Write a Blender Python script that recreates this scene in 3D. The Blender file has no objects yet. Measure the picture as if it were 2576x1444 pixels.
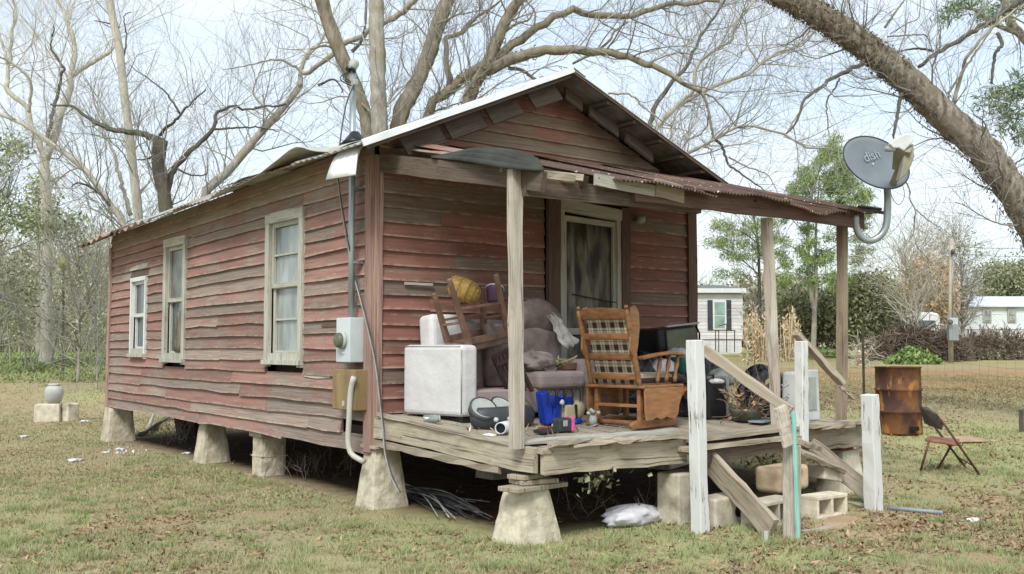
import bpy, bmesh, math, random
import numpy as np
from mathutils import Vector, Matrix
random.seed(7); rng = np.random.default_rng(7)
scn = bpy.context.scene; C = scn.collection
PI = math.pi
# ---------------------------------------------------------------- camera, sky, sun, exposure
CAM = np.array([-4.775, -8.20, 1.5]); FOC = 2500.0; PIT = math.radians(3.39); YAW = math.radians(-38.0)
cam = bpy.data.cameras.new('camera'); co = bpy.data.objects.new('camera', cam); C.objects.link(co)
cam.sensor_width = 36; cam.lens = 36*FOC/2576; cam.clip_end = 3000; cam.clip_start = .05
co.location = CAM; co.rotation_euler = (PI/2+PIT, 0, YAW); scn.camera = co
SUN_EL = math.radians(48); SUN_AZ = math.radians(232)      # azimuth measured clockwise from +Y
w = bpy.data.worlds.new('World'); scn.world = w; w.use_nodes = True
nt = w.node_tree; nt.nodes.clear()
def wn(t, **k):
    n = nt.nodes.new(t)
    for a, v in k.items(): setattr(n, a, v)
    return n
sky = wn('ShaderNodeTexSky', sky_type='NISHITA', sun_disc=False); sky.sun_elevation = SUN_EL; sky.sun_rotation = SUN_AZ
sky.air_density = 1.2; sky.dust_density = 2.0
bg1 = wn('ShaderNodeBackground'); bg1.inputs[1].default_value = .10
bg2 = wn('ShaderNodeBackground'); bg2.inputs[0].default_value = (.86, .94, 1.0, 1); bg2.inputs[1].default_value = .53
tc = wn('ShaderNodeTexCoord'); mp = wn('ShaderNodeMapping'); mp.inputs['Scale'].default_value = (1.6, 1.6, 4.2)
nz = wn('ShaderNodeTexNoise'); nz.inputs['Scale'].default_value = 1.7; nz.inputs['Detail'].default_value = 7; nz.inputs['Roughness'].default_value = .55
cr = wn('ShaderNodeValToRGB'); cr.color_ramp.elements[0].position = .34; cr.color_ramp.elements[1].position = .62
cr.color_ramp.elements[0].color = (.5,)*3+(1,); cr.color_ramp.elements[1].color = (1,)*4
mx = wn('ShaderNodeMixShader'); out = wn('ShaderNodeOutputWorld'); L = nt.links.new
L(tc.outputs['Generated'], mp.inputs[0]); L(mp.outputs[0], nz.inputs['Vector']); L(nz.outputs[0], cr.inputs[0])
L(sky.outputs[0], bg1.inputs[0]); L(cr.outputs[0], mx.inputs[0]); L(bg1.outputs[0], mx.inputs[1]); L(bg2.outputs[0], mx.inputs[2]); L(mx.outputs[0], out.inputs[0])
sl = bpy.data.lights.new('sun', 'SUN'); sl.energy = 1.5; sl.angle = math.radians(18); sl.color = (1, .98, .94)
so = bpy.data.objects.new('sun', sl); C.objects.link(so)
sd = Vector((math.sin(SUN_AZ)*math.cos(SUN_EL), math.cos(SUN_AZ)*math.cos(SUN_EL), math.sin(SUN_EL)))
so.rotation_euler = sd.to_track_quat('Z', 'Y').to_euler(); so.location = (-20, -30, 40)
vs = scn.view_settings; vs.view_transform = 'Standard'; vs.look = 'None'; vs.exposure = 1.16; vs.gamma = 1; vs.use_curve_mapping = False

# ---------------------------------------------------------------- measuring helpers: sight line -> point on a real plane
cyw, syw = math.cos(YAW), math.sin(YAW)
FW = np.array([-syw, cyw, 0]); RT = np.array([cyw, syw, 0]); UP = np.array([0, 0, 1.])
FWD = FW*math.cos(PIT)+UP*math.sin(PIT); UPV = UP*math.cos(PIT)-FW*math.sin(PIT)
def ray(px, py): return FWD+RT*(px-1288)/FOC-UPV*(py-722)/FOC
def at(px, py, d): return CAM+ray(px, py)*d
def onx(px, py, x=0): r = ray(px, py); return CAM+r*((x-CAM[0])/r[0])
def ony(px, py, y=0): r = ray(px, py); return CAM+r*((y-CAM[1])/r[1])
def onz(px, py, z=0): r = ray(px, py); return CAM+r*((z-CAM[2])/r[2])
def sstep(a, b, x): t = np.clip((x-a)/(b-a), 0, 1); return t*t*(3-2*t)
def vnoise(x, y, sc, seed=0):
    x = np.asarray(x, float)*sc+seed*17.3; y = np.asarray(y, float)*sc+seed*9.1
    xi = np.floor(x); yi = np.floor(y); fx = x-xi; fy = y-yi; fx = fx*fx*(3-2*fx); fy = fy*fy*(3-2*fy)
    def h(a, b): s = np.sin(a*127.1+b*311.7)*43758.5453; return s-np.floor(s)
    return (h(xi, yi)*(1-fx)+h(xi+1, yi)*fx)*(1-fy)+(h(xi, yi+1)*(1-fx)+h(xi+1, yi+1)*fx)*fy
def terrain(x, y):
    x = np.asarray(x, float); y = np.asarray(y, float)
    dx = x-CAM[0]; dy = y-CAM[1]; dep = dx*FW[0]+dy*FW[1]; lat = dx*RT[0]+dy*RT[1]
    s = lat/np.maximum(dep, 1.); g_ = sstep(-.1, .22, s); st = 21-11.5*g_
    d = np.maximum(dep-st, 0); k = d*d/(d+1.)
    z = 1.22*(1-np.exp(-k/(5+12*g_)))
    return z+.025*(vnoise(x, y, .5)-.5)*sstep(0, 3, dep)+.012*(vnoise(x, y, 2.3, 3)-.5)
def gz(x, y): return float(terrain(x, y))
def onground(px, py):
    z = 0
    for _ in range(12):
        p = onz(px, py, z) if py > 884 else at(px, py, 60); z = gz(p[0], p[1])
    return np.array([p[0], p[1], z])
def ground_at(px, dep):
    p = at(px, 870, dep); return np.array([p[0], p[1], gz(p[0], p[1])])

# ---------------------------------------------------------------- materials
def S(r, g, b, k=1.0):
    f = lambda c: ((c/255)/12.92 if c/255 <= .04045 else ((c/255+.055)/1.055)**2.4)*k
    return (f(r), f(g), f(b), 1)
class N:
    def __init__(s, name):
        s.m = bpy.data.materials.new(name); s.m.use_nodes = True; s.t = s.m.node_tree; s.b = s.t.nodes['Principled BSDF']
    def n(s, t, ins=None, **k):
        x = s.t.nodes.new(t)
        for a, v in k.items(): setattr(x, a, v)
        for a, v in (ins or {}).items():
            if hasattr(v, 'is_output') or isinstance(v, bpy.types.NodeSocket): s.t.links.new(v, x.inputs[a])
            else: x.inputs[a].default_value = v
        return x
    def noise(s, vec, scale, detail=4, rough=.55): return s.n('ShaderNodeTexNoise', {'Vector': vec, 'Scale': scale, 'Detail': detail, 'Roughness': rough}).outputs[0]
    def ramp(s, f, p0, p1): return s.n('ShaderNodeMapRange', {0: f, 1: p0, 2: p1, 3: 0., 4: 1.}).outputs[0]
    def mix(s, f, a, b):
        x = s.n('ShaderNodeMix', data_type='RGBA')
        for i, v in ((0, f), (6, a), (7, b)):
            if isinstance(v, bpy.types.NodeSocket): s.t.links.new(v, x.inputs[i])
            else: x.inputs[i].default_value = v
        return x.outputs[2]
    def math(s, op, a, b=0.):
        x = s.n('ShaderNodeMath', operation=op)
        for i, v in ((0, a), (1, b)):
            if isinstance(v, bpy.types.NodeSocket): s.t.links.new(v, x.inputs[i])
            else: x.inputs[i].default_value = v
        return x.outputs[0]
    def vec(s, scale=(1, 1, 1), rnd=True, coord=None):
        p = coord or s.n('ShaderNodeNewGeometry').outputs['Position']
        if rnd:
            r = s.n('ShaderNodeObjectInfo').outputs['Random']
            o = s.n('ShaderNodeVectorMath', {0: (37., 53., 29.), 1: s.n('ShaderNodeCombineXYZ', {0: r, 1: r, 2: r}).outputs[0]}, operation='MULTIPLY').outputs[0]
            p = s.n('ShaderNodeVectorMath', {0: p, 1: o}, operation='ADD').outputs[0]
        return s.n('ShaderNodeMapping', {'Vector': p, 'Scale': scale}).outputs[0]
    def rand(s): return s.n('ShaderNodeObjectInfo').outputs['Random']
    def attr(s, name='rnd'): return s.n('ShaderNodeAttribute', attribute_name=name).outputs['Fac']
    def done(s, col, rough=.8, bump=None, bs=.3, bd=.01, metal=0, spec=.3):
        for k, v in (('Base Color', col), ('Roughness', rough), ('Metallic', metal), ('Specular IOR Level', spec)):
            if isinstance(v, bpy.types.NodeSocket): s.t.links.new(v, s.b.inputs[k])
            else: s.b.inputs[k].default_value = v
        if bump is not None:
            b = s.n('ShaderNodeBump', {'Height': bump, 'Strength': bs, 'Distance': bd}); s.t.links.new(b.outputs[0], s.b.inputs['Normal'])
        return s.m
def simple(name, c1, c2, sc=6, stretch=(1, 1, 1), rough=.8, bs=.3, bd=.006, metal=0, lo=.35, hi=.65, c3=None, spec=.3, rv=.25, detail=5):
    """two or three tone worn surface: noise mottling, per object brightness, small relief"""
    n = N(name); v = n.vec(stretch); a = n.noise(v, sc, detail); f = n.ramp(a, lo, hi)
    col = n.mix(f, c1, c2)
    if c3: col = n.mix(n.ramp(n.noise(v, sc*.31, 3), .55, .68), col, c3)
    k = n.math('ADD', n.math('MULTIPLY', n.rand(), rv), 1-rv/2)
    col = n.n('ShaderNodeVectorMath', {0: col, 1: n.n('ShaderNodeCombineXYZ', {0: k, 1: k, 2: k}).outputs[0]}, operation='MULTIPLY').outputs[0]
    return n.done(col, rough, n.noise(v, sc*3, 4), bs, bd, metal, spec)
def siding(name, red1, red2, grey1, grey2, wear, hot=.3):
    """flaking red paint over weathered grey board, grain running along the board"""
    n = N(name); fine = n.noise(grained(n, (1.8, 60, 60)), 1., 6, .65); patch = n.noise(grained(n, (3.4, 9, 9)), 1., 8, .72); big = n.noise(n.vec((1, 1, 1), False), .8, 3)
    ck = n.noise(grained(n, (1.4, 60, 60)), 1., 3, .6); r = n.rand(); rr = n.math('POWER', r, 2.2)
    f = n.math('ADD', n.math('ADD', patch, n.math('MULTIPLY', n.math('SUBTRACT', big, .5), .6)), n.math('MULTIPLY', n.math('SUBTRACT', rr, .3), .34))
    f = n.ramp(n.math('ADD', f, n.math('MULTIPLY', n.math('SUBTRACT', fine, .5), .35)), .52-wear, .62-wear)
    red = n.mix(n.ramp(n.noise(grained(n, (.7, 5, 5)), 1.4, 4), .35, .65), red1, red2); grey = n.mix(n.ramp(fine, .32, .68), grey1, grey2)
    hotter = n.ramp(n.noise(grained(n, (1.1, 8, 8)), 1.6, 4), .60, .68); red = n.mix(n.math('MULTIPLY', hotter, hot), red, S(176, 92, 78))
    col = n.mix(f, red, grey); pale = n.ramp(n.noise(grained(n, (6, 20, 20)), 1.3, 5, .7), .62, .68); col = n.mix(n.math('MULTIPLY', pale, .62), col, S(204, 180, 166, .85))
    gy = n.n('ShaderNodeSeparateXYZ', {0: n.n('ShaderNodeAttribute', attribute_name='grain').outputs['Vector']}).outputs[1]; worn = n.math('MULTIPLY', n.ramp(gy, .055, .0), n.ramp(n.noise(grained(n, (5, 1, 1)), 1.2, 5, .7), .42, .56)); col = n.mix(n.math('MULTIPLY', worn, .6), col, S(200, 178, 164, .9))
    col = n.mix(n.math('MULTIPLY', n.ramp(ck, .62, .69), .55), col, S(58, 44, 38))
    k = n.math('ADD', n.math('MULTIPLY', n.math('FRACT', n.math('MULTIPLY', r, 7.3)), .36), .80)
    col = n.n('ShaderNodeVectorMath', {0: col, 1: n.n('ShaderNodeCombineXYZ', {0: k, 1: k, 2: k}).outputs[0]}, operation='MULTIPLY').outputs[0]
    return n.done(col, .85, n.math('ADD', fine, n.math('MULTIPLY', f, -.5)), .6, .006, 0, .2)
def tinted(name, stops, rough=.8, transl=0):
    """colour picked per leaf, twig or blade from a stored random value"""
    n = N(name); r = n.n('ShaderNodeValToRGB', {0: n.attr()}); e = r.color_ramp.elements
    while len(e) < len(stops): e.new(.5)
    for i, c in enumerate(stops): e[i].position = i/(len(stops)-1); e[i].color = c
    n.done(r.outputs[0], rough, None, spec=.15)
    return n.m
M = {}
def grained(n, st):
    """coordinates that run along each piece of timber (stored when the piece is built)"""
    a = n.n('ShaderNodeAttribute', attribute_name='grain').outputs['Vector']; return n.vec(st, True, a)
def wood(name, c1, c2, c3, crack=.5, rough=.9, rv=.22):
    n = N(name); fine = n.noise(grained(n, (1.6, 75, 75)), 1., 6, .7); broad = n.noise(grained(n, (2.2, 9, 9)), 1.3, 6, .7); ck = n.noise(grained(n, (1.3, 60, 60)), 1., 3, .6); kn = n.noise(grained(n, (7, 22, 22)), 1., 3)
    col = n.mix(n.ramp(fine, .32, .68), c1, c2); col = n.mix(n.math('MULTIPLY', n.ramp(broad, .50, .68), .65), col, c3)
    dk = tuple(x*.35 for x in c3[:3])+(1,); col = n.mix(n.math('MULTIPLY', n.ramp(ck, .61, .66), crack), col, dk); col = n.mix(n.math('MULTIPLY', n.ramp(kn, .70, .73), .75), col, dk)
    k = n.math('ADD', n.math('MULTIPLY', n.rand(), rv), 1-rv/2); col = n.n('ShaderNodeVectorMath', {0: col, 1: n.n('ShaderNodeCombineXYZ', {0: k, 1: k, 2: k}).outputs[0]}, operation='MULTIPLY').outputs[0]
    return n.done(col, rough, n.math('SUBTRACT', fine, n.math('MULTIPLY', n.ramp(ck, .58, .68), .8)), .6, .005, 0, .15)
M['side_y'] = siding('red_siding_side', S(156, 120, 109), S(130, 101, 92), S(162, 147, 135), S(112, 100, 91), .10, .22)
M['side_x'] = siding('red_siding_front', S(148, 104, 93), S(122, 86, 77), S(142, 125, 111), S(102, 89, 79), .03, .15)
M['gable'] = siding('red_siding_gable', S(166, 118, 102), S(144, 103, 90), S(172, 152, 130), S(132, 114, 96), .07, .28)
M['corner'] = wood('weathered_pink_trim', S(172, 146, 134), S(136, 112, 102), S(140, 100, 92), .6)
M['trimdark'] = wood('brown_weathered_trim', S(122, 100, 88), S(92, 74, 66), S(84, 64, 56), .5)
M['wood'] = wood('grey_weathered_plank', S(178, 168, 150), S(140, 128, 112), S(124, 110, 96), .7)
M['woodx'] = wood('pale_weathered_plank', S(190, 180, 160), S(152, 140, 122), S(130, 116, 100), .7)
M['woody'] = wood('grey_weathered_floor_board', S(176, 166, 150), S(140, 130, 114), S(118, 106, 94), .7)
M['woodz'] = wood('grey_weathered_post', S(198, 190, 176), S(166, 156, 142), S(146, 130, 116), .7)
M['beam'] = wood('brown_grey_beam', S(112, 100, 88), S(82, 72, 62), S(70, 60, 51), .5)
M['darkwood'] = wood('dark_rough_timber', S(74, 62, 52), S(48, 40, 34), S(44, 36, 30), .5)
M['white'] = simple('peeling_white_paint', S(232, 232, 226, .8), S(214, 214, 208, .8), 6, (4, 4, .35), c3=None, bs=.4)
def peel():
    n = N('peeling_white_post_paint'); v = n.vec((6, 6, .5)); a = n.noise(v, 6, 6, .7)
    f = n.ramp(n.math('ADD', a, n.math('MULTIPLY', n.math('SUBTRACT', n.noise(n.vec((1, 1, 1)), 2.5, 3), .5), .35)), .60, .66)
    return n.done(n.mix(f, S(226, 228, 224, .82), n.mix(n.noise(v, 14), S(140, 130, 116), S(90, 82, 72))), .7, n.math('SUBTRACT', a, f), .5, .005)
M['white'] = peel()
M['frame'] = wood('worn_pale_window_paint', S(188, 188, 176), S(164, 162, 150), S(140, 134, 120), .6)
M['vinyl'] = simple('white_vinyl', S(226, 230, 224, .85), S(208, 212, 208, .85), 4, rough=.4, bs=.05)
M['screen'] = simple('dusty_window_screen', S(164, 172, 166), S(128, 136, 132), 3.5, (2, 2, .6), rough=.14, bs=.04, spec=.7, c3=S(98, 106, 102))
M['screen2'] = simple('dim_window_screen', S(120, 124, 116), S(86, 88, 82), 5, rough=.35, bs=.05, spec=.5)
M['glassdark'] = simple('dark_window_glass', S(88, 100, 104), S(58, 66, 66), 2.5, rough=.08, bs=.02, spec=.6)
M['curtain'] = simple('dingy_curtain', S(128, 122, 108), S(76, 70, 60), 5, (6, 6, .5), bs=.5, bd=.02, c3=S(40, 38, 34))
M['black'] = simple('black_void', S(24, 22, 20), S(16, 14, 13), 4)
M['doorpane'] = simple('grimy_door_sheet', S(128, 122, 110), S(62, 58, 52), 3.2, (3, 3, .7), c3=S(30, 29, 27), rough=.5, bs=.3, bd=.02, lo=.4, hi=.6)
M['tin'] = simple('galvanised_tin', S(190, 192, 188), S(150, 150, 144), 5, rough=.45, metal=.35, bs=.1, c3=S(160, 140, 124))
M['tinunder'] = simple('tin_underside', S(182, 182, 168), S(150, 148, 136), 4, rough=.6, metal=.2, bs=.1)
M['tinwhite'] = simple('white_painted_tin', S(246, 248, 248, .95), S(228, 232, 232, .95), 4, rough=.45, bs=.05)
def rust_roof():
    n = N('rusty_tin_roof'); v = n.vec((1, 1, 1), False); a = n.noise(v, 4, 6, .65)
    col = n.mix(n.ramp(a, .35, .65), S(96, 78, 68), S(76, 62, 55)); col = n.mix(n.ramp(n.noise(v, 1.1, 4), .56, .70), col, S(124, 98, 88))
    fl = n.ramp(n.noise(n.vec((1, 1.6, 1), False), 11, 3, .5), .665, .69); col = n.mix(fl, col, S(206, 190, 180))
    return n.done(col, .8, a, .2, .004, 0, .2)
M['rustroof'] = rust_roof()
M['rusttin'] = simple('rusted_old_tin', S(142, 96, 80), S(168, 158, 148), 2.2, rough=.6, metal=.2, bs=.1)
M['concrete'] = simple('rough_cast_concrete', S(198, 190, 168), S(170, 162, 142), 7, rough=.95, bs=1., bd=.014, c3=S(166, 158, 134), lo=.42, hi=.58, detail=9)
M['block'] = simple('weathered_concrete_block', S(208, 200, 180), S(178, 170, 152), 9, rough=.95, bs=.7, bd=.008, c3=S(134, 128, 108))
M['beige'] = simple('beige_stone_block', S(200, 180, 150), S(178, 158, 130), 7, rough=.95, bs=.6, bd=.01, c3=S(140, 124, 102))
M['brick'] = simple('red_brick', S(160, 92, 78), S(128, 74, 64), 20, rough=.9)
M['mossy'] = wood('lichen_spotted_plank', S(188, 178, 158), S(152, 142, 124), S(108, 100, 86), .75)
M['galv'] = simple('galvanised_conduit', S(164, 172, 172), S(138, 146, 148), 6, (4, 4, .4), rough=.4, metal=.5, bs=.05)
M['greybox'] = simple('pale_grey_enamel', S(204, 212, 212, .85), S(184, 194, 196, .85), 3, rough=.4, bs=.05)
M['brownbox'] = simple('tan_brown_enamel', S(148, 126, 88), S(118, 100, 70), 3, (2, 2, .6), rough=.5, bs=.08, c3=S(92, 78, 56))
M['pvc'] = simple('white_pvc', S(216, 214, 204, .85), S(190, 188, 178, .85), 4, rough=.4, bs=.05)
M['rubber'] = simple('black_cable_sheath', S(52, 54, 56), S(34, 34, 36), 6, rough=.5, bs=.05)
M['greycable'] = simple('grey_cable_sheath', S(170, 168, 162), S(130, 128, 122), 9, rough=.5, bs=.05)
M['whitecloth'] = simple('bleached_white_upholstery', S(222, 222, 220, .88), S(208, 207, 206, .88), 3, rough=.95, bs=.4, bd=.03)
M['mauve'] = simple('faded_mauve_velvet', S(166, 154, 149), S(136, 125, 121), 8, rough=.95, bs=.3, bd=.02, c3=S(158, 144, 142))
M['mauvedk'] = simple('brown_mauve_cushion', S(144, 130, 126), S(114, 102, 99), 8, rough=.95, bs=.3, bd=.02)
M['mauvelt'] = simple('bleached_mauve_front', S(182, 168, 164), S(156, 142, 138), 4, rough=.95, bs=.2, bd=.02)
M['towel'] = simple('grey_white_towel', S(210, 208, 204, .8), S(176, 176, 174, .8), 9, rough=1, bs=.6, bd=.02)
M['brownwood'] = simple('dull_brown_chair_wood', S(134, 106, 90), S(104, 80, 66), 8, rough=.6)
M['dkbrown'] = simple('dark_stained_chair_wood', S(72, 52, 44), S(48, 36, 32), 8, rough=.5)
M['oak'] = simple('honey_oak_varnish', S(152, 108, 70), S(116, 80, 52), 7, (1.5, 1.5, 5), rough=.5, bs=.2, spec=.35, c3=S(140, 100, 64))
M['oakpanel'] = simple('honey_oak_panel', S(158, 116, 76), S(128, 90, 58), 6, (.8, 5, 5), rough=.5, bs=.2, spec=.35, c3=S(150, 102, 60))
M['straw'] = simple('woven_yellow_straw', S(176, 146, 86), S(138, 112, 62), 30, rough=.8, bs=.8)
M['purple'] = simple('purple_plastic', S(112, 84, 116), S(84, 62, 88), 5, rough=.5, bs=.05)
M['maroon'] = simple('faded_plum_plastic', S(104, 64, 82), S(70, 46, 58), 5, rough=.6, bs=.05)
M['dkgrey'] = simple('charcoal_plastic', S(70, 74, 76), S(52, 56, 58), 5, rough=.5, bs=.1)
M['ltgrey'] = simple('silver_grey_plastic', S(178, 182, 176), S(150, 154, 148), 6, rough=.45, bs=.1)
M['blue'] = simple('royal_blue_plastic', S(38, 74, 190), S(24, 50, 150), 5, rough=.4, bs=.05)
M['cream'] = simple('cream_plastic', S(214, 204, 170, .9), S(190, 178, 146, .9), 5, rough=.45, bs=.05)
M['pink'] = simple('bright_pink_plastic', S(224, 96, 160), S(196, 70, 136), 5, rough=.4, bs=.05)
M['blackpl'] = simple('black_plastic', S(40, 40, 42), S(26, 26, 28), 4, rough=.35, bs=.2, bd=.02)
M['bag'] = simple('black_bin_bag', S(44, 44, 48), S(22, 22, 24), 5, rough=.28, bs=.9, bd=.05, spec=.6)
M['olive'] = simple('olive_grey_panel', S(112, 114, 96), S(88, 90, 76), 5, rough=.4, bs=.05)
M['clear'] = simple('cloudy_white_plastic', S(216, 220, 220, .85), S(196, 200, 200, .85), 4, rough=.3, bs=.05)
M['teal'] = simple('dark_green_plastic', S(36, 104, 84), S(24, 78, 62), 5, rough=.4, bs=.05)
M['orange'] = simple('orange_plastic', S(214, 120, 56), S(180, 92, 40), 5, rough=.5, bs=.05)
M['terra'] = simple('dull_brown_pot', S(120, 92, 72), S(92, 70, 56), 5, rough=.8)
M['turq'] = simple('turquoise_paint', S(158, 214, 198, .95), S(132, 194, 178, .95), 8, (3, 3, .4), rough=.5)
M['dish'] = simple('grey_dish_paint', S(124, 132, 138), S(108, 116, 122), 2.5, rough=.45, bs=.05, c3=S(96, 102, 106))
M['dishmark'] = simple('faded_pale_print', S(146, 154, 159), S(128, 136, 142), 20, rough=.5)
M['beigepl'] = simple('beige_grey_plastic', S(158, 154, 134), S(136, 132, 114), 5, rough=.5, bs=.05)
def rustbarrel():
    n = N('rusted_drum_steel'); v = n.vec((1, 1, .8), False); a = n.noise(v, 3.4, 5, .6)
    col = n.mix(n.ramp(a, .42, .56), S(78, 56, 50), S(118, 80, 52)); col = n.mix(n.ramp(n.noise(n.vec((1.8, 1.8, .6), False), 3.2, 4), .57, .61), col, S(156, 110, 58))
    col = n.mix(n.ramp(n.noise(v, 1.6, 3), .52, .68), col, S(72, 52, 52))
    return n.done(col, .85, n.noise(v, 40, 4), .4, .004, .15)
M['rust'] = rustbarrel()
M['fold'] = simple('rusty_brown_chair_steel', S(104, 76, 60), S(72, 54, 44), 12, rough=.6, metal=.3)
M['foldback'] = simple('dark_chair_panel', S(92, 82, 74), S(72, 62, 56), 9, rough=.5)
M['seatrust'] = simple('rusty_seat_panel', S(140, 92, 74), S(104, 72, 58), 10, rough=.7)
M['tan'] = simple('tan_flattened_card', S(176, 150, 124), S(150, 126, 104), 6)
M['bluegrey'] = simple('blue_grey_pipe', S(142, 152, 160), S(112, 122, 132), 6, rough=.4, bs=.05)
M['urn'] = simple('chalky_grey_urn', S(186, 188, 182), S(160, 164, 160), 4, rough=.7, bs=.2)
M['paper'] = simple('white_litter', S(236, 236, 240, .92), S(214, 212, 218, .9), 20, rough=.7)
M['yellow'] = simple('pale_yellow_jug', S(214, 210, 130, .9), S(184, 180, 100, .9), 5, rough=.6)
M['vinylside'] = simple('pale_grey_vinyl_siding', S(216, 214, 212, .95), S(204, 202, 200, .95), 3, rough=.6, bs=.05)
M['skirt'] = simple('white_skirting', S(222, 224, 224, .85), S(208, 210, 210, .85), 3, rough=.6, bs=.1)
M['shingle'] = simple('grey_green_shingles', S(104, 112, 110), S(84, 92, 90), 12, rough=.9)
M['shutter'] = simple('charcoal_shutter', S(66, 66, 72), S(54, 54, 60), 5, rough=.6)
M['paneteal'] = simple('green_tinted_pane', S(146, 172, 160), S(118, 140, 130), 2, rough=.15, bs=.02, spec=.6)
M['trailer'] = simple('pale_blue_grey_cladding', S(222, 230, 232, .95), S(208, 218, 220, .95), 3, rough=.6, bs=.05)
M['whiteroof'] = simple('white_metal_roof', S(226, 232, 240, .9), S(208, 216, 226, .9), 3, rough=.4, bs=.05)
M['iron'] = simple('black_iron', S(60, 56, 56), S(44, 42, 42), 9, rough=.6)
M['polewood'] = simple('pale_pole_timber', S(176, 166, 148), S(150, 140, 122), 5, (3, 3, .3))
M['wire'] = simple('dull_fence_wire', S(120, 116, 106), S(96, 92, 84), 9, rough=.6, metal=.3)
M['steelpost'] = simple('dark_green_steel_post', S(78, 82, 60), S(58, 60, 46), 9, rough=.7)
def bark(name, a, b, c, sc=5, bs=.8, bd=.03):
    n = N(name); v = n.vec((1, 1, .35), False); f = n.noise(v, sc, 7, .7); f2 = n.noise(n.vec((1, 1, 1), False), sc*.25, 4)
    col = n.mix(n.ramp(f, .36, .64), a, b); col = n.mix(n.ramp(f2, .52, .64), col, c)
    return n.done(col, .95, f, bs, bd, 0, .1)
M['barkpale'] = bark('pale_grey_bark', S(192, 188, 174), S(162, 158, 146), S(178, 172, 154), 6)
M['barkmid'] = bark('grey_brown_bark', S(176, 172, 160), S(130, 126, 116), S(152, 144, 126), 9)
M['barkmoss'] = bark('fern_covered_brown_bark', S(156, 148, 130), S(106, 99, 86), S(128, 120, 98), 10)
M['barkdark'] = bark('dark_bark', S(104, 100, 92), S(76, 74, 68), S(98, 96, 80), 8)
M['barkbig'] = bark('rough_fissured_bark', S(172, 163, 149), S(84, 77, 69), S(136, 128, 112), 12, 1.0, .06)
M['twig'] = tinted('grey_twigs', [S(164, 162, 152), S(132, 132, 126), S(150, 144, 132)])
M['twigpale'] = tinted('pale_twigs', [S(206, 202, 186), S(178, 174, 160), S(194, 186, 168)])
M['twigbrown'] = tinted('brown_brush_twigs', [S(132, 118, 104), S(102, 90, 80), S(150, 136, 120)])
M['fern'] = tinted('shrivelled_fern', [S(142, 128, 98), S(112, 102, 80), S(128, 124, 90), S(154, 134, 106)])
M['fernend'] = tinted('hanging_dry_fern', [S(122, 110, 112), S(96, 88, 86), S(136, 122, 110)])
M['pine'] = tinted('pine_needles', [S(112, 132, 84), S(134, 154, 98), S(154, 170, 114), S(100, 118, 80)])
M['pinefar'] = tinted('pine_needles_near', [S(104, 124, 96), S(124, 142, 108), S(90, 110, 86)])
M['ever'] = tinted('olive_evergreen_leaves', [S(120, 126, 96), S(140, 144, 110), S(156, 158, 124), S(106, 112, 86)])
M['leafgreen'] = tinted('mid_green_leaves', [S(124, 134, 100), S(146, 154, 118), S(164, 172, 136)])
M['greybrush'] = tinted('winter_brush', [S(190, 186, 160), S(172, 170, 142), S(156, 154, 126), S(200, 192, 168)])
M['woodfar'] = tinted('winter_wood', [S(178, 178, 158), S(160, 164, 140), S(184, 174, 154), S(146, 154, 126)])
M['orangeleaf'] = tinted('rust_orange_leaves', [S(188, 162, 126), S(172, 148, 118), S(196, 168, 126), S(162, 148, 122)])
M['lime'] = tinted('bright_green_weeds', [S(128, 152, 88), S(110, 136, 76), S(150, 168, 108)])
M['corn'] = tinted('dry_corn_leaves', [S(220, 200, 168), S(192, 170, 138), S(232, 216, 186)])
M['grass'] = tinted('thin_winter_grass', [S(164, 156, 120), S(146, 144, 106), S(132, 140, 98), S(172, 162, 126), S(146, 130, 102)])
M['grassgreen'] = tinted('bright_green_grass', [S(146, 158, 108), S(132, 144, 96), S(160, 168, 122)])
M['leaf'] = tinted('fallen_dead_leaves', [S(146, 116, 90), S(118, 94, 74), S(166, 138, 108), S(98, 78, 62), S(188, 162, 130)])
def plaid():
    n = N('green_brown_plaid_cloth'); tcx = n.n('ShaderNodeTexCoord').outputs['Object']
    sx = n.n('ShaderNodeSeparateXYZ', {0: tcx})
    def stripe(sock, per, w0, w1):
        f = n.n('ShaderNodeMath', {0: n.math('DIVIDE', sock, per)}, operation='FRACT').outputs[0]
        return n.math('MULTIPLY', n.math('GREATER_THAN', f, w0), n.math('LESS_THAN', f, w1))
    a = stripe(sx.outputs['Y'], .10, .0, .5); b = stripe(sx.outputs['Z'], .10, .0, .5); b2 = stripe(sx.outputs['X'], .10, .0, .5)
    bz = n.math('MAXIMUM', b, 0.); k = n.math('ADD', a, bz)
    a2 = stripe(sx.outputs['Y'], .10, .72, .80); b3 = stripe(sx.outputs['Z'], .10, .72, .80)
    col = n.mix(n.math('MULTIPLY', k, .5), S(200, 190, 164), S(58, 50, 46)); col = n.mix(n.math('MULTIPLY', n.math('MAXIMUM', a2, b3), .7), col, S(104, 84, 72))
    return n.done(col, .95, n.noise(tcx, 120, 2), .3, .003)
M['plaid'] = plaid()
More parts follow.
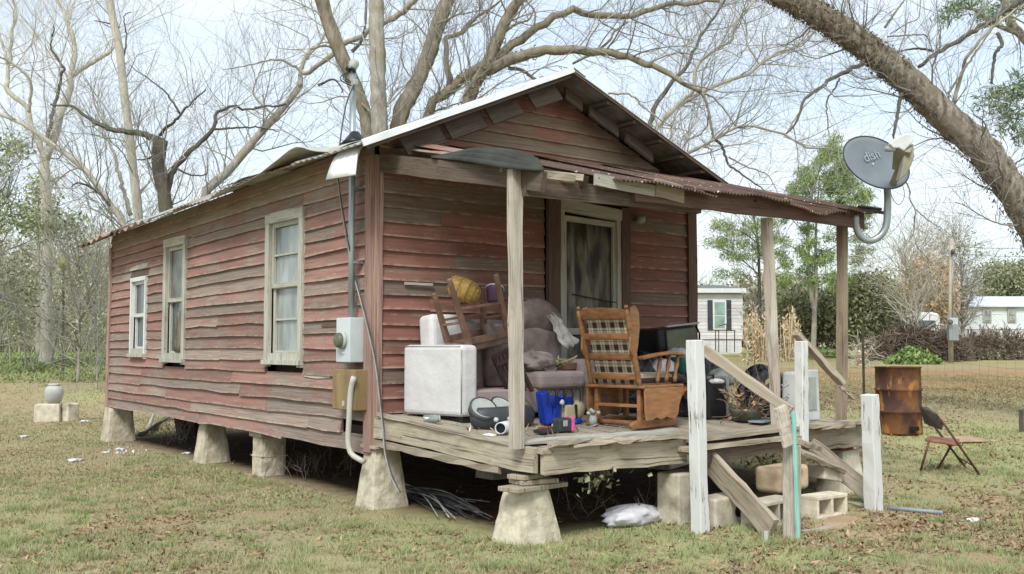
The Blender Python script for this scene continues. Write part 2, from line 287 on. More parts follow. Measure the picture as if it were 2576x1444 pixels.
def ground_mat():
    n = N('yard_earth_and_turf'); v = n.vec((1, 1, 1), False)
    a = n.noise(v, 5, 8, .7); b = n.noise(v, .55, 5, .6); c = n.noise(v, 26, 5, .7); d = n.noise(n.vec((.5, .5, .5), False), .35, 4)
    base = n.mix(n.ramp(a, .36, .64), S(166, 156, 124), S(142, 132, 104)); base = n.mix(n.ramp(b, .48, .62), base, S(160, 142, 112))
    base = n.mix(n.math('MULTIPLY', n.ramp(c, .56, .68), .8), base, S(126, 106, 82)); base = n.mix(n.ramp(d, .52, .64), base, S(160, 160, 116))
    px = n.n('ShaderNodeSeparateXYZ', {0: n.n('ShaderNodeNewGeometry').outputs['Position']})
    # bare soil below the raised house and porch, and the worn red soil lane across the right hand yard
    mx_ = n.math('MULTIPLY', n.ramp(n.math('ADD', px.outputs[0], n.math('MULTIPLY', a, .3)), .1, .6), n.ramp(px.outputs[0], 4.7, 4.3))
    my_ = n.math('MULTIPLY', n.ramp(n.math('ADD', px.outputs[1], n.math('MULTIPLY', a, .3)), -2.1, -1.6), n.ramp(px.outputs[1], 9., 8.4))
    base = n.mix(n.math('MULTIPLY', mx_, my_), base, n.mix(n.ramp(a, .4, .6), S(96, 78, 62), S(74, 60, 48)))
    dep = n.math('ADD', n.math('MULTIPLY', n.math('SUBTRACT', px.outputs[0], float(CAM[0])), float(FW[0])), n.math('MULTIPLY', n.math('SUBTRACT', px.outputs[1], float(CAM[1])), float(FW[1])))
    lat = n.math('ADD', n.math('MULTIPLY', n.math('SUBTRACT', px.outputs[0], float(CAM[0])), float(RT[0])), n.math('MULTIPLY', n.math('SUBTRACT', px.outputs[1], float(CAM[1])), float(RT[1])))
    dn = n.math('ADD', dep, n.math('MULTIPLY', n.math('SUBTRACT', b, .5), 7.))
    lane = n.math('MULTIPLY', n.math('MULTIPLY', n.ramp(dn, 18, 22), n.ramp(dn, 31, 27)), n.ramp(lat, 2., 6.))
    base = n.mix(n.math('MULTIPLY', lane, .75), base, n.mix(n.ramp(a, .4, .6), S(164, 128, 94), S(140, 112, 80)))
    far = n.math('MULTIPLY', n.ramp(dn, 30, 36), n.ramp(lat, 0., 6.)); base = n.mix(n.math('MULTIPLY', far, .7), base, n.mix(n.ramp(b, .4, .6), S(164, 148, 104), S(136, 138, 84)))
    lg = n.math('MULTIPLY', n.ramp(dn, 25, 29), n.ramp(lat, -4., -8.)); base = n.mix(n.math('MULTIPLY', lg, .6), base, n.mix(n.ramp(a, .4, .6), S(124, 152, 66), S(104, 128, 58)))
    return n.done(base, 1., n.math('ADD', a, c), .7, .03, 0, .05)
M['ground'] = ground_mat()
M['dirt'] = simple('sandy_bare_dirt', S(176, 154, 126), S(154, 132, 106), 5, rough=1, bs=.5, bd=.02, c3=S(134, 112, 86))

# ---------------------------------------------------------------- mesh builder and scene bookkeeping
class MB:
    def __init__(s): s.v = []; s.f = []; s.g = []
    def add(s, vs, fs, g=None):
        o = len(s.v); vs = [tuple(map(float, p)) for p in vs]; s.v += vs; s.f += [tuple(i+o for i in f) for f in fs]; s.g += g if g else [(p[2], p[0], p[1]) for p in vs]; return s
    def box(s, c, d, rot=None, taper=1., shear=(0, 0)):
        x, y, z = [q/2 for q in d]; R = rot or Matrix.Identity(3); c = Vector(c); P = []
        for k, t in ((-1, 1.), (1, taper)):
            for i, j in ((-1, -1), (1, -1), (1, 1), (-1, 1)): P.append(c+R@Vector((i*x*t+(shear[0] if k > 0 else 0), j*y*t+(shear[1] if k > 0 else 0), k*z)))
        return s.add(P, [(3, 2, 1, 0), (4, 5, 6, 7), (0, 1, 5, 4), (1, 2, 6, 5), (2, 3, 7, 6), (3, 0, 4, 7)])
    def bar(s, a, b, w, h, up=(0, 0, 1), n=1, wob=0, taper=1.):
        """rectangular bar from a to b, w across, h along the given up"""
        a = Vector(a); b = Vector(b); t = (b-a).normalized(); u = Vector(up); u = (u-t*u.dot(t)).normalized(); r = t.cross(u)
        P = []; F = []; gr = []; ln = (b-a).length
        for i in range(n+1):
            q = i/n; c = a.lerp(b, q); k = 1+(taper-1)*q; gr += [(ln*q, x*w/2, y*h/2) for x, y in ((-1, -1), (1, -1), (1, 1), (-1, 1))]; e = [random.uniform(-wob, wob) for _ in range(8)]
            for j, (x, y) in enumerate(((-1, -1), (1, -1), (1, 1), (-1, 1))): P.append(c+r*(x*w/2*k+e[j])+u*(y*h/2*k+e[j+4]))
        for i in range(n):
            for j in range(4): F.append((4*i+j, 4*i+(j+1) % 4, 4*i+4+(j+1) % 4, 4*i+4+j))
        F += [(3, 2, 1, 0), (4*n, 4*n+1, 4*n+2, 4*n+3)]
        return s.add(P, F, gr)
    def tube(s, pts, r, n=8, caps=True):
        P = [Vector(p) for p in pts]; k = len(P); rr = r if hasattr(r, '__len__') else [r]*k; V = []; F = []
        a = None
        for i in range(k):
            t = (P[min(i+1, k-1)]-P[max(i-1, 0)]).normalized()
            if a is None: a = t.orthogonal().normalized()
            a = (a-t*a.dot(t)).normalized(); b = t.cross(a)
            for j in range(n): V.append(P[i]+a*(rr[i]*math.cos(2*PI*j/n))+b*(rr[i]*math.sin(2*PI*j/n)))
        for i in range(k-1):
            for j in range(n): F.append((i*n+j, i*n+(j+1) % n, i*n+n+(j+1) % n, i*n+n+j))
        if caps: F += [tuple(range(n-1, -1, -1)), tuple(range((k-1)*n, k*n))]
        return s.add(V, F)
    def lathe(s, prof, c=(0, 0, 0), n=20, axis=None, cap0=True, cap1=True, sq=(1, 1)):
        R = axis or Matrix.Identity(3); c = Vector(c); V = []; F = []; k = len(prof)
        for r, z in prof:
            for j in range(n): V.append(c+R@Vector((r*math.cos(2*PI*j/n)*sq[0], r*math.sin(2*PI*j/n)*sq[1], z)))
        for i in range(k-1):
            for j in range(n): F.append((i*n+j, i*n+(j+1) % n, i*n+n+(j+1) % n, i*n+n+j))
        if cap0: F.append(tuple(range(n-1, -1, -1)))
        if cap1: F.append(tuple(range((k-1)*n, k*n)))
        return s.add(V, F)
    def prism(s, poly, o, ux, uy, depth):
        """polygon in the plane (ux, uy) through o, given thickness along ux x uy"""
        o = Vector(o); ux = Vector(ux).normalized(); uy = Vector(uy); uy = (uy-ux*uy.dot(ux)).normalized(); w = ux.cross(uy); n = len(poly)
        V = [o+ux*x+uy*y-w*depth/2 for x, y in poly]+[o+ux*x+uy*y+w*depth/2 for x, y in poly]
        return s.add(V, [tuple(range(n-1, -1, -1)), tuple(range(n, 2*n))]+[(i, (i+1) % n, n+(i+1) % n, n+i) for i in range(n)])
    def grid(s, fn, nu, nv, thick=0):
        V = [fn(i/nu, j/nv) for j in range(nv+1) for i in range(nu+1)]
        return s.add(V, [(j*(nu+1)+i, j*(nu+1)+i+1, (j+1)*(nu+1)+i+1, (j+1)*(nu+1)+i) for j in range(nv) for i in range(nu)])
    def build(s, name, mat, parent=None, smooth=False, bevel=0, seg=2, sub=0, solid=0, local=False):
        me = bpy.data.meshes.new(name); v = s.v
        if parent is not None and not local:
            l = wloc(parent); v = [(p[0]-l[0], p[1]-l[1], p[2]-l[2]) for p in v]
        me.from_pydata(v, [], s.f); me.update()
        me.attributes.new('grain', 'FLOAT_VECTOR', 'POINT').data.foreach_set('vector', [q for p in s.g for q in p])
        bm = bmesh.new(); bm.from_mesh(me); bmesh.ops.recalc_face_normals(bm, faces=bm.faces); bm.to_mesh(me); bm.free()
        if smooth: me.polygons.foreach_set('use_smooth', [True]*len(me.polygons))
        return put(me, name, mat, parent, bevel, seg, sub, solid)
def wloc(p):
    l = Vector(p.location)
    while p.parent: p = p.parent; l = l+p.location
    return l
def put(me, name, mat, parent=None, bevel=0, seg=2, sub=0, solid=0):
    me.materials.append(M[mat] if isinstance(mat, str) else mat)
    o = bpy.data.objects.new(name, me); C.objects.link(o)
    if parent is not None: o.parent = parent
    if solid: m = o.modifiers.new('thickness', 'SOLIDIFY'); m.thickness = solid; m.offset = 0
    if sub: m = o.modifiers.new('smooth', 'SUBSURF'); m.levels = m.render_levels = sub
    if bevel: m = o.modifiers.new('bevel', 'BEVEL'); m.width = bevel; m.segments = seg; m.limit_method = 'ANGLE'; m.angle_limit = math.radians(40)
    return o
def tag(o, label=None, cat=None, group=None, kind=None):
    for k, v in (('label', label), ('category', cat), ('group', group), ('kind', kind)):
        if v: o[k] = v
    return o
def thing(name, label, cat, loc=(0, 0, 0), rotz=0, group=None):
    o = bpy.data.objects.new(name, None); C.objects.link(o); o.location = tuple(map(float, loc)); o.rotation_euler = (0, 0, rotz)
    o.empty_display_size = .2
    return tag(o, label, cat, group)
def npmesh(name, V, F, rnd=None, smooth=False):
    """fast mesh from arrays, all faces with the same number of corners"""
    me = bpy.data.meshes.new(name); V = np.asarray(V, np.float32).reshape(-1, 3); F = np.asarray(F, np.int32); n, k = F.shape
    me.vertices.add(len(V)); me.vertices.foreach_set('co', V.ravel()); me.loops.add(n*k); me.loops.foreach_set('vertex_index', F.ravel())
    me.polygons.add(n); me.polygons.foreach_set('loop_start', np.arange(0, n*k, k, dtype=np.int32))
    if smooth: me.polygons.foreach_set('use_smooth', np.ones(n, bool))
    me.update(calc_edges=True); me.validate()
    if rnd is not None:
        at_ = me.attributes.new('rnd', 'FLOAT', 'POINT'); at_.data.foreach_set('value', np.asarray(rnd, np.float32))
    return me
def norm(a): return a/np.maximum(np.linalg.norm(a, axis=-1, keepdims=True), 1e-9)
def tubes(P, R, s):
    n, k, _ = P.shape; T = norm(np.gradient(P, axis=1)); ref = np.array([.31, .52, .79])
    A = norm(np.cross(T, ref)); B = np.cross(T, A); an = np.arange(s)*2*PI/s
    V = P[:, :, None, :]+R[:, :, None, None]*(np.cos(an)[None, None, :, None]*A[:, :, None, :]+np.sin(an)[None, None, :, None]*B[:, :, None, :])
    i = np.arange(n)[:, None, None]*k*s; j = np.arange(k-1)[None, :, None]*s; q = np.arange(s)[None, None, :]; q2 = (q+1) % s
    b = i+j
    F = np.stack([b+q, b+q2, b+s+q2, b+s+q], -1).reshape(-1, 4)
    return V.reshape(-1, 3), F, np.repeat(rng.random(n), k*s)
def join(parts):
    V = []; F = []; Rn = []; o = 0
    for v, f, r in parts: V.append(v); F.append(f+o); Rn.append(r); o += len(v)
    return np.concatenate(V), np.concatenate(F), np.concatenate(Rn)
def flakes(Cn, size, aspect=.5, up=None, droop=0):
    """one small bent leaf (a diamond of four corners) at every centre"""
    n = len(Cn); a = norm(rng.normal(size=(n, 3))); 
    if up is not None: a = norm(a*(1-up[3])+np.array(up[:3])*up[3])
    b = norm(np.cross(a, rng.normal(size=(n, 3)))); c = np.cross(a, b); s = (size*rng.uniform(.6, 1.4, n))[:, None]
    V = np.stack([Cn-a*s, Cn+b*s*aspect+c*s*.18, Cn+a*s, Cn-b*s*aspect+c*s*.18], 1).reshape(-1, 3)
    F = np.arange(4*n).reshape(n, 4)
    return V, F, np.repeat(rng.random(n), 4)
def shift(V, parent): return V if parent is None else V-np.array(wloc(parent))
def spline(P, k):
    P = np.asarray(P, float); n = len(P)
    if n == 2: t = np.linspace(0, 1, k)[:, None]; return P[0]*(1-t)+P[1]*t
    Q = np.vstack([2*P[0]-P[1], P, 2*P[-1]-P[-2]]); d = np.r_[0, np.cumsum(np.linalg.norm(np.diff(P, axis=0), axis=1))]; t = np.interp(np.linspace(0, d[-1], k), d, np.arange(n))
    i = np.clip(t.astype(int), 0, n-2); u = (t-i)[:, None]; p0, p1, p2, p3 = Q[i], Q[i+1], Q[i+2], Q[i+3]
    return .5*((2*p1)+(-p0+p2)*u+(2*p0-5*p1+4*p2-p3)*u*u+(-p0+3*p1-3*p2+p3)*u**3)
def grow(P, R, m, lmin, lmax, rad, k=6, t0=.15, spread=(.5, 1.2), wig=.28, up=.12, rmul=.6):
    """m side shoots from the polylines P (n,k,3)"""
    n, kk, _ = P.shape; ln = np.linalg.norm(np.diff(P, axis=1), axis=2).sum(1)*(R.mean(1)**.4); pi = rng.choice(n, m, p=ln/ln.sum())
    t = rng.uniform(t0, 1, m)*(kk-1); i = np.clip(t.astype(int), 0, kk-2); u = (t-i)[:, None]
    s = P[pi, i]*(1-u)+P[pi, i+1]*u; tg = norm(P[pi, i+1]-P[pi, i]); r0 = R[pi, i]*(1-u[:, 0])+R[pi, i+1]*u[:, 0]
    an = rng.uniform(*spread, m)[:, None]; q = norm(np.cross(tg, rng.normal(size=(m, 3)))); d = norm(tg*np.cos(an)+q*np.sin(an)+np.array([0, 0, up]))
    L_ = rng.uniform(lmin, lmax, m); O = np.zeros((m, k, 3)); O[:, 0] = s
    for j in range(1, k):
        d = norm(d+rng.normal(size=(m, 3))*wig+np.array([0, 0, up*.5])); O[:, j] = O[:, j-1]+d*(L_/(k-1))[:, None]
    rr = np.minimum(r0*rmul, rad)[:, None]*np.linspace(1, .3, k)[None]
    return O, rr

# ---------------------------------------------------------------- ground
def build_ground():
    e = np.linspace(-1, 1, 261); g = np.sign(e)*(np.abs(e)*.12+np.abs(e)**4*.88)*420
    X, Y = np.meshgrid(g-1, g-1); Z = terrain(X, Y); n = len(g); V = np.stack([X, Y, Z], -1).reshape(-1, 3)
    i = np.arange(n-1); I, J = np.meshgrid(i, i); b = (J*n+I).ravel(); F = np.stack([b, b+1, b+n+1, b+n], -1)
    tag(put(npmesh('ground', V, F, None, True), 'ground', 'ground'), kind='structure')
build_ground()
# ---------------------------------------------------------------- the house
house = thing('red_house', 'weathered red clapboard house on concrete piers with a sagging front porch and tin roof', 'house', (2.2, 4, 0))
HW, HL = 4.45, 8.42
def zs(z, y): return z-.022*max(0, y)*(z-1.2)/2.3 if z > 1.2 else z+.006*y*(1.2-z)          # the eaves sag towards the rear
def board(fn, s0, s1, z0, h, mat, proud=.03, ragged=.004, n=None, tail=0, label=None, name='board'):
    """clapboard: thick at its lower edge, thin at the top, slightly wavy; fn(s, out, z) -> world"""
    n = n or max(2, min(7, int((s1-s0)/.45))); V = []; F = []; G_ = []
    cup = random.uniform(-.005, .008); dz = random.uniform(-.005, .005); bow = random.uniform(-.013, .011)
    for i in range(n+1):
        q = i/n; s = s0+(s1-s0)*q; e = random.uniform(-ragged, ragged)+dz+bow*math.sin(PI*q); o = proud+cup*math.sin(PI*q)+random.uniform(-.003, .003)
        if tail and i in (0, n): e += random.uniform(-.01, .006)*tail
        V += [fn(s, o, z0+e), fn(s, .006, z0+h+.012), fn(s, -.004, z0+h+.012), fn(s, -.002, z0+e+.004)]; G_ += [(s, 0, z0), (s, .3, z0+h), (s, .33, z0+h), (s, .0, z0)]
    for i in range(n):
        for j in range(4): F.append((4*i+j, 4*i+(j+1) % 4, 4*i+4+(j+1) % 4, 4*i+4+j))
    F += [(0, 1, 2, 3), (4*n+3, 4*n+2, 4*n+1, 4*n)]
    m = MB(); m.add(V, F, G_); o = m.build(name, mat, house)
    if label: o['label'] = label
    return o
side = lambda s, o, z: (-o, s, zs(z, s))
front = lambda s, o, z: (s, -o, z)
def zat(px, py, x=0): return float(onx(px, py, x)[2])
# sheathing behind the boards, with openings left dark behind the windows
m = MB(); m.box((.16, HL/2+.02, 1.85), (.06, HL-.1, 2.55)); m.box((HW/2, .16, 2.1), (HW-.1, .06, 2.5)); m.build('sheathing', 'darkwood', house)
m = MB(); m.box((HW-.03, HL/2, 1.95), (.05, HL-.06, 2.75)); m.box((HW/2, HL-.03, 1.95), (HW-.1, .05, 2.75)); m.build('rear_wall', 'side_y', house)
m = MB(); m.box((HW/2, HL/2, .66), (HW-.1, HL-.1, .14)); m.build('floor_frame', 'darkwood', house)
WIN = [(1.47, 2.41, 1.27, 3.02), (4.97, 5.82, 1.25, 3.08), (6.58, 7.28, 1.31, 2.62)]
NR = 22; Z0 = .50; EX = .1405
for r in range(NR):
    z = Z0+r*EX; zt = min(EX, 3.45-z)
    if zt < .02: break
    segs = [(.05, HL)]
    for a, b, c, d in WIN:
        if z+EX*.5 > c and z+EX*.5 < d:
            ns = []
            for p, q in segs:
                if q <= a or p >= b: ns.append((p, q))
                else:
                    if a-p > .04: ns.append((p, a))
                    if q-b > .04: ns.append((b, q))
            segs = ns
    for p, q in segs:
        cuts = [p]
        if q-p > 2.2 and (r < 6 or r % 3 == 0):
            c = p+random.uniform(1.2, 3.4)
            while c < q-.8: cuts.append(c); c += random.uniform(2.2, 4.0)
        cuts.append(q)
        for i in range(len(cuts)-1):
            lo = r < 4
            if r == 1 and cuts[i] < .05+.01 and cuts[i+1] > .5: cuts[i] = .62      # a missing length near the corner
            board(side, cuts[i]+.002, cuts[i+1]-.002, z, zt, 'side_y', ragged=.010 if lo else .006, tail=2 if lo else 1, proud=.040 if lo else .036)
board(side, .02, .60, Z0+EX*5+.03, EX*.8, 'frame', .03, label='white painted patch board below the meter'); board(side, .86, 1.44, Z0+EX*5-.02, EX*.9, 'frame', .03, label='white painted patch board below the window')
board(side, .10, 1.05, 1.70, .12, 'trimdark', .034, label='short grey board behind the meter box')
# front wall
NRF = 19
DX0, DX1 = 2.06, 3.34
for r in range(NRF):
    z = .86+r*EX
    if z > 3.44: break
    sp = [(.02, HW-.12)] if z > 3.16 else [(.02, DX0), (DX1, HW-.12)]
    for p, q in sp:
        cuts = [p, q]
        if q-p > 1.2 and r % 3 == 1: cuts = [p, p+random.uniform(.5, 1.4), q]
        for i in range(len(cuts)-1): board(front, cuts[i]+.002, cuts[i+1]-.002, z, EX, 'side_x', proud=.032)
# gable boards, each cut to the roof pitch
RX, RZ, PITCH = 2.05, 4.385, .425
XL, XR, YF = -.43, 4.53, -.50
for r in range(9):
    z = 3.44+r*.14
    half = (RZ-.05-z)/PITCH
    if half < .12: break
    a, b = max(.05, RX-half-.02), min(HW-.02, RX+half+.02); n = 6; V = []; F = []
    ht = (RZ-.05-z-.152)/PITCH; a2, b2 = max(.05, RX-max(ht, .02)), min(HW-.02, RX+max(ht, .02))
    for i in range(n+1):
        q = i/n; e = random.uniform(-.004, .004)
        V += [(a+(b-a)*q, -.034, z+e), (a2+(b2-a2)*q, -.008, z+.152), (a2+(b2-a2)*q, .004, z+.152), (a+(b-a)*q, .002, z+e)]
    for i in range(n):
        for j in range(4): F.append((4*i+j, 4*i+(j+1) % 4, 4*i+4+(j+1) % 4, 4*i+4+j))
    F += [(0, 1, 2, 3), (4*n+3, 4*n+2, 4*n+1, 4*n)]
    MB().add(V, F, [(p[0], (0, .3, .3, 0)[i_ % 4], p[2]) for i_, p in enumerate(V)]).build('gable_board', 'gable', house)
MB().prism([(.06-RX, -.98), (HW-.04-RX, -.98), (HW-.04-RX, -.92), (.05, -.08), (-.05, -.08), (.06-RX, -.92)], (RX, .03, RZ), (1, 0, 0), (0, 0, 1), .03).build('gable_backing', 'darkwood', house)
# corner and end boards
def vboard(a, b, w, t, mat, up, name='corner_board', n=6, wob=.004): return MB().bar(a, b, w, t, up, n, wob).build(name, mat, house)
MB().box((.012, .012, 1.92), (.07, .07, 2.8)).build('corner_post', 'corner', house)
vboard((-.036, .075, .50), (-.036, .075, 3.32), .13, .028, 'corner', (1, 0, 0))
vboard((.02, -.034, .86), (.02, -.034, 3.3), .045, .026, 'corner', (0, 1, 0))
vboard((-.036, HL+.0, .50), (-.036, HL-.05, 3.08), .11, .03, 'corner', (1, 0, 0))
vboard((HW-.06, -.036, .80), (HW-.06, -.036, 3.42), .15, .03, 'trimdark', (0, 1, 0))
# windows on the long side
def window(i, sash_mat, lower_mat, fm, mid, cols, sill=True):
    a, b, c, d = WIN[i]; zf = lambda z, y: zs(z, y)
    ym = (a+b)/2; t = .095 if i < 2 else .05; dz = zs(d, ym)-d
    m = MB()
    m.bar((-.03, a+t/2, c+.0), (-.03, a+t/2, d+dz), t, .05, (1, 0, 0), 5, .003); m.bar((-.03, b-t/2, c), (-.03, b-t/2, d+dz), t, .05, (1, 0, 0), 5, .003)
    m.bar((-.034, a, d+dz-t*.55), (-.034, b, d+dz-t*.55), t*1.2, .055, (1, 0, 0), 3, .003)
    w_ = m.build('window', fm, house)
    if sill: m = MB(); m.box((-.045, ym, c+.05), (.08, b-a+.01, .05)); m.box((-.03, ym, c+.10), (.04, b-a-2*t-.004, .10)); m.build('sill', 'frame', w_)
    y0, y1 = a+t+.004, b-t-.004; z0 = c+.13; z1 = d+dz-t*1.15; zm = z0+(z1-z0)*mid
    for k, (p, q, x) in enumerate(((zm-.02, z1, .0), (z0, zm+.02, .028))):
        m = MB(); s = .05
        m.bar((x, y0+s/2, p), (x, y0+s/2, q), s, .03, (1, 0, 0)); m.bar((x, y1-s/2, p), (x, y1-s/2, q), s, .03, (1, 0, 0))
        m.bar((x, y0+s, p+s/2), (x, y1-s, p+s/2), s, .03, (1, 0, 0)); m.bar((x, y0+s, q-s/2), (x, y1-s, q-s/2), s, .03, (1, 0, 0))
        if cols: m.bar((x+.002, y0+s, (p+q)/2), (x+.002, y1-s, (p+q)/2), .022, .022, (1, 0, 0))
        m.build('sash', fm, w_)
        m = MB(); m.box((x+.022, (y0+y1)/2, (p+q)/2), (.005, y1-y0-s, q-p-s)); m.build('pane', (sash_mat, lower_mat)[k], w_)
    m = MB(); m.box((.10, ym, (z0+z1)/2), (.02, y1-y0, z1-z0)); m.build('blind', 'curtain' if i < 2 else 'screen2', w_)
    return w_
w1 = window(0, 'screen', 'screen', 'frame', .52, True); w1['label'] = 'tall sash window clouded with pale dusty sheeting, nearest the front corner'
m = MB()
def sheet(u, v): return (-.012-.006*math.sin(u*7+v*3), 1.58+.80*u, 1.42+1.44*v)
w2 = window(1, 'screen2', 'glassdark', 'frame', .5, False); w2['label'] = 'tall dim sash window with torn screen, middle of the long side'
m.grid(lambda u, v: (-.02+.012*math.sin(u*9), 5.10+.33*u+.03*math.sin(v*9), 1.42+.62*v*(1-.3*u)), 6, 6); m.build('torn_screen', 'curtain', w2, True, solid=.003)
w3 = window(2, 'glassdark', 'glassdark', 'vinyl', .5, False, True); w3['label'] = 'small white window with grey boards over its head, at the rear'
zb = zs(2.56, 7)
for k, (p, q, zz) in enumerate(((6.52, 7.34, zb+.10), (6.58, 7.38, zb+.22))): board(side, p, q, zz+.022*7*.55-.02, .115, 'frame' if k else 'beam', .04, label='grey patch board over the small window')
board(side, 6.58, 7.5, 1.20, .10, 'frame', .03)
# front door
door = MB(); 
for x in (2.165, 3.245): door.bar((x, -.045, .86), (x, -.045, 3.08), .17 if x < 3 else .13, .05, (0, 1, 0), 5, .004)
door = door.build('door', 'trimdark', house); door['label'] = 'screen door in worn pale frame behind the porch post'
m = MB(); m.bar((2.285, -.03, .86), (2.285, -.03, 3.0), .07, .05, (0, 1, 0), 4, .003); m.bar((3.145, -.03, .86), (3.145, -.03, 3.0), .06, .05, (0, 1, 0), 4, .003); m.bar((2.25, -.034, 3.04), (3.18, -.034, 2.99), .13, .06, (0, 1, 0), 3, .003); m.build('door_frame', 'frame', door)
m = MB(); m.bar((2.345, -.012, .9), (2.345, -.012, 2.93), .045, .03, (0, 1, 0)); m.bar((3.09, -.012, .9), (3.09, -.012, 2.91), .045, .03, (0, 1, 0)); m.bar((2.368, -.012, 1.66), (3.067, -.012, 1.66), .07, .03, (0, 1, 0)); m.bar((2.368, -.012, 2.90), (3.067, -.012, 2.88), .06, .03, (0, 1, 0)); m.build('screen_frame', 'frame', door)
m = MB(); m.grid(lambda u, v: (2.36+.71*u, .02+.02*math.sin(u*21+v*2)*(.4+v), .92+1.98*v), 24, 8); m.build('screen_sheet', 'doorpane', door, True, solid=.004)
m = MB(); m.tube([ony(1440, 740, -.025), ony(1480, 748, -.03), ony(1555, 762, -.025)], .007, 5); m.build('sagging_wire', 'rubber', door)
# ----- roof
def rz(x): return RZ-(PITCH+.012 if x < RX else PITCH-.035)*abs(x-RX)
YS = np.linspace(YF, HL+.42, 14)
EAVE = [(-.27, 0), (.4, 0), (1.0, .03), (1.7, .05), (2.4, .03), (3.2, -.01), (4.2, .02), (5, -.02), (5.8, .015), (6.5, -.02), (7.2, .02), (8.0, -.03), (9, -.02)]
def eavez(y): return float(np.interp(y, [e[0] for e in EAVE], [e[1] for e in EAVE]))
for k in range(13):
    y0, y1 = YS[k]-.02, YS[k+1]+.02
    for sgn in (-1, 1):
        m = MB(); lift = .0; j0 = random.uniform(-.01, .01); xe = XL+random.uniform(-.03, .05) if sgn < 0 else XR
        up_ = {4: .04}.get(k, 0) if sgn < 0 else 0
        def fn(u, v):
            y = y0+(y1-y0)*u; x = RX+(xe-RX)*v if sgn < 0 else RX+(xe-RX)*v
            z = rz(x)+(.010*math.sin(u*2*PI*6) if k < 8 or sgn > 0 else .026*v*math.sin(u*2*PI*2.5+k))+j0*v+.004*(k % 2)
            sag = .022*max(0, y)*.9 if True else 0
            z -= sag*(.35+.65*v)
            if sgn < 0: z += eavez(y)*v+(up_*max(0, (v-.72)/.28)**2*(math.sin(PI*u*.8+.5) if k > 2 else .5+.5*u))
            return (x, y, z)
        m.grid(fn, 24 if sgn < 0 else 14, 8)
        m.build('roof_sheet', ('tin' if k % 4 != 2 else 'rusttin') if k < 9 else ('rustroof', 'rusttin')[k % 2], house, True, solid=.006)
EL = spline([onx(592, 471, XL), onx(645, 452, XL), onx(700, 432, XL), onx(765, 408, XL), onx(835, 384, XL)], 31)      # where the lifted sheets leave the eave
EH = spline([onx(592, 470, XL), onx(640, 446, XL-.03), onx(690, 408, XL-.05), onx(742, 371, XL-.05), onx(790, 380, XL-.02), onx(838, 384, XL)], 31)
def curl(u, v):
    i = int(round(u*30)); a = EL[i]; b = EH[i]; x = a[0]*(1-v)+.55*v; y = a[1]*(1-v)+b[1]*v; q = 1-v
    return (b[0]*q-.02*v, b[1], b[2]*q*q+(rz(-.02)-.012-.02*b[1])*(1-q*q))
m = MB(); m.grid(curl, 30, 8); m.build('curled_roof_sheet', 'tinunder', house, True, solid=.006)
EH2 = spline([onx(572, 478, XL), onx(600, 452, XL-.04), onx(640, 440, XL-.04), onx(668, 432, XL)], 16)
m = MB(); m.grid(lambda u, v: (EH2[int(round(u*15))][0]*(1-v)-.1*v, EH2[int(round(u*15))][1]+.05*v, EH2[int(round(u*15))][2]*(1-v)**2+(rz(-.1)-.03-.02*EH2[int(round(u*15))][1])*(1-(1-v)**2)), 15, 6); m.build('curled_roof_sheet', 'tinunder', house, True, solid=.006)
# flap hanging at the front corner
P = [onx(872, 372, -.24), onx(916, 362, -.24), onx(892, 440, -.46), onx(820, 452, -.46)]
def flap(u, v):
    a = P[0]*(1-u)+P[1]*u; b = P[3]*(1-u)+P[2]*u; q = a*(1-v)+b*v; return (q[0]-.03*math.sin(PI*v), q[1]-.02*math.sin(PI*v), q[2]+.05*math.sin(PI*v))
m = MB(); m.grid(flap, 4, 6); fl_ = m.build('hanging_roof_flap', 'tinwhite', house, True, solid=.006); fl_['label'] = 'bent white metal sheet hanging off the front roof corner'
m = MB(); m.tube([flap(1, 0), flap(1, .3), flap(1, .6), flap(1, 1)], .012, 5); m.build('flap_edge', 'vinyl', fl_)
# bright rake edge, ridge cap, soffit blocks, purlins
m = MB(); m.bar((XL-.02, YF-.015, rz(XL)-.005), (RX, YF-.015, RZ+.005), .062, .014, (0, 1, 0), 10, .003); m.build('rake_edge', 'tinwhite', house)
m = MB(); m.bar((XL+.05, YF+.03, rz(XL+.05)-.05), (RX, YF+.03, RZ-.05), .035, .02, (0, 1, 0), 6, .003); m.build('rake_batten', 'beam', house)
m = MB(); m.bar((RX, YF-.005, RZ-.01), (XR, YF-.005, rz(XR)-.01), .04, .012, (0, 1, 0), 8, .003); m.build('rake_edge', 'beam', house)
m = MB(); m.grid(lambda u, v: (RX+(u-.5)*.36, YF-.01+(HL+.9)*v, RZ+.035-abs(u-.5)*.36*PITCH-.15*v*.35), 2, 12); m.build('ridge_cap', 'tin', house, solid=.006)
def soffit(x, ln, dy, tilt, h=.17, mat='beam'):
    s = 1 if x < RX else -1; d = Vector((1, 0, s*PITCH)).normalized(); up = Vector((-s*PITCH, 0, 1)).normalized(); upt = (up+Vector((0, -tilt, 0))).normalized()
    c = Vector((x, -dy, rz(x)-.05-h/2)); MB().bar(c-d*ln/2, c+d*ln/2, .026, h, upt, 3, .003).build('soffit_block', mat, house)
for px, py, ln in ((1060, 332, .47), (1165, 300, .45), (1263, 268, .42), (1365, 238, .40)):
    p = ony(px, py, -.30); soffit(p[0], ln, .32, -.35, .22)
for px, py, ln in ((1440, 242, .26), (1516, 305, .46), (1604, 368, .47)):
    p = ony(px, py, -.24); soffit(p[0], ln, .26, -.45, .18)
for x in (.25, .62, 1.0, 1.45, 1.9, 2.6, 3.0, 3.4, 3.75, 4.1, 4.4):
    m = MB(); m.bar((x, YF+.02, rz(x)-.045), (x, .02, rz(x)-.045), .075, .035, (0, 0, 1)); m.build('purlin_end', 'beam', house)
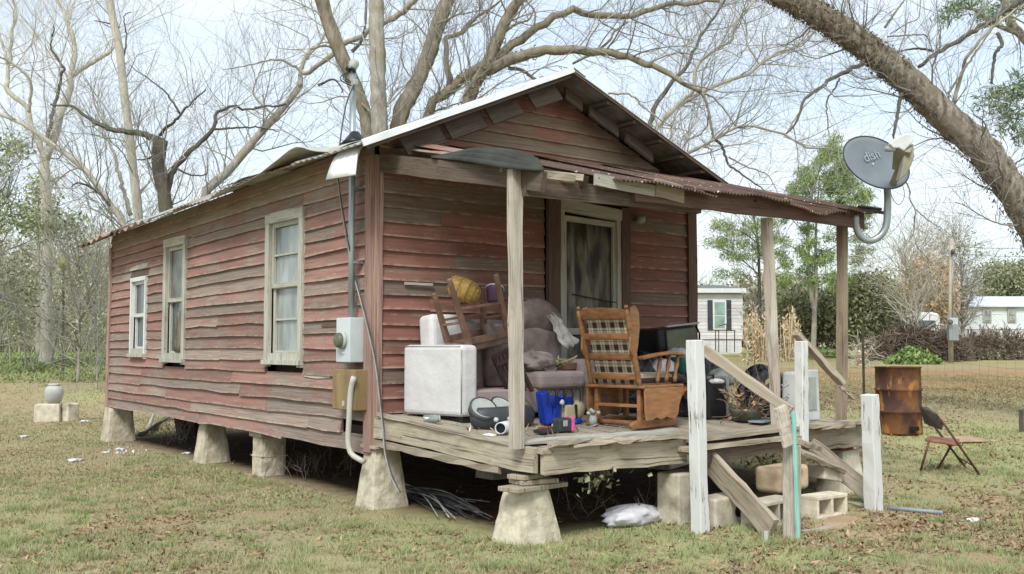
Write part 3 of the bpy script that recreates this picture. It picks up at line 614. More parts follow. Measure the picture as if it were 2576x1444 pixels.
# ----- porch floor
PF = -2.36
def fz(y): return .855+.055*y
x = .03; k = 0
while x < 4.40:
    wd = random.uniform(.10, .135); e = PF-random.uniform(-.07, .07); dz = random.uniform(-.008, .008)
    if 1.5 < x < 3.05: e = PF+random.uniform(.06, .22)
    m = MB(); m.bar((x+wd/2, .0-.03, fz(-.03)+dz-.014), (x+wd/2+random.uniform(-.01, .01), e, fz(e)+dz-.014-random.uniform(0, .02)), wd-.008, .026, (0, 0, 1), 4, .003); m.build('floor_board', 'woody', house)
    x += wd
def plank(a, b, wd, th, mat='woodx', name='porch_plank', up=(0, 0, 1), n=6, wob=.004, label=None):
    o = MB().bar(a, b, wd, th, up, n, wob).build(name, mat, house)
    if label: o['label'] = label
    return o
plank((.0, -.02, .74), (.03, PF+.02, .63), .05, .19, 'mossy', 'side_beam', (0, 0, 1), 10, .01)
plank((.0, -.02, .60), (.02, -1.9, .52), .045, .06, 'woody', 'side_beam', (0, 0, 1), 8, .012)
plank((-.02, -.10, .865), (.02, PF+.25, .738), .06, .03, 'woody', 'floor_edging', (0, 0, 1), 8, .006)
plank((.06, PF-.02, .63), (1.62, PF-.04, .61), .045, .20, 'mossy', 'front_beam', (0, 0, 1), 10, .007)
plank((3.28, PF+.0, .60), (4.42, PF+.02, .60), .05, .22, 'mossy', 'front_beam', (0, 0, 1), 8, .012)
plank((1.60, PF+.10, .62), (3.20, PF+.12, .63), .05, .12, 'darkwood', 'front_beam', (0, 0, 1), 8, .008)
plank((1.58, PF-.02, .70), (3.08, PF-.02, .74), .26, .03, 'woodx', 'porch_plank', (0, 0, 1), 8, .005)
plank((1.50, PF-.10, .64), (3.05, PF-.08, .655), .20, .035, 'woodx', 'porch_plank', (0, 0, 1), 8, .007)
plank((1.62, PF-.12, .56), (3.1, PF-.10, .58), .05, .10, 'beam', 'porch_plank', (0, 0, 1), 8, .006)
plank((-.02, -2.14, .755), (1.62, -2.26, .765), .16, .03, 'frame', 'porch_plank', (0, 0, 1), 8, .004, 'long pale loose plank along the porch edge')
plank((.30, PF-.05, .735), (1.55, PF-.07, .742), .12, .028, 'mossy', 'porch_plank', (0, .1, 1), 8, .010)
plank((.1, PF-.09, .755), (.75, PF-.03, .752), .10, .025, 'mossy', 'porch_plank', (0, .2, 1), 6, .012)
plank((.75, PF-.12, .752), (1.2, PF-.06, .752), .09, .024, 'wood', 'porch_plank', (0, -.1, 1), 5, .012)
plank((3.3, PF-.05, .735), (4.4, PF-.03, .74), .17, .03, 'mossy', 'porch_plank', (0, 0, 1), 6, .008)
plank((3.45, PF-.12, .71), (3.95, PF-.12, .715), .10, .03, 'wood', 'porch_plank', (0, .2, 1), 5, .010)
plank((4.40, -.05, .72), (4.40, PF+.05, .60), .05, .18, 'mossy', 'side_beam', (0, 0, 1), 8, .008)
for xx in (.8, 1.7, 2.6, 3.5): plank((xx, -.05, .74), (xx, PF+.12, .61), .05, .14, 'darkwood', 'joist', (0, 0, 1), 2, 0)
# ----- porch posts and beams
def post(x, y, z0, z1, wd, mat='woodz', lean=(0, 0), n=9, wob=.006):
    o = MB().bar((x, y, z0), (x+lean[0], y+lean[1], z1), wd, wd*.9, (.0, 1, 0), n, wob).build('porch_post', mat, house); return o
p = ony(1300, 1118, -2.22); post(p[0], -2.22, .72, 2.86, .088, lean=(-.02, 0))
p = ony(1952, 1050, -2.25); q = ony(1928, 545, -2.25); post(p[0], -2.25, .74, 2.72, .084, 'woodz', (q[0]-p[0], 0), wob=.012)
p = ony(2117, 1062, -2.22); q = ony(2119, 555, -2.22); LASTPOST = post(p[0], -2.22, .72, 2.74, .086, 'trimdark', (q[0]-p[0], 0))
M['postgrey'] = wood('brown_grey_post', S(158, 144, 124), S(126, 112, 96), S(104, 90, 76), .6); LASTPOST.data.materials[0] = M['postgrey']
plank((.02, -.06, 3.24), (.0, -1.25, 2.99), .045, .17, 'beam', 'roof_beam', (0, 0, 1), 5, .004)
plank((-.03, -1.1, 3.02), (-.02, -2.50, 2.735), .05, .16, 'beam', 'roof_beam', (0, 0, 1), 6, .005)
plank((-.05, -2.30, 2.72), (1.9, -2.34, 2.745), .05, .15, 'beam', 'roof_beam', (0, 0, 1), 6, .006)
plank((1.05, -2.375, 2.78), (4.36, -2.38, 2.80), .05, .17, 'trimdark', 'roof_beam', (0, 0, 1), 10, .006)
plank((.6, -2.40, 2.83), (1.28, -2.405, 2.80), .03, .10, 'frame', 'roof_beam', (0, 0, 1), 4, .006)
plank((1.27, -2.41, 2.83), (1.62, -2.41, 2.80), .03, .15, 'wood', 'roof_beam', (0, 0, 1), 3, .006)
for xx in (.5, 1.2, 1.9, 2.6, 3.3, 4.0): plank((xx, -.05, 3.42), (xx, -2.40, 2.80), .045, .09, 'darkwood', 'rafter', (0, 0, 1), 2, .003)
plank((-.05, -2.0, 2.90), (.42, -2.46, 2.815), .05, .05, 'wood', 'loose_batten', (0, 0, 1), 4, .008)
plank((-.02, -2.44, 2.80), (.32, -2.46, 2.795), .05, .05, 'wood', 'loose_batten', (0, 0, 1), 4, .008)
# porch roof: corrugated rusty sheets with the left end torn up
def proof(xa, xb, ytop, ybot, ztop, zbot, wav, seed, mat, nm='porch_roof_sheet', curlfn=None, per=.042):
    nu = int((xb-xa)/per*6)
    def fn(u, v):
        x = xa+(xb-xa)*u; y = ytop+(ybot-ytop)*v; z = ztop+(zbot-ztop)*v+.010*math.sin(x/per*2*PI)
        z += wav*v*v*(math.sin(x*2.3+seed)+.6*math.sin(x*5.1+seed*2)+.35*math.sin(x*11.3+seed*3)); y += .03*v*math.sin(x*3.1+seed)
        if curlfn: y, z = curlfn(u, v, y, z)
        return (x, y, z)
    m = MB(); m.grid(fn, nu, 5); return m.build(nm, mat, house, True, solid=.004)
proof(.78, 1.95, -.03, -2.52, 3.50, 2.83, .018, .5, 'rustroof'); proof(1.90, 2.95, -.03, -2.53, 3.53, 2.835, .026, 1.5, 'rustroof')
proof(2.90, 3.95, -.03, -2.52, 3.55, 2.835, .032, 3.0, 'rustroof'); proof(3.90, 4.72, -.03, -2.50, 3.56, 2.84, .03, 4.4, 'rustroof')
def tornup(u, v, y, z): return y, z-.05*v+.05*math.sin(u*3+v*2)
m = MB()
A = [ony(1030, 364, -.3), ony(1190, 376, -.25), ony(1330, 408, -.75), ony(1245, 400, -1.2)]
m.grid(lambda u, v: tuple((A[0]*(1-u)+A[1]*u)*(1-v)+(A[3]*(1-u)+A[2]*u)*v+np.array([0, 0, .03*math.sin(u*8)])), 14, 6); o = m.build('porch_roof_sheet', 'rusttin', house, True, solid=.005); o['label'] = 'bent pinkish white tin scrap by the gable foot'
LOW = [(1085, 396, -1.0), (1150, 404, -1.45), (1215, 414, -1.9), (1290, 425, -2.3), (1368, 431, -2.52)]; HIGH = [(1085, 392, -.75), (1150, 391, -1.1), (1215, 386, -1.5), (1290, 384, -1.9), (1352, 402, -2.3)]
LOW = spline([ony(*q) for q in LOW], 25); HIGH = spline([ony(*q) for q in HIGH], 25)
def curlsheet(u, v):
    i = int(round(u*24)); q = LOW[i]*(1-v)+HIGH[i]*v; s = math.sin(PI*u)
    return (q[0], q[1], q[2]+.05*math.sin(PI*v)*s+.026*math.sin(v*2*PI*5)*min(1, u*3))
m = MB(); m.grid(curlsheet, 24, 48); o = m.build('porch_roof_sheet', 'steelpost', house, True, solid=.005); o['label'] = 'dark green corrugated sheet curled up over the corner post'
o.data.materials[0] = simple('dark_mossy_tin', S(62, 64, 57), S(44, 45, 40), 4, rough=.7, bs=.1)
m = MB(); a = ony(1060, 372, -.35); m.grid(lambda u, v: (.15+.75*u, -.03-.9*v, 3.40-.20*v+.02*math.sin(u*9)+.01*math.sin(u*40)), 20, 4); m.build('porch_roof_sheet', 'rusttin', house, True, solid=.005)
# bare bulb holder by the door, steel pole sticking out under the roof edge
m = MB(); p = ony(1607, 553, -.06); m.lathe([(.02, -.03), (.045, 0), (.05, .03), (.03, .045)], p, 14, Matrix.Rotation(PI/2, 3, 'X')); m.tube([p+np.array([-.02, -.04, 0]), p+np.array([-.04, -.09, -.005])], [.035, .05], 12); m.build('porch_lamp', 'ltgrey', house, True)
m = MB(); m.tube([ony(2160, 520, -2.40), ony(2216, 526, -2.42)], .016, 8); m.build('steel_rod', 'iron', house)
# hanging splinters of siding on the front wall
plank(ony(1018, 713, -.04), ony(1088, 716, -.05), .02, .025, 'frame', 'loose_batten', (0, 0, 1), 3, .003)

# ---------------------------------------------------------------- piers
def pier(x, y, wb, wt, h, label, mat='concrete', rot=0, group='concrete piers under the house'):
    t = thing('concrete_pier', label, 'pier', (x, y, 0), rot, group)
    m = MB(); sd_ = random.uniform(0, 90); n = 7; V = []; F = []
    for j in range(n+1):
        q = j/n; wq = wb+(wt-wb)*q; z = -.06+(h+.06)*q
        for i in range(4*n):
            k, u = divmod(i, n); u = u/n*2-1; x, y = ((u, -1), (1, u), (-u, 1), (-1, -u))[k]; ch = 1-.05*max(0, abs(x)+abs(y)-1.72)/.28-.02*random.random()*(abs(x)+abs(y) > 1.8)
            V.append((x*wq/2*ch+random.uniform(-.004, .004), y*wq*.45*ch+random.uniform(-.004, .004), z+random.uniform(-.004, .004)*(0 < j < n)-(.012*random.random() if j == n and abs(x)+abs(y) > 1.6 else 0)))
    for j in range(n):
        for i in range(4*n): F.append((j*4*n+i, j*4*n+(i+1) % (4*n), (j+1)*4*n+(i+1) % (4*n), (j+1)*4*n+i))
    F.append(tuple(range(n*4*n, (n+1)*4*n))); m.add(V, F); m.build('pier_body', mat, t, local=True); return t
pier(.11, .06, .42, .26, .535, 'tapered cream concrete pier under the front corner beside the cable coil')
m = MB(); m.box((.10, .05, .552), (.30, .28, .03)); tag(m.build('shim_board', 'wood', None, bevel=.004), 'thin weathered shim board on the corner pier', 'board')
pier(.20, 4.55, .42, .26, .50, 'tapered cream concrete pier, second from the rear along the house side')
pier(.12, 8.9-.6, .46, .36, .52, 'stubby cream concrete pier under the far rear corner, with a branch against it')
t = pier(.20, 2.78, .32, .31, .44, 'straight stacked concrete pier between the two tapered ones')
m = MB(); m.box((0, 0, .47), (.36, .34, .05)); m.build('cap_block', 'concrete', t, bevel=.008, local=True)
m = MB(); m.box((0, 0, .225), (.326, .296, .006)); m.build('mortar_joint', 'block', t, local=True)
pier(.12, -2.12, .46, .27, .40, 'tapered cream concrete pier under the near porch corner with boards stacked on it')
pier(4.22, -2.16, .42, .30, .44, 'tapered grey concrete pier at the right porch corner topped by a red brick', 'block')
m = MB(); m.box((4.25, -2.18, .473), (.22, .11, .065)); tag(m.build('brick', 'brick', None, bevel=.005), 'red brick lying on top of the right porch pier', 'brick')
for i, (dx, dy, z, l, w_, rr, lab) in enumerate(((.0, 0, .415, .56, .22, .12, 'wide bottom shim board overhanging the near porch pier'), (.02, .02, .455, .34, .20, -.1, 'middle shim board on the near porch pier'), (-.02, .04, .495, .30, .18, .2, 'top shim board right below the porch corner'))):
    R = Matrix.Rotation(rr, 3, 'Z')
    tag(MB().box((.14+dx, -2.18+dy, z), (l, w_, .036), R).build('shim_board', 'wood', None, bevel=.006), lab, 'board', 'boards stacked on the porch pier')
for x_, y_ in ((2.2, 1), (3.9, 4.5), (4.1, .1)): pier(x_, y_, .42, .28, .58, 'concrete pier in the dark below the house floor')
# ---------------------------------------------------------------- services on the house side
def onfl(px, py):
    z = .8
    for _ in range(8): p = onz(px, py, z); z = fz(p[1])
    return np.array([p[0], p[1], z])
V3 = Vector
t = thing('electric_meter', 'pale grey meter box with round dial and tall conduit on the red side wall', 'electric meter', (-.1, .5, 1.4))
a = onx(847, 800, -.19); b = onx(880, 912, -.19); y0, y1, z0, z1 = float(b[1]), float(a[1]), float(b[2]), float(a[2])
MX, MY = -.12, (y0+y1)/2-.02
m = MB(); m.box((-.11, (y0+y1)/2, (z0+z1)/2), (.17, y1-y0, z1-z0)); m.build('meter_box', 'greybox', t, bevel=.008)
c = onx(862, 856, -.20); R = Matrix.Rotation(-PI/2, 3, 'Y')
m = MB(); m.lathe([(.085, -.01), (.085, .02), (.075, .03)], c, 20, R); m.build('meter_ring', 'ltgrey', t, True); m = MB(); m.lathe([(.074, 0), (.07, .06), (.05, .075), (.0, .08)], c, 20, R, True, False); m.build('meter_dial', 'olive', t, True)
m = MB(); m.box(onx(863, 888, -.2), (.008, .05, .012)); m.build('seal_tag', 'paper', t)
top = onx(888, 168, MX)
my = float(onx(884, 790, MX)[1])
m = MB(); m.tube([(MX, my, z1-.02), (MX, my+.01, 2.6), (MX, float(top[1]), float(top[2]))], .032, 12); m.build('conduit', 'galv', t, True)
for py in (472, 660): 
    p = onx(886, py, MX); m = MB(); m.box((MX+.05, p[1], p[2]), (.10, .085, .022)); m.build('pipe_strap', 'galv', t)
m = MB(); m.lathe([(.036, -.04), (.045, .0), (.05, .04), (.036, .07), (.0, .08)], top, 14, Matrix.Rotation(.35, 3, 'Y')); m.build('weatherhead', 'ltgrey', t, True); m = MB(); m.lathe([(.055, -.02), (.055, .0)], (top[0]-.02, top[1], top[2]-.03), 12, Matrix.Rotation(.5, 3, 'Y')); m.build('weatherhead_mouth', 'blackpl', t)
p = onx(893, 352, MX); m = MB(); m.lathe([(.15, -.05), (.10, .0), (.045, .07), (.036, .08)], p, 12); m.build('roof_boot', 'blackpl', t, True)
for k in range(3):
    s = top+np.array([-.03, 0, -.04]); e = onx(886+k*2-4, 205+k*5, MX-.03)
    m = MB(); m.tube([tuple(q) for q in spline([s, s+np.array([-.05-.02*k, .02*k, -.08]), e+np.array([-.05, .02*k, .02]), e], 8)], .006, 5); m.build('drip_wire', 'rubber', t, True)
m = MB(); m.box(onx(892, 208, MX-.02), (.05, .07, .06)); m.build('cable_clamp', 'ltgrey', t, bevel=.01)
t = thing('utility_box', 'tan brown steel utility box below the meter with white pipe curving under the house', 'utility box', (-.1, .55, .85))
a = onx(838, 928, -.18); b = onx(893, 1034, -.18); y0, y1, z0, z1 = float(b[1]), float(a[1]), float(b[2]), float(a[2])
m = MB(); m.box((-.105, (y0+y1)/2, (z0+z1)/2), (.155, y1-y0, z1-z0)); m.build('box_body', 'brownbox', t, bevel=.008)
m = MB(); m.box((-.187, (y0+y1)/2, (z0+z1)/2-.02), (.012, y1-y0-.03, z1-z0-.05)); m.build('box_lid', 'brownbox', t, bevel=.004)
m = MB(); m.box(onx(864, 1015, -.196), (.012, .03, .05)); m.build('latch', 'ltgrey', t)
xx = -.215; m = MB(); m.tube([tuple(q) for q in spline([onx(890, 948, xx), onx(882, 985, xx), onx(878, 1060, xx), onx(876, 1110, xx), onx(884, 1142, xx+.02), onx(916, 1162, xx+.08)], 16)], .026, 10); m.build('plastic_pipe', 'pvc', t, True)
# cables down the corner to the heap on the ground
t = thing('cable', 'grey and black overhead cable running from the mast down the house corner to the ground', 'cable', (-.1, 0, 0))
pts = [(888, 214, -.16), (868, 270, -.22), (852, 380, -.30), (850, 452, -.33), (864, 560, -.22), (884, 670, -.10), (905, 750, -.09), (930, 850, -.09), (945, 925, -.09), (955, 1010, -.09), (963, 1085, -.10), (968, 1140, -.16), (984, 1200, -.24), (1004, 1238, -.28)]
for k, (mat, dx) in enumerate((('greycable', 0), ('dkgrey', 4))):
    m = MB(); m.tube([tuple(q) for q in spline([onx(x+dx*(1 if y > 500 else .3), y, z-.008*k) for x, y, z in pts], 40)], .0062, 6); m.build('cable_strand', mat, t, True)
t = thing('cable_heap', 'heap of loose black and silver cable ends lying on the ground beside the corner pier', 'cables', onground(1110, 1275))
for k in range(30):
    a = onground(1005+random.uniform(-8, 12), 1246+random.uniform(-6, 10)); e = onground(1120+random.uniform(-20, 120), 1292+random.uniform(-22, 26)); md = (a+e)/2+np.array([random.uniform(-.08, .08), random.uniform(-.1, .1), 0])
    a = a+np.array([0, 0, random.uniform(.02, .13)]); md[2] += random.uniform(.03, .12); e[2] += random.uniform(.01, .06)
    m = MB(); m.tube([tuple(q) for q in spline([a, md, e], 9)], random.choice((.005, .006, .009)), 5); m.build('cable_strand', random.choice(('rubber', 'greycable', 'greycable', 'dkgrey')), t, True)

# ---------------------------------------------------------------- satellite dish on the porch beam
hook = ony(2158, 548, -2.42); dep = float((hook-CAM)@FWD)
t = thing('satellite_dish', 'grey oval satellite dish on a curved pipe at the porch roof corner', 'satellite dish', hook)
def cp(px, py, dd=0): return at(px, py, dep+dd)
m = MB(); m.tube([tuple(q) for q in spline([cp(2152, 540), cp(2153, 566), cp(2162, 590), cp(2180, 604), cp(2202, 602), cp(2222, 584), cp(2231, 556), cp(2233, 500), cp(2231, 462, -.05)], 36)], .036, 12); m.build('mast_pipe', 'galv', t, True)
dc = V3(cp(2205, 408, -.10)); nrm = (V3(RT)*.30+V3(UPV)*.46-V3(FWD)*.86).normalized()
ux = (V3(RT)+V3(UPV)*.10); ux = (ux-nrm*ux.dot(nrm)).normalized(); uy = nrm.cross(ux); a_, b_ = .385, .315
m = MB(); V = [dc-nrm*.06]; F = []; nr, na = 7, 44
for i in range(1, nr+1):
    for j in range(na): q = i/nr; an = 2*PI*j/na; V.append(dc+ux*(a_*q*math.cos(an))+uy*(b_*q*math.sin(an))-nrm*(.06*(1-q*q)))
for j in range(na):
    F.append((0, 1+j, 1+(j+1) % na))
    for i in range(nr-1): F.append((1+i*na+j, 1+(i+1)*na+j, 1+(i+1)*na+(j+1) % na, 1+i*na+(j+1) % na))
m.add(V, F); m.build('reflector', 'dish', t, True, solid=.006)
m = MB(); m.tube([dc+ux*(a_*math.cos(2*PI*j/44))+uy*(b_*math.sin(2*PI*j/44)) for j in range(45)], .008, 6, False); m.build('reflector_rim', 'dkgrey', t, True)
m = MB(); m.box(dc-nrm*.11-uy*.06, (.16, .10, .16), nrm.to_track_quat('Y', 'Z').to_matrix()); m.build('mount_bracket', 'dkgrey', t, bevel=.01)
foot = V3(cp(2243, 470, -.12)); head = V3(cp(2272, 372, -.52))
m = MB(); m.bar(foot-uy*.0, V3(cp(2262, 425, -.32)), .05, .07, nrm, 3, 0); m.bar(V3(cp(2262, 425, -.32)), head, .07, .13, nrm, 3, 0, 1.25); m.build('feed_arm', 'beigepl', t, bevel=.012)
def poly3(pts, d, th=.05): 
    P = [V3(cp(x, y, d)) for x, y in pts]; n_ = len(P); k = V3(FWD)*th
    return MB().add(P+[p+k for p in P], [tuple(range(n_)), tuple(range(2*n_-1, n_-1, -1))]+[(i, n_+i, n_+(i+1) % n_, (i+1) % n_) for i in range(n_)])
poly3([(2238, 362), (2250, 350), (2262, 342), (2284, 335), (2300, 339), (2298, 358), (2288, 366), (2275, 380), (2262, 372), (2248, 373)], -.56, .07).build('feed_housing', 'clear', t, bevel=.012)
poly3([(2275, 381), (2299, 360), (2301, 395), (2294, 415), (2280, 440), (2262, 455), (2270, 420)], -.52, .10).build('feed_arm_cover', 'beigepl', t, bevel=.012)
c = V3(cp(2240, 374, -.5)); m = MB(); m.lathe([(.028, -.05), (.034, 0), (.024, .05)], c, 12, (-V3(RT)*.8+V3(FWD)*.6).to_track_quat('Z', 'Y').to_matrix()); m.build('feed_horn', 'ltgrey', t, True)
for q in ((2190, 415), (2202, 407)): m = MB(); o_ = V3(cp(*q, -.11)); m.lathe([(.008, 0), (.006, .006)], o_+nrm*.01-nrm*.05, 8, nrm.to_track_quat('Z', 'Y').to_matrix()); m.build('bolt', 'tinwhite', t)
m = MB(); m.tube([tuple(q) for q in spline([cp(2236, 462), cp(2246, 500), cp(2262, 515), cp(2275, 495), cp(2270, 465), cp(2255, 455)], 18)], .004, 4); m.build('coax_loop', 'greycable', t, True)
def lettering(txt, size, org, ux, uy, mat, parent, ext=.0006):
    cu = bpy.data.curves.new('lettering', 'FONT'); cu.body = txt; cu.size = size; cu.extrude = ext; cu.align_x = 'CENTER'; cu.align_y = 'CENTER'; cu.shear = .2
    o = bpy.data.objects.new('lettering_source', cu); C.objects.link(o); dg = bpy.context.evaluated_depsgraph_get(); me = bpy.data.meshes.new_from_object(o.evaluated_get(dg)); bpy.data.objects.remove(o)
    Rm = Matrix((ux, uy, ux.cross(uy))).transposed().to_4x4(); me.transform(Matrix.Translation(V3(org)-wloc(parent))@Rm); return put(me, 'lettering', mat, parent)
tx = (ux*.93+uy*.37).normalized(); ty = nrm.cross(tx)
def onreflector(px, py):
    d = V3(ray(px, py)); k = (dc-nrm*.045-V3(CAM)).dot(nrm)/d.dot(nrm); return V3(CAM)+d*k+nrm*.012
lettering('dish', .145, onreflector(2190, 394), tx, ty, 'dishmark', t); 
# ---------------------------------------------------------------- things on the porch
# sofa against the wall: bleached left half, mauve right half
t = thing('sofa', 'mauve loveseat with sun bleached white left arm against the front wall', 'sofa', (1.27, -.5, .82))
fy = -.86; fl = .80; zb = fl+.07
m = MB(); AR = [(.22, -.12), (.385, fy), (.575, fy), (.47, -.12)]; m.add([(x, y, zb-.01) for x, y in AR]+[(x, y, zb+.64) for x, y in AR], [(3, 2, 1, 0), (4, 5, 6, 7), (0, 1, 5, 4), (1, 2, 6, 5), (2, 3, 7, 6), (3, 0, 4, 7)]); m.build('arm', 'whitecloth', t, bevel=.045, seg=3)['label'] = 'sun bleached white left arm'
m = MB(); m.box((.66, -.17, 1.47), (.42, .24, .66), Matrix.Rotation(-.10, 3, 'X')); m.build('backrest', 'whitecloth', t, bevel=.05, seg=3)['label'] = 'bleached left end of the backrest'
m = MB(); m.box((1.36, -.17, 1.40), (1.14, .24, .72), Matrix.Rotation(-.10, 3, 'X')); m.build('backrest', 'mauve', t, bevel=.07, seg=3)
m = MB(); m.box((1.98, (fy-.10)/2+.02, zb+.24), (.22, -fy-.12, .52)); m.build('arm', 'mauve', t, bevel=.06, seg=3)
m = MB(); m.box((1.22, (fy-.2)/2+.01, zb+.11), (1.30, -fy-.24, .23)); m.build('base', 'mauvelt', t, bevel=.02)
m = MB(); m.box((1.56, (fy-.25)/2-.02, zb+.30), (.60, -fy-.2, .17)); m.build('seat_cushion', 'mauve', t, bevel=.05, seg=3)
m = MB(); m.grid(lambda u, v: (1.02+.95*u, -.34-.02*math.sin(u*9), 1.10+.62*v-.22*max(0, u-.55)*v), 8, 6); m.build('back_cushion', 'mauvedk', t, True, solid=.12, bevel=.03)
m = MB()
for z in (.02, .06): pass
m.tube([(.386, fy+.006, zb+.02), (.386, fy+.006, zb+.60)], .006, 5); m.tube([(.386, fy+.03, zb+.625), (.232, -.15, zb+.625)], .006, 5); m.build('piping', 'ltgrey', t, True)
for x_, y_ in ((.34, -.22), (.47, fy+.08), (1.98, fy+.08), (1.98, -.2)): m = MB(); m.box((x_, y_, fz(y_)+.045), (.09, .09, .09)); m.build('foot', 'blackpl', t)
# curved mauve cushion and purple tub on the sofa back
c = ony(1335, 790, -.32)
t = tag(MB().grid(lambda u, v: (c[0]-.28+.62*u, c[1]-.05*math.sin(PI*v), c[2]-.16+.30*v*math.sin(PI*(.12+.80*(1-u)))**.7), 12, 5).build('cushion', 'mauvedk', None, True, solid=.10, bevel=.03), 'brown mauve cushion with rounded top lying along the sofa back', 'cushion')
c = ony(1243, 742, -.42); R = Matrix.Rotation(.35, 3, 'Y')@Matrix.Rotation(-.3, 3, 'X')
t = thing('plastic_tub', 'purple plastic tub tipped behind the upturned chair legs', 'tub', c); m = MB(); m.lathe([(.06, -.08), (.085, .07), (.09, .075), (.08, .07), (.058, -.07)], c, 18, R, True, True); m.build('tub_body', 'purple', t, True); m = MB(); m.lathe([(.088, .066), (.096, .07), (.094, .078), (.086, .078)], c, 18, R, False, False); m.build('rim', 'clear', t, True)
# straw basket hat
c = ony(1176, 733, -.50); R = (V3(RT)*.9-V3(UPV)*.38-V3(FWD)*.2).to_track_quat('Z', 'Y').to_matrix()
t = thing('straw_basket', 'yellow woven straw basket lying on its side above the sofa', 'basket', c)
m = MB(); m.lathe([(.095, -.17), (.112, -.08), (.112, .0), (.095, .07), (.055, .115), (.0, .13)], c, 22, R, False, False, (1, 1)); m.build('basket_body', 'straw', t, True, solid=.008)
for z_, r_ in ((-.17, .098), (-.07, .116), (.02, .112), (.08, .09)): m = MB(); m.tube([V3(c)+R@V3((r_*math.cos(j*PI/12), r_*math.sin(j*PI/12), z_)) for j in range(25)], .007, 5, False); m.build('woven_band', 'straw', t, True)
m = MB(); m.lathe([(.09, -.16), (.0, -.14)], c, 18, R, False, False); m.build('lining', 'purple', t, True)
# upturned wooden chair standing on its back on the sofa
t = thing('wooden_chair', 'brown wooden chair turned upside down on the sofa with its legs in the air', 'chair', ony(1220, 860, -.6))
A = V3(ony(1178, 868, -.78)); B = V3(ony(1283, 845, -.62)); Cc = V3(ony(1120, 862, -.42)); Dd = B+(Cc-A)
nU = (B-A).cross(Cc-A).normalized(); nU = nU if nU.z > 0 else -nU
m = MB(); m.add([A, B, Dd, Cc]+[q-nU*.07 for q in (A, B, Dd, Cc)], [(0, 1, 2, 3), (7, 6, 5, 4), (0, 4, 5, 1), (1, 5, 6, 2), (2, 6, 7, 3), (3, 7, 4, 0)]); m.build('seat', 'brownwood', t, bevel=.014)
LEG = [(A+(B-A)*.02, V3(ony(1130, 702, -.90))), (B-(B-A)*.04, V3(ony(1247, 690, -.72))), (Cc+(Dd-Cc)*.06, V3(ony(1092, 738, -.48))), (Dd-(Dd-Cc)*.08, V3(ony(1215, 722, -.40)))]
for p, q in LEG: m = MB(); m.bar(p, q, .058, .05, (0, 1, 0), 3, 0, .7); m.build('leg', 'brownwood', t, bevel=.006)
for (i, j, s) in ((0, 1, .55), (2, 3, .45), (0, 2, .35), (1, 3, .35), (2, 3, .72)):
    p = LEG[i][0].lerp(LEG[i][1], s); q = LEG[j][0].lerp(LEG[j][1], s); m = MB(); m.bar(p, q, .026, .022, (0, 0, 1)); m.build('stretcher', 'brownwood', t)
for (i, j) in ((0, 1), (2, 3)):
    p = LEG[i][0]; q = LEG[j][0]; m = MB(); m.bar(p+nU*.03, q+nU*.03, .022, .06, nU); m.build('apron', 'brownwood', t)
# its slatted dark back dropping beneath it
t = thing('broken_chair_back', 'dark slatted chair back hanging down in front of the sofa seat', 'chair back', ony(1275, 930, -.8))
a, b, c_, d_ = V3(ony(1240, 898, -.82)), V3(ony(1285, 872, -.80)), V3(ony(1275, 980, -.80)), V3(ony(1342, 985, -.98))
m = MB(); m.bar(a, c_, .026, .024, (0, 1, 0)); m.bar(b, V3(ony(1340, 985, -.98)), .03, .026, (0, 1, 0), 3); m.build('side_rail', 'dkbrown', t)
for k in range(5):
    s = (k+.5)/5; m = MB(); m.bar(a.lerp(b, s)-V3((0, 0, .01)), c_.lerp(d_, s), .018, .014, (0, 1, 0)); m.build('spindle', 'dkbrown', t)
for s in (0.02, .24): m = MB(); m.bar(a.lerp(c_, s), b.lerp(d_, s), .03, .035, (0, 1, 0)); m.build('top_rail', 'dkbrown', t)
# loose mauve board leaning on the sofa seat
tag(MB().bar(ony(1330, 885, -.60), ony(1395, 935, -.78), .13, .02, (0, -1, .6)).build('loose_board', 'mauvedk', None, bevel=.004), 'thin brown panel leaning across the sofa seat', 'board')
# planter tray with dried stalks on the seat cushion
c = ony(1428, 934, -.66); c[2] = 1.262
t = thing('planter_tray', 'dark brown planter tray of withered green stalks on the sofa cushion', 'planter', c)
m = MB(); m.box((c[0]+.02, c[1], c[2]+.035), (.26, .16, .07), None, 1.15); m.build('tray', 'terra', t, bevel=.008)
V, F, Rn = flakes(np.array(c)+np.c_[rng.normal(-.12, .11, 90), rng.normal(0, .04, 90), .03+np.abs(rng.normal(.03, .03, 90))], np.full(90, .028), .35, (1, 0, .2, .3)); put(npmesh('withered_leaves', shift(V, t), F, Rn), 'withered_leaves', 'leafgreen', t)
for k in range(4): m = MB(); m.bar(c+np.array([-.22+.05*k, -.02*k, .05+.01*k]), c+np.array([.06+.04*k, .02*k, .09+.015*k]), .016, .012, (0, 0, 1), 4, .004); m.build('dry_stalk', 'cream', t)
# towel over the sofa back
A = [ony(1368, 790, -.34), ony(1388, 800, -.40), ony(1412, 838, -.50), ony(1436, 872, -.56)]
cl = spline(A, 20); W = [.05, .06, .075, .10, .105]
def tow(u, v):
    p = cl[int(round(v*19))]; w_ = np.interp(v, [0, .3, .6, .85, 1], [.045, .055, .08, .105, .075]); return (p[0]+(u-.5)*2*w_, p[1]-.03-.02*math.sin(u*14+v*7)-.015*math.sin(v*23), p[2]+(u-.5)*.05+.012*math.sin(u*9+v*12))
tag(MB().grid(tow, 10, 19).build('towel', 'towel', None, True, solid=.016, sub=1), 'crumpled grey white towel draped over the right side of the sofa back', 'towel')
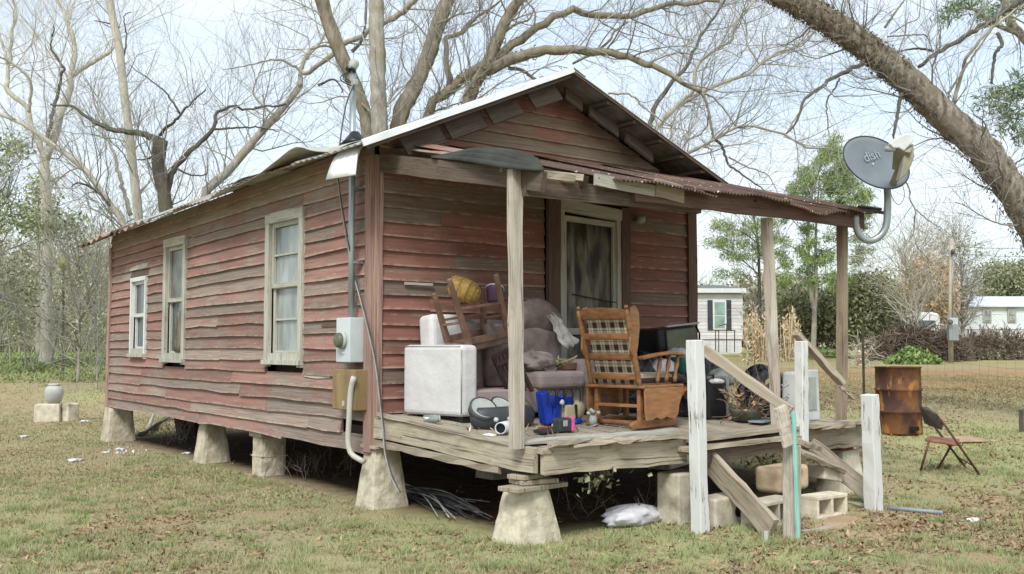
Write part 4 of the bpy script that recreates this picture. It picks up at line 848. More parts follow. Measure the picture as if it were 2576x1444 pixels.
# glider rocker seen from behind
rc = onfl(1600, 1074); t = thing('glider_rocker', 'honey oak glider rocking chair with plaid cushions, back to the yard', 'rocking chair', (rc[0]+.07, rc[1]+.11, fz(rc[1])), .16)
def LB(): return MB()
hw = .27
for s in (1, -1):
    m = LB(); pr_ = []
    for k in range(13):
        q = k/12; pr_.append((-.26-.20*q, s*hw, .36+.70*q))
    rad = [.024, .022, .026, .022, .027, .024, .024, .027, .022, .026, .022, .024, .020]
    m.tube(pr_, rad, 10); m.lathe([(.010, 0), (.018, .012), (.02, .024), (.014, .036), (0, .04)], (-.462, s*hw, 1.06), 12); m.build('back_post', 'oak', t, True, local=True)
def slat(q, h, nm='back_slat', arch=0):
    x = -.26-.20*q; z = .36+.70*q; m = LB(); n = 8
    V = []; F = []
    for i in range(n+1):
        u = i/n; y = (u-.5)*2*(hw-.015); bow = -.035*(1-(2*u-1)**2); a = arch*(1-(2*u-1)**2) if arch else 0
        for (dx, dz) in ((-.011, -h/2), (.011, -h/2), (.011, h/2+a), (-.011, h/2+a)): V.append((x+bow+dx-dz*.28, y, z+dz))
    for i in range(n):
        for j in range(4): F.append((4*i+j, 4*i+(j+1) % 4, 4*i+4+(j+1) % 4, 4*i+4+j))
    F += [(0, 1, 2, 3), (4*n+3, 4*n+2, 4*n+1, 4*n)]
    m.add(V, F); m.build(nm, 'oak', t, True, bevel=.006, local=True)
for q, h, a in ((.94, .085, .02), (.66, .06, 0), (.40, .06, 0), (.15, .06, 0)): slat(q, h, 'back_slat', a)
m = LB(); R = Matrix.Rotation(-.28, 3, 'Y'); m.box((-.30, 0, .735), (.10, 2*hw-.07, .60), R); m.build('back_cushion', 'plaid', t, bevel=.04, seg=3, local=True)
m = LB(); m.box((.02, 0, .435), (.56, 2*hw-.02, .11)); m.build('seat_cushion', 'plaid', t, bevel=.045, seg=3, local=True)
for s in (1, -1):
    m = LB(); pl = [(-.02, .0), (.02, -.05), (.07, -.06), (.10, .02), (.13, .20), (.12, .34), (.06, .40), (0, .38)]
    m.prism([(q[0], q[1]) for q in pl], (-.40, s*(hw+.0), .70), (1, 0, 0), (-.27, 0, 1), .022); m.build('wing', 'oakpanel', t, bevel=.006, local=True)
    m = LB(); P = [(-.29, s*(hw+.03), .63), (-.12, s*(hw+.045), .655), (.12, s*(hw+.05), .675), (.30, s*(hw+.045), .665), (.36, s*(hw+.04), .65)]
    for i in range(4): m.bar(P[i], P[i+1], .075, .028, (0, 0, 1))
    m.build('armrest', 'oak', t, bevel=.008, local=True)
    for k in range(3):
        x = -.02+.14*k; m = LB(); m.tube([(x, s*(hw+.02), .40), (x+.003, s*(hw+.02), .44), (x+.01, s*(hw+.025), .50), (x+.02, s*(hw+.03), .56), (x+.03, s*(hw+.04), .66)], [.013, .021, .014, .023, .012], 10); m.build('arm_spindle', 'oak', t, True, local=True)
    # scalloped side panel hiding the glide arms
    pl = [(-.27, .36), (-.27, .30), (-.265, .16), (-.25, .075), (-.16, .075), (-.10, .095), (-.02, .075), (.06, .095), (.13, .08), (.20, .075), (.25, .11), (.27, .20), (.31, .27), (.33, .33), (.34, .36)]
    m = LB(); m.prism(pl, (0, s*(hw+.055), 0), (1, 0, 0), (0, 0, 1), .02); m.build('side_panel', 'oakpanel', t, bevel=.004, local=True)
    m = LB(); pl = [(-.34, 0), (-.36, .03), (-.33, .055), (-.26, .075), (.26, .075), (.33, .055), (.36, .03), (.34, 0)]; m.prism(pl, (-.02, s*(hw-.03), 0), (1, 0, 0), (0, 0, 1), .04); m.build('base_runner', 'oak', t, bevel=.008, local=True)
    
    for xq in (-.22, .22): m = LB(); m.box((xq, s*(hw-.03), .21), (.05, .04, .28)); m.build('base_upright', 'oak', t, bevel=.005, local=True)
m = LB(); m.box((.03, 0, .372), (.64, 2*hw+.13, .03)); m.build('seat_frame', 'oak', t, bevel=.01, local=True)
for x, z in ((-.22, .20), (-.22, .05), (.22, .05)): m = LB(); m.bar((x, -hw+.05, z), (x, hw-.05, z), .045, .03, (0, 0, 1)); m.build('stretcher', 'oak', t, bevel=.005, local=True)
# boombox
c = onfl(1262, 1078); c[1] += .08; t = thing('boombox', 'charcoal portable stereo with slanted round silver speakers behind the porch post', 'stereo', c, .05)
m = MB(); m.lathe([(.30, 0), (.345, .04), (.355, .10), (.33, .16), (.29, .185)], (0.08, 0, 0), 30, None, True, True, (1, .42)); m.build('stereo_body', 'dkgrey', t, True, local=True)
Rs = Matrix.Rotation(-.55, 3, 'Y')@Matrix.Rotation(.62, 3, 'X')
for k, x in enumerate((-.16, .06, .30)):
    m = MB(); R2 = Matrix.Rotation((-.25, .1, .35)[k], 3, 'Y')@Matrix.Rotation(.75, 3, 'X'); o_ = (x, -.02, .175)
    m.lathe([(.125, -.05), (.128, .012), (.112, .016)], o_, 26, R2, True, False); m.build('speaker_ring', 'dkgrey', t, True, local=True)
    m = MB(); m.lathe([(.112, .013), (.06, .004), (.0, .008)], o_, 26, R2, False, False); m.build('speaker_cone', 'ltgrey' if k < 2 else 'olive', t, True, local=True)
for x in (-.13, .02): m = MB(); m.lathe([(.022, 0), (.02, .02), (0, .024)], (x, -.148, .085), 12, Matrix.Rotation(PI/2, 3, 'X')); m.build('knob', 'ltgrey', t, True, local=True)
# clear jar, pipes and small bits by the porch edge
c = onfl(1085, 1066); t = thing('glass_jar', 'clear plastic jar lying on its side at the left porch edge', 'jar', c); R = V3((.8, -.5, .05)).to_track_quat('Z', 'Y').to_matrix()
m = MB(); m.lathe([(.034, -.07), (.038, -.06), (.038, .04), (.03, .055), (.03, .065)], c+np.array([0, 0, .04]), 18, R); m.build('jar_body', 'screen', t, True); m = MB(); m.lathe([(.032, .066), (.032, .08)], c+np.array([0, 0, .04]), 18, R); m.build('lid', 'ltgrey', t, True)
c = onfl(1262, 1094); t = thing('pipe_offcut', 'short white plastic pipe with a dark open end at the foot of the porch post', 'pipe', c); R = V3((-.75, -.55, -.0)).to_track_quat('Z', 'Y').to_matrix()
m = MB(); m.lathe([(.048, -.30), (.05, .05), (.042, .05), (.040, .04)], c+np.array([.02, .02, .055]), 18, R, True, False); m.build('pipe_wall', 'clear', t, True); m = MB(); m.lathe([(.041, .02), (.0, .019)], c+np.array([.02, .02, .055]), 18, R, False, False); m.build('dark_bore', 'blackpl', t)
c = onfl(1395, 1088); t = thing('metal_tray', 'dark flat tray of odds and ends beside the porch post', 'tray', c); m = MB(); m.box(c+np.array([0, 0, .02]), (.42, .10, .03), Matrix.Rotation(.15, 3, 'Z'), 1.06); m.build('tray_body', 'dkgrey', t, bevel=.006); m = MB(); m.box(c+np.array([-.05, .02, .045]), (.22, .03, .015), Matrix.Rotation(.05, 3, 'Z')); m.build('red_strip', 'brick', t); m = MB(); m.box(c+np.array([.02, .03, .055]), (.03, .025, .03)); m.build('white_cap', 'paper', t)
c = onfl(1418, 1088); t = thing('radio', 'small black radio with bright pink end on the porch boards', 'radio', c, .05)
m = MB(); m.box((0, .02, .065), (.15, .10, .12)); m.build('radio_body', 'dkgrey', t, bevel=.02, seg=3, local=True); m = MB(); m.box((.092, .02, .065), (.04, .104, .125)); m.build('end_cap', 'pink', t, bevel=.015, seg=3, local=True); m = MB(); m.box((-.01, -.031, .08), (.05, .006, .05)); m.build('display', 'ltgrey', t, local=True)
# blue and cream plastic toy
c = onfl(1408, 1066); t = thing('plastic_toy', 'broken royal blue and cream plastic toy with black cords in front of the sofa', 'toy', c, .1)
def chunk(cx, cy, cz, dx, dy, dz, mat, rot=0, nm='toy_shell', tp=.85): m = MB(); m.box((cx, cy, cz), (dx, dy, dz), Matrix.Rotation(rot, 3, 'Y')@Matrix.Rotation(rot*.6, 3, 'Z'), tp); return m.build(nm, mat, t, bevel=.018, seg=3, local=True)
chunk(-.20, 0, .16, .10, .12, .30, 'blue', -.25); chunk(-.06, .02, .13, .11, .12, .26, 'blue', .2); chunk(.10, .03, .20, .16, .12, .08, 'blue', -.1); chunk(.02, -.02, .24, .10, .05, .05, 'blue', .5)
chunk(.08, -.02, .10, .15, .10, .14, 'cream', 0, 'toy_panel'); m = MB(); m.lathe([(.07, -.05), (.09, -.02), (.09, .03), (.06, .06)], (.22, .0, .12), 18, Matrix.Rotation(PI/2, 3, 'X')); m.build('toy_wheel', 'cream', t, True, local=True)
chunk(.155, -.06, .10, .028, .03, .15, 'blackpl', 0, 'toy_strap', 1); chunk(.16, -.05, .02, .12, .10, .05, 'blue', 0); chunk(-.04, -.07, .20, .05, .04, .05, 'clear', .4, 'toy_cap')
for k in range(4): m = MB(); x = -.22+.11*k; m.tube([tuple(q) for q in spline([(x, -.05, .18), (x+.02, -.07, .30), (x+.10, -.06, .31), (x+.12, -.04, .15)], 10)], .006, 5); m.build('cord', 'rubber', t, True, local=True)
c = onfl(1492, 1070); t = thing('cotton_figurine', 'little clump of withered white flowers in a jar beside the rocker foot', 'ornament', c); m = MB(); m.lathe([(.035, 0), (.04, .05), (.03, .09)], c, 12); m.build('jar_body', 'ltgrey', t, True)
for k in range(6): m = MB(); q = c+np.array([random.uniform(-.05, .05), random.uniform(-.03, .03), random.uniform(.10, .17)]); m.lathe([(0, -.02), (.02, -.008), (.02, .008), (0, .02)], q, 7, None, False, False); m.tube([c+np.array([0, 0, .08]), q], .004, 4); m.build('flower_head', 'towel', t, True)
# overturned television and bags at the far end of the porch
c = ony(1712, 850, -.75); t = thing('television', 'old dark television with olive grey screen tipped on black bags by the end wall', 'television', c)
R = Matrix.Rotation(-.18, 3, 'Z')@Matrix.Rotation(-.10, 3, 'Y')
m = MB(); m.box(c+np.array([.04, .26, -.05]), (.52, .46, .34), R); m.build('cabinet', 'blackpl', t, bevel=.03, seg=3); m = MB(); m.box(c+np.array([.03, .015, -.02]), (.40, .03, .24), R); m.build('screen', 'olive', t, bevel=.015, seg=3); m = MB(); m.box(c+np.array([.03, 0.0, .145]), (.44, .05, .02), R); m.build('top_trim', 'clear', t, bevel=.005); m = MB(); m.tube([V3(c)+V3((.27, .02, .14)), V3(c)+V3((.31, .0, .05)), V3(c)+V3((.30, .0, -.15))], .012, 6); m.build('side_trim', 'blackpl', t, True)
def lump(name, label, cat, c, r, mat, n=14, seed=0, flat=.8, group=None, amp=1.):
    m = MB(); V = []; F = []; nu, nv = n*2, n; rs = np.random.default_rng(seed); ph = rs.uniform(0, 6, 12)
    for j in range(nv+1):
        th = PI*j/nv
        for i in range(nu):
            a = 2*PI*i/nu; k = 1+amp*(.10*math.sin(3*a+ph[0]+2*th)+.08*math.sin(5*a+ph[1]-3*th)+.06*math.sin(9*a+ph[2]+7*th)+.05*math.sin(13*th+ph[3]+4*a))
            z = math.cos(th); z = max(z, -.72); V.append((c[0]+r[0]*k*math.sin(th)*math.cos(a), c[1]+r[1]*k*math.sin(th)*math.sin(a), c[2]+r[2]*(z+.72)/1.72*(1+.05*math.sin(7*a+ph[4]))*1.0))
    for j in range(nv):
        for i in range(nu): F.append((j*nu+i, (j+1)*nu+i, (j+1)*nu+(i+1) % nu, j*nu+(i+1) % nu))
    m.add(V, F); return tag(m.build(name, mat, None, True), label, cat, group)
def flp(x, y): return np.array([x, y, fz(y)])
lump('bin_bag', 'full black bin bag under the tipped television', 'bag', flp(2.72, -.75), (.34, .30, .62), 'bag', 16, 3)
lump('bin_bag', 'low black bin bag behind the near white stair post', 'bag', flp(3.0, -1.25), (.30, .26, .36), 'bag', 16, 5)
lump('bin_bag', 'black bin bag sagging against the middle porch post', 'bag', flp(3.72, -1.55), (.22, .22, .52), 'bag', 14, 8)
c = onfl(1808, 1054); t = thing('suitcase', 'upright black suitcase beside the dead plant pot', 'suitcase', c, .2); m = MB(); m.box((0, .1, .20), (.36, .20, .40)); m.build('case_shell', 'blackpl', t, bevel=.03, seg=3, local=True); m = MB(); m.tube([(-.08, .1, .40), (-.08, .1, .44), (.08, .1, .44), (.08, .1, .40)], .012, 6); m.build('handle', 'dkgrey', t, True, local=True)
m = MB(); m.bar((.19, -.0, .02), (.19, .0, .40), .012, .03, (0, 1, 0)); m.build('steel_edge', 'ltgrey', t, local=True)
lump('plastic_bundle', 'crumpled silver grey plastic sheet heaped on the black suitcase', 'plastic sheet', ony(1822, 968, -1.40), (.24, .15, .17), 'ltgrey', 16, 11)
tag(MB().box(ony(1712, 920, -1.0), (.16, .2, .18)).build('plastic_crate', 'teal', None, bevel=.02), 'dark green plastic crate behind the rocker armrest', 'crate')
lump('paper_scrap', 'scrap of crumpled white paper on the suitcase front edge', 'paper', flp(2.96, -1.62)+np.array([0, 0, .36]), (.10, .05, .05), 'paper', 8, 13)
for k, (px, py, yy, r, mt, lab, nm, ct) in enumerate(((1668, 925, -.95, (.16, .12, .18), 'paper', 'crumpled white bag seen through the rocker arm spindles', 'paper_bag', 'bag'), (1690, 950, -1.1, (.14, .1, .12), 'dkgrey', 'dark crumpled cloth low behind the rocker spindles', 'cloth_heap', 'cloth'), (1720, 985, -1.3, (.10, .1, .12), 'orange', 'small orange scrap between the rocker and the near stair post', 'plastic_scrap', 'scrap'), (1705, 890, -.85, (.14, .1, .14), 'clear', 'crumpled clear plastic bag under the television', 'plastic_bag', 'bag'))):
    p = ony(px, py, yy); lump(nm, lab, ct, p-np.array([0, 0, r[2]/2]), r, mt, 10, 20+k)
c = onfl(1878, 1058); t = thing('plant_pot', 'wide grey green pot with a dead brown plant by the stair rail', 'plant pot', c)
m = MB(); m.lathe([(.13, 0), (.165, .09), (.175, .12), (.16, .12), (.15, .10), (.0, .09)], c, 24, None, True, False); m.build('pot', 'olive', t, True)
P0 = np.zeros((40, 6, 3)); 
for k in range(40):
    d = norm(rng.normal(size=3)*np.array([1, 1, .5])+np.array([0, 0, .9])); P0[k] = c+np.array([0, 0, .09])+np.cumsum(np.vstack([[0, 0, 0], (d+rng.normal(size=(5, 3))*.35)*.085]), 0)
V, F, Rn = tubes(P0, np.full((40, 6), .004), 4); put(npmesh('dead_stems', shift(V, t), F, Rn), 'dead_stems', 'twigbrown', t)
V, F, Rn = flakes(P0[:, 2:, :].reshape(-1, 3)+rng.normal(size=(160, 3))*.02, np.full(160, .03), .5); put(npmesh('dead_leaves', shift(V, t), F, Rn), 'dead_leaves', 'leaf', t)
c = onfl(1915, 1048); tag(MB().lathe([(.07, 0), (.095, .13), (.10, .14), (.09, .13)], c, 18).build('flower_pot', 'terra', None, True), 'small brown flower pot beside the wide grey green pot', 'flower pot')
c = ony(1870, 985, -1.5); tag(MB().lathe([(.0, 0), (.07, .01), (.075, .02), (0, .03)], c, 18, Matrix.Rotation(PI/2-.2, 3, 'X')).build('round_disc', 'purple', None, True), 'mauve grey disc stuck upright among the dead stems', 'disc')
tag(MB().box(onfl(1920, 1062)+np.array([0, 0, .015]), (.40, .16, .02), Matrix.Rotation(.3, 3, 'Z')).build('flat_board', 'bluegrey', None, bevel=.004), 'flat pale blue board lying in front of the plant pot', 'board')
c = onfl(2036, 1056); t = thing('storage_bin', 'translucent white plastic storage bin upended beside the rear white stair post', 'storage bin', c, .1)
m = MB(); m.box((0, .12, .25), (.34, .22, .48), None, .9); m.build('bin_body', 'clear', t, bevel=.03, seg=3, local=True); m = MB(); m.box((0, -.005, .25), (.38, .03, .52), None, .9); m.build('bin_rim', 'clear', t, bevel=.012, local=True); m = MB(); m.box((-.01, -.025, .27), (.24, .012, .34), None, .9); m.build('bin_base_panel', 'ltgrey', t, bevel=.02, local=True)
c = onfl(1985, 1040); t = thing('bucket', 'white plastic bucket behind the grey stair post', 'bucket', c); m = MB(); m.lathe([(.12, 0), (.15, .28), (.16, .28), (.16, .31), (.14, .31), (.11, .02)], c+np.array([0, .2, 0]), 22, None, True, True); m.build('bucket_body', 'paper', t, True); m = MB(); m.tube([c+np.array([.155*math.cos(a), .2-.03+.155*math.sin(a)*.3, .27-.10*math.sin(a)]) for a in np.linspace(0, PI, 12)], .005, 5); m.build('handle', 'iron', t, True)
lump('bin_bag', 'small black bag squashed on top of the white bucket', 'bag', c+np.array([.02, .2, .31]), (.22, .16, .12), 'bag', 12, 31)
p = ony(1768, 925, -.95); lump('bin_bag', 'slumped black bin bag between the television and the near stair rail', 'bag', p-np.array([0, 0, .16]), (.20, .16, .26), 'bag', 14, 61)
p = ony(1345, 905, -.62); lump('blanket', 'crumpled taupe blanket heaped on the sofa seat beside the porch post', 'blanket', p-np.array([0, 0, .10]), (.26, .16, .18), 'mauve', 16, 63, amp=1.8)
p = onfl(1228, 1100); lump('paper_scrap', 'small torn paper scrap by the white pipe offcut', 'paper', p, (.06, .04, .03), 'paper', 8, 65, amp=2.5)
p = onfl(1660, 1092); lump('rag', 'dirty grey rag on the porch edge below the rocker side panel', 'rag', p, (.10, .05, .03), 'towel', 10, 67, amp=2.2)
cs = np.array([onfl(rng.uniform(1010, 1560), rng.uniform(1068, 1104))+np.array([0, 0, .012]) for _ in range(90)]); cs = cs[(cs[:, 0] > .06) & (cs[:, 1] > -2.2)]; V, F, Rn = flakes(cs, np.full(len(cs), .045), .14, (1, .3, .05, .4))
M['splinter'] = tinted('wood_splinters', [S(186, 170, 146), S(128, 110, 92), S(92, 76, 62), S(206, 196, 178)]); tag(put(npmesh('wood_splinters', V, F, Rn), 'wood_splinters', 'splinter'), 'scattered wood splinters and crumbs on the porch boards', 'debris', kind='stuff')
# ---------------------------------------------------------------- stair remains
ST = 'peeling white square posts of the stair'
def wpost(a, b, wd, label, mat='white', name='stair_post', grp=None, n=10, wob=.005, d=None):
    return tag(MB().bar(a, b, wd, d or wd, (0, 1, 0), n, wob).build(name, mat, None, bevel=.008), label, 'post', grp)
p = onground(1762, 1340); q = ony(1748, 855, float(p[1])+.02); wpost(p-np.array([0, 0, .04]), q, .106, 'tall peeling white stair post nearest the camera, left of the steps', grp=ST)
p = ony(2017, 1112, -2.50); q = ony(2015, 858, -2.50); wpost(p-np.array([0, 0, .12]), q, .095, 'peeling white stair post beside the storage bin, standing at the porch edge', grp=ST)
p = onground(2198, 1284); q = ony(2188, 992, float(p[1])-.02); wpost(p-np.array([0, 0, .04]), q, .125, 'leaning white stair post on the right, nearest the rusty drum', grp=ST)
p = onground(1992, 1352); p0 = ony(1992, 1120, float(p[1])); q = ony(1982, 1042, float(p[1])+.0)
barepost = wpost(p-np.array([0, 0, .03]), p0, .12, 'lower bare grey stair post beside the turquoise strip', 'woodz', d=.09); MB().bar(ony(1985, 1122, float(p[1])-.07), ony(1962, 1022, float(p[1])-.05), .13, .035, (0, 1, 0), 10, .005).build('post_board', 'woodz', barepost, bevel=.008)
a = ony(2008, 1362, float(p[1])-.09); b = ony(1996, 1036, float(p[1])-.09); MB().bar(a-np.array([0, 0, .02]), b, .026, .026, (0, 1, 0), 8, .002).build('painted_strip', 'turq', barepost, bevel=.003)['label'] = 'long thin turquoise painted strip'
def rail(a, b, w_, h_, label, up=(0, 0, 1), mat='wood', name='stair_rail', cat='rail'): return tag(MB().bar(a, b, w_, h_, up, 8, .006).build(name, mat, None, bevel=.006), label, cat)
A_ = V3(ony(1768, 878, -2.62)); B_ = V3(ony(1990, 1036, float(p[1])+.03)); rail(A_, B_, .045, .088, 'weathered grey handrail sloping from the near white post to the turquoise strip', (0, 0, 1))
A_ = V3(ony(2004, 838, -2.46)); B_ = V3(ony(2118, 965, -2.62)); rrail = rail(A_, B_, .10, .05, 'weathered grey handrail sloping down from the white post by the storage bin', (0, 0, 1)); MB().bar(B_+V3((-.03, 0, -.03)), V3(ony(2150, 1004, -2.7)), .05, .03, (0, 0, 1), 8, .006).build('splintered_end', 'wood', rrail, bevel=.006)
A_ = V3(ony(1785, 1160, -2.44)); g = onground(1945, 1352); lst = rail(A_, V3(g)+V3((0, -.0, .06)), .05, .20, 'left stair stringer of rotten grey timber leaning to the ground', (0, 0, 1), 'wood', 'stair_stringer', 'stringer')
A_ = V3(ony(1868, 1222, -2.52)); MB().bar(A_, V3(ony(1935, 1330, -3.0)), .04, .06, (0, 0, 1), 8, .006).build('tread_cleat', 'wood', lst, bevel=.006)
A_ = V3(ony(2035, 1120, -2.44)); g = onground(2206, 1268); rail(A_, V3(g)+V3((0, 0, .05)), .045, .17, 'right stair stringer of notched grey timber reaching the right white post', (0, 0, 1), 'wood', 'stair_stringer', 'stringer')
A_ = V3(ony(2012, 1133, -2.62)); rail(A_, V3(ony(2118, 1180, -2.66)), .12, .04, 'loose broken stair tread tilted on the right stringer', (0, -.5, 1), 'wood', 'stair_tread', 'tread'); rail(V3(ony(2012, 1112, -2.60)), V3(ony(2058, 1128, -2.60)), .10, .05, 'short grey timber stub at the top of the right stringer', (0, -.2, 1), 'wood', 'timber_stub', 'timber')
tag(MB().bar(onground(1928, 1366)-np.array([0, 0, .02]), onground(1928, 1366)+np.array([0, 0, .09]), .022, .022, (0, 1, 0)).build('white_stake', 'vinyl', None), 'tiny white stake at the foot of the left stringer', 'stake')
# concrete blocks standing in for the steps
def hollow(c, L_, W_, H_, rz_, label, holes=2, name='cinder_block', mat='block', tilt=0):
    t = thing(name, label, 'block', c, rz_); wl = .032
    m = MB()
    n = holes; cw = (L_-wl*(n+1))/n
    m.box((0, W_/2-wl/2, H_/2), (L_, wl, H_)); m.box((0, -W_/2+wl/2, H_/2), (L_, wl, H_))
    for i in range(n+1): m.box((-L_/2+wl/2+i*(cw+wl), 0, H_/2), (wl-.004, W_-2*wl+.004, H_-.004))
    m.build('block_body', mat, t, bevel=.006, local=True)
    t.rotation_euler = (PI/2+tilt, 0, rz_) ; return t
p = onground(2098, 1304); hollow(p+np.array([0, .20, .10]), .42, .20, .20, -.05, 'light cinder block on its side showing two holes, right end of the lower row')
p = onground(1975, 1325); hollow(p+np.array([-.02, .26, .10]), .54, .22, .21, .10, 'cinder block behind the turquoise strip, middle of the lower row')
p = onground(1865, 1335); t = thing('concrete_block', 'old grey block with a round core half hidden behind the left stringer', 'block', p+np.array([.10, .30, 0]), .12)
m = MB(); m.box((0, 0, .115), (.46, .22, .25)); m.build('block_body', 'block', t, bevel=.02, seg=2, local=True); m = MB(); m.lathe([(.05, 0), (.05, .004)], (.10, -.112, .11), 16, Matrix.Rotation(PI/2, 3, 'X')); m.build('core_hole', 'black', t, local=True)
p = ony(1980, 1246, -2.62); t = thing('stone_block', 'rounded beige stone block lying on top of the cinder blocks', 'block', (p[0], p[1]+.05, .200), .10); m = MB(); m.box((0, 0, .115), (.52, .26, .225)); m.build('stone_body', 'beige', t, bevel=.045, seg=4, local=True)
p = ony(2088, 1228, -2.60); t = thing('paver', 'grey concrete paver leaning between the beige stone and the right stringer', 'block', (p[0], p[1]+.05, .215), -.05); m = MB(); m.box((0, 0, .085), (.28, .20, .12), Matrix.Rotation(.18, 3, 'Y')); m.build('paver_body', 'block', t, bevel=.01, local=True)
p = onground(1752, 1322); t = thing('concrete_block', 'tall grey concrete block standing behind the near white stair post', 'block', p+np.array([.05, .22, 0]), .1); m = MB(); m.box((0, 0, .20), (.36, .24, .44), None, .97); m.build('block_body', 'block', t, bevel=.015, local=True)
p = onground(1590, 1318); lump('white_bag', 'crumpled long white plastic sack lying on the ground before the porch', 'sack', p, (.30, .16, .16), 'paper', 16, 41)
p = onground(1905, 1300); t = thing('broken_block', 'broken corner of pale block tucked behind the left stringer', 'block', p+np.array([.05, .32, 0]), .5); m = MB(); m.box((0, 0, .07), (.22, .16, .15), None, .8); m.build('block_body', 'block', t, bevel=.03, seg=2, local=True)
for a_, b_, w_, lab in (((2100, 1262), (2190, 1282), .09, 'short grey board scrap on the ground before the right white post'), ((2020, 1345), (2110, 1330), .05, 'thin grey lath lying in the dirt by the turquoise strip')): tag(MB().bar(onground(*a_)+np.array([0, 0, .02]), onground(*b_)+np.array([0, 0, .02]), w_, .025, (0, 0, 1), 5, .004).build('board_scrap', 'wood', None, bevel=.004), lab, 'board')
tag(MB().box(V3(onground(2120, 1312))+V3((0, 0, .008)), (.9, .22, .03), Matrix.Rotation(.32, 3, 'Z')).build('sandy_board', 'dirt', None, bevel=.006), 'sand covered board half sunk in the dirt before the cinder blocks', 'board')
# ---------------------------------------------------------------- yard things
p = ground_at(2257, 14.2); t = thing('rusty_drum', 'rusty brown steel drum standing in the right side yard', 'drum', p)
k = (165/FOC*14.2); r = 56/FOC*14.2
prof = [(r*.97, 0), (r*.99, .012), (r*.98, .03), (r*.97, k*.31), (r*1.02, k*.325), (r*1.02, k*.34), (r*.97, k*.355), (r*.97, k*.64), (r*1.02, k*.655), (r*1.02, k*.67), (r*.97, k*.685), (r*.97, k*.985), (r*1.0, k*.99), (r*1.0, k), (r*.96, k), (r*.95, k*.97), (r*.94, k*.3)]
m = MB(); m.lathe(prof, p, 40, None, True, False); m.build('drum_wall', 'rust', t, True)
m = MB(); m.lathe([(r*.93, k*.3), (0, k*.29)], p, 30, None, False, False); m.build('ash_inside', 'darkwood', t)
m = MB(); m.lathe([(r*.99, k-.006), (r*1.03, k), (r*.99, k+.006), (r*.96, k)], p, 40, None, False, False); m.build('rim', 'rust', t, True)
q_ = V3(CAM)-V3(p); q_.z = 0; q_.normalize(); m = MB(); sd_ = q_.cross(V3((0, 0, 1))); m.box(V3(p)+q_*r*.90+sd_*.20*-1+V3((0, 0, .09)), (.12, .10, .05), q_.to_track_quat('Y', 'Z').to_matrix()); m.build('rust_hole', 'black', t)
# folding chair
p = onground(2390, 1192); hd = float((p-CAM)@FW); sc = 1.0
t = thing('folding_chair', 'rusty brown metal folding chair standing open on the leaves', 'folding chair', p)
def fp(px, py, d=0): return V3(at(px, py, hd*1.0+d))
a1, a2 = fp(2314, 1022, .18), fp(2466, 1202, -.18); b1, b2 = fp(2375, 1060, -.20), fp(2400, 1110, -.22)
fa = [(fp(2318, 1030, .2), fp(2432, 1180, .2)), (fp(2368, 1056, -.2), fp(2468, 1200, -.2))]
for q in fa: m = MB(); m.tube(q, .013, 8); m.build('front_leg', 'fold', t, True)
for q in ((fp(2398, 1112, .2), fp(2352, 1192, .2)), (fp(2338, 1108, -.2), fp(2316, 1184, -.2))): m = MB(); m.tube(q, .013, 8); m.build('rear_leg', 'fold', t, True)
m = MB(); S_ = [fp(2326, 1104, -.20), fp(2410, 1116, -.20), fp(2414, 1104, .20), fp(2336, 1096, .20)]; m.add(S_+[s-V3((0, 0, .03)) for s in S_], [(0, 1, 2, 3), (7, 6, 5, 4), (0, 4, 5, 1), (1, 5, 6, 2), (2, 6, 7, 3), (3, 7, 4, 0)]); m.build('seat', 'seatrust', t, bevel=.01)
S_ = [fp(2314, 1022, .2), fp(2336, 1026, .1), fp(2360, 1044, -.12), fp(2374, 1064, -.2), fp(2370, 1082, -.2), fp(2340, 1072, .05), fp(2326, 1064, .2)]; n_ = len(S_); m = MB(); m.add(S_+[s+V3(FW)*.012 for s in S_], [tuple(range(n_)), tuple(range(2*n_-1, n_-1, -1))]+[(i, n_+i, n_+(i+1) % n_, (i+1) % n_) for i in range(n_)]); m.build('backrest', 'foldback', t)
m = MB(); m.tube([fa[0][0].lerp(fa[0][1], .8), fa[1][0].lerp(fa[1][1], .8)], .009, 6); m.build('crossbar', 'fold', t, True)
p = onground(2420, 1110); tag(MB().box(V3(p)+V3((0, 0, .03)), (.55, .40, .02), Matrix.Rotation(-.5, 3, 'Z')@Matrix.Rotation(.06, 3, 'X')).build('cardboard_sheet', 'tan', None, bevel=.004), 'flat pinkish tan panel lying on leaves behind the folding chair', 'cardboard')
m = MB(); m.tube([onground(2232, 1284)+np.array([0, 0, .025]), onground(2372, 1297)+np.array([0, 0, .025])], .018, 10); tag(m.build('pipe', 'bluegrey', None, True), 'blue grey pipe lying on the ground right of the stair post', 'pipe')
# pottery urn on concrete blocks
p = onground(134, 1061); dd = float((p-CAM)@FWD); kk = dd/FOC
t = thing('urn', 'chalky grey round urn standing on blocks in the left yard', 'urn', p+np.array([0, 0, 50*kk])); m = MB(); m.lathe([(13*kk, 0), (19*kk, 8*kk), (22.5*kk, 24*kk), (22*kk, 36*kk), (17*kk, 42*kk), (12*kk, 44*kk)], p+np.array([0, 0, 46*kk]), 26); m.build('urn_body', 'urn', t, True); m = MB(); m.lathe([(12*kk, 43*kk), (14*kk, 46*kk), (14*kk, 49*kk), (9*kk, 50*kk)], p+np.array([0, 0, 46*kk]), 22); m.build('neck', 'urn', t, True)
for x_, w_, lab, rr in ((-12, 62, 'weathered concrete block under the urn', -.35), (36, 28, 'smaller concrete block end-on at the right of the urn base', -.5)):
    q = p+RT*(x_*kk)+FW*(.1 if x_ > 0 else 0); R = Matrix.Rotation(YAW+.12 if x_ < 0 else YAW-.5, 3, 'Z'); tag(MB().box(V3(q)+V3((0, 0, 22*kk)), (w_*kk, 34*kk, 48*kk), R).build('concrete_block', 'block', None, bevel=.03), lab, 'block')
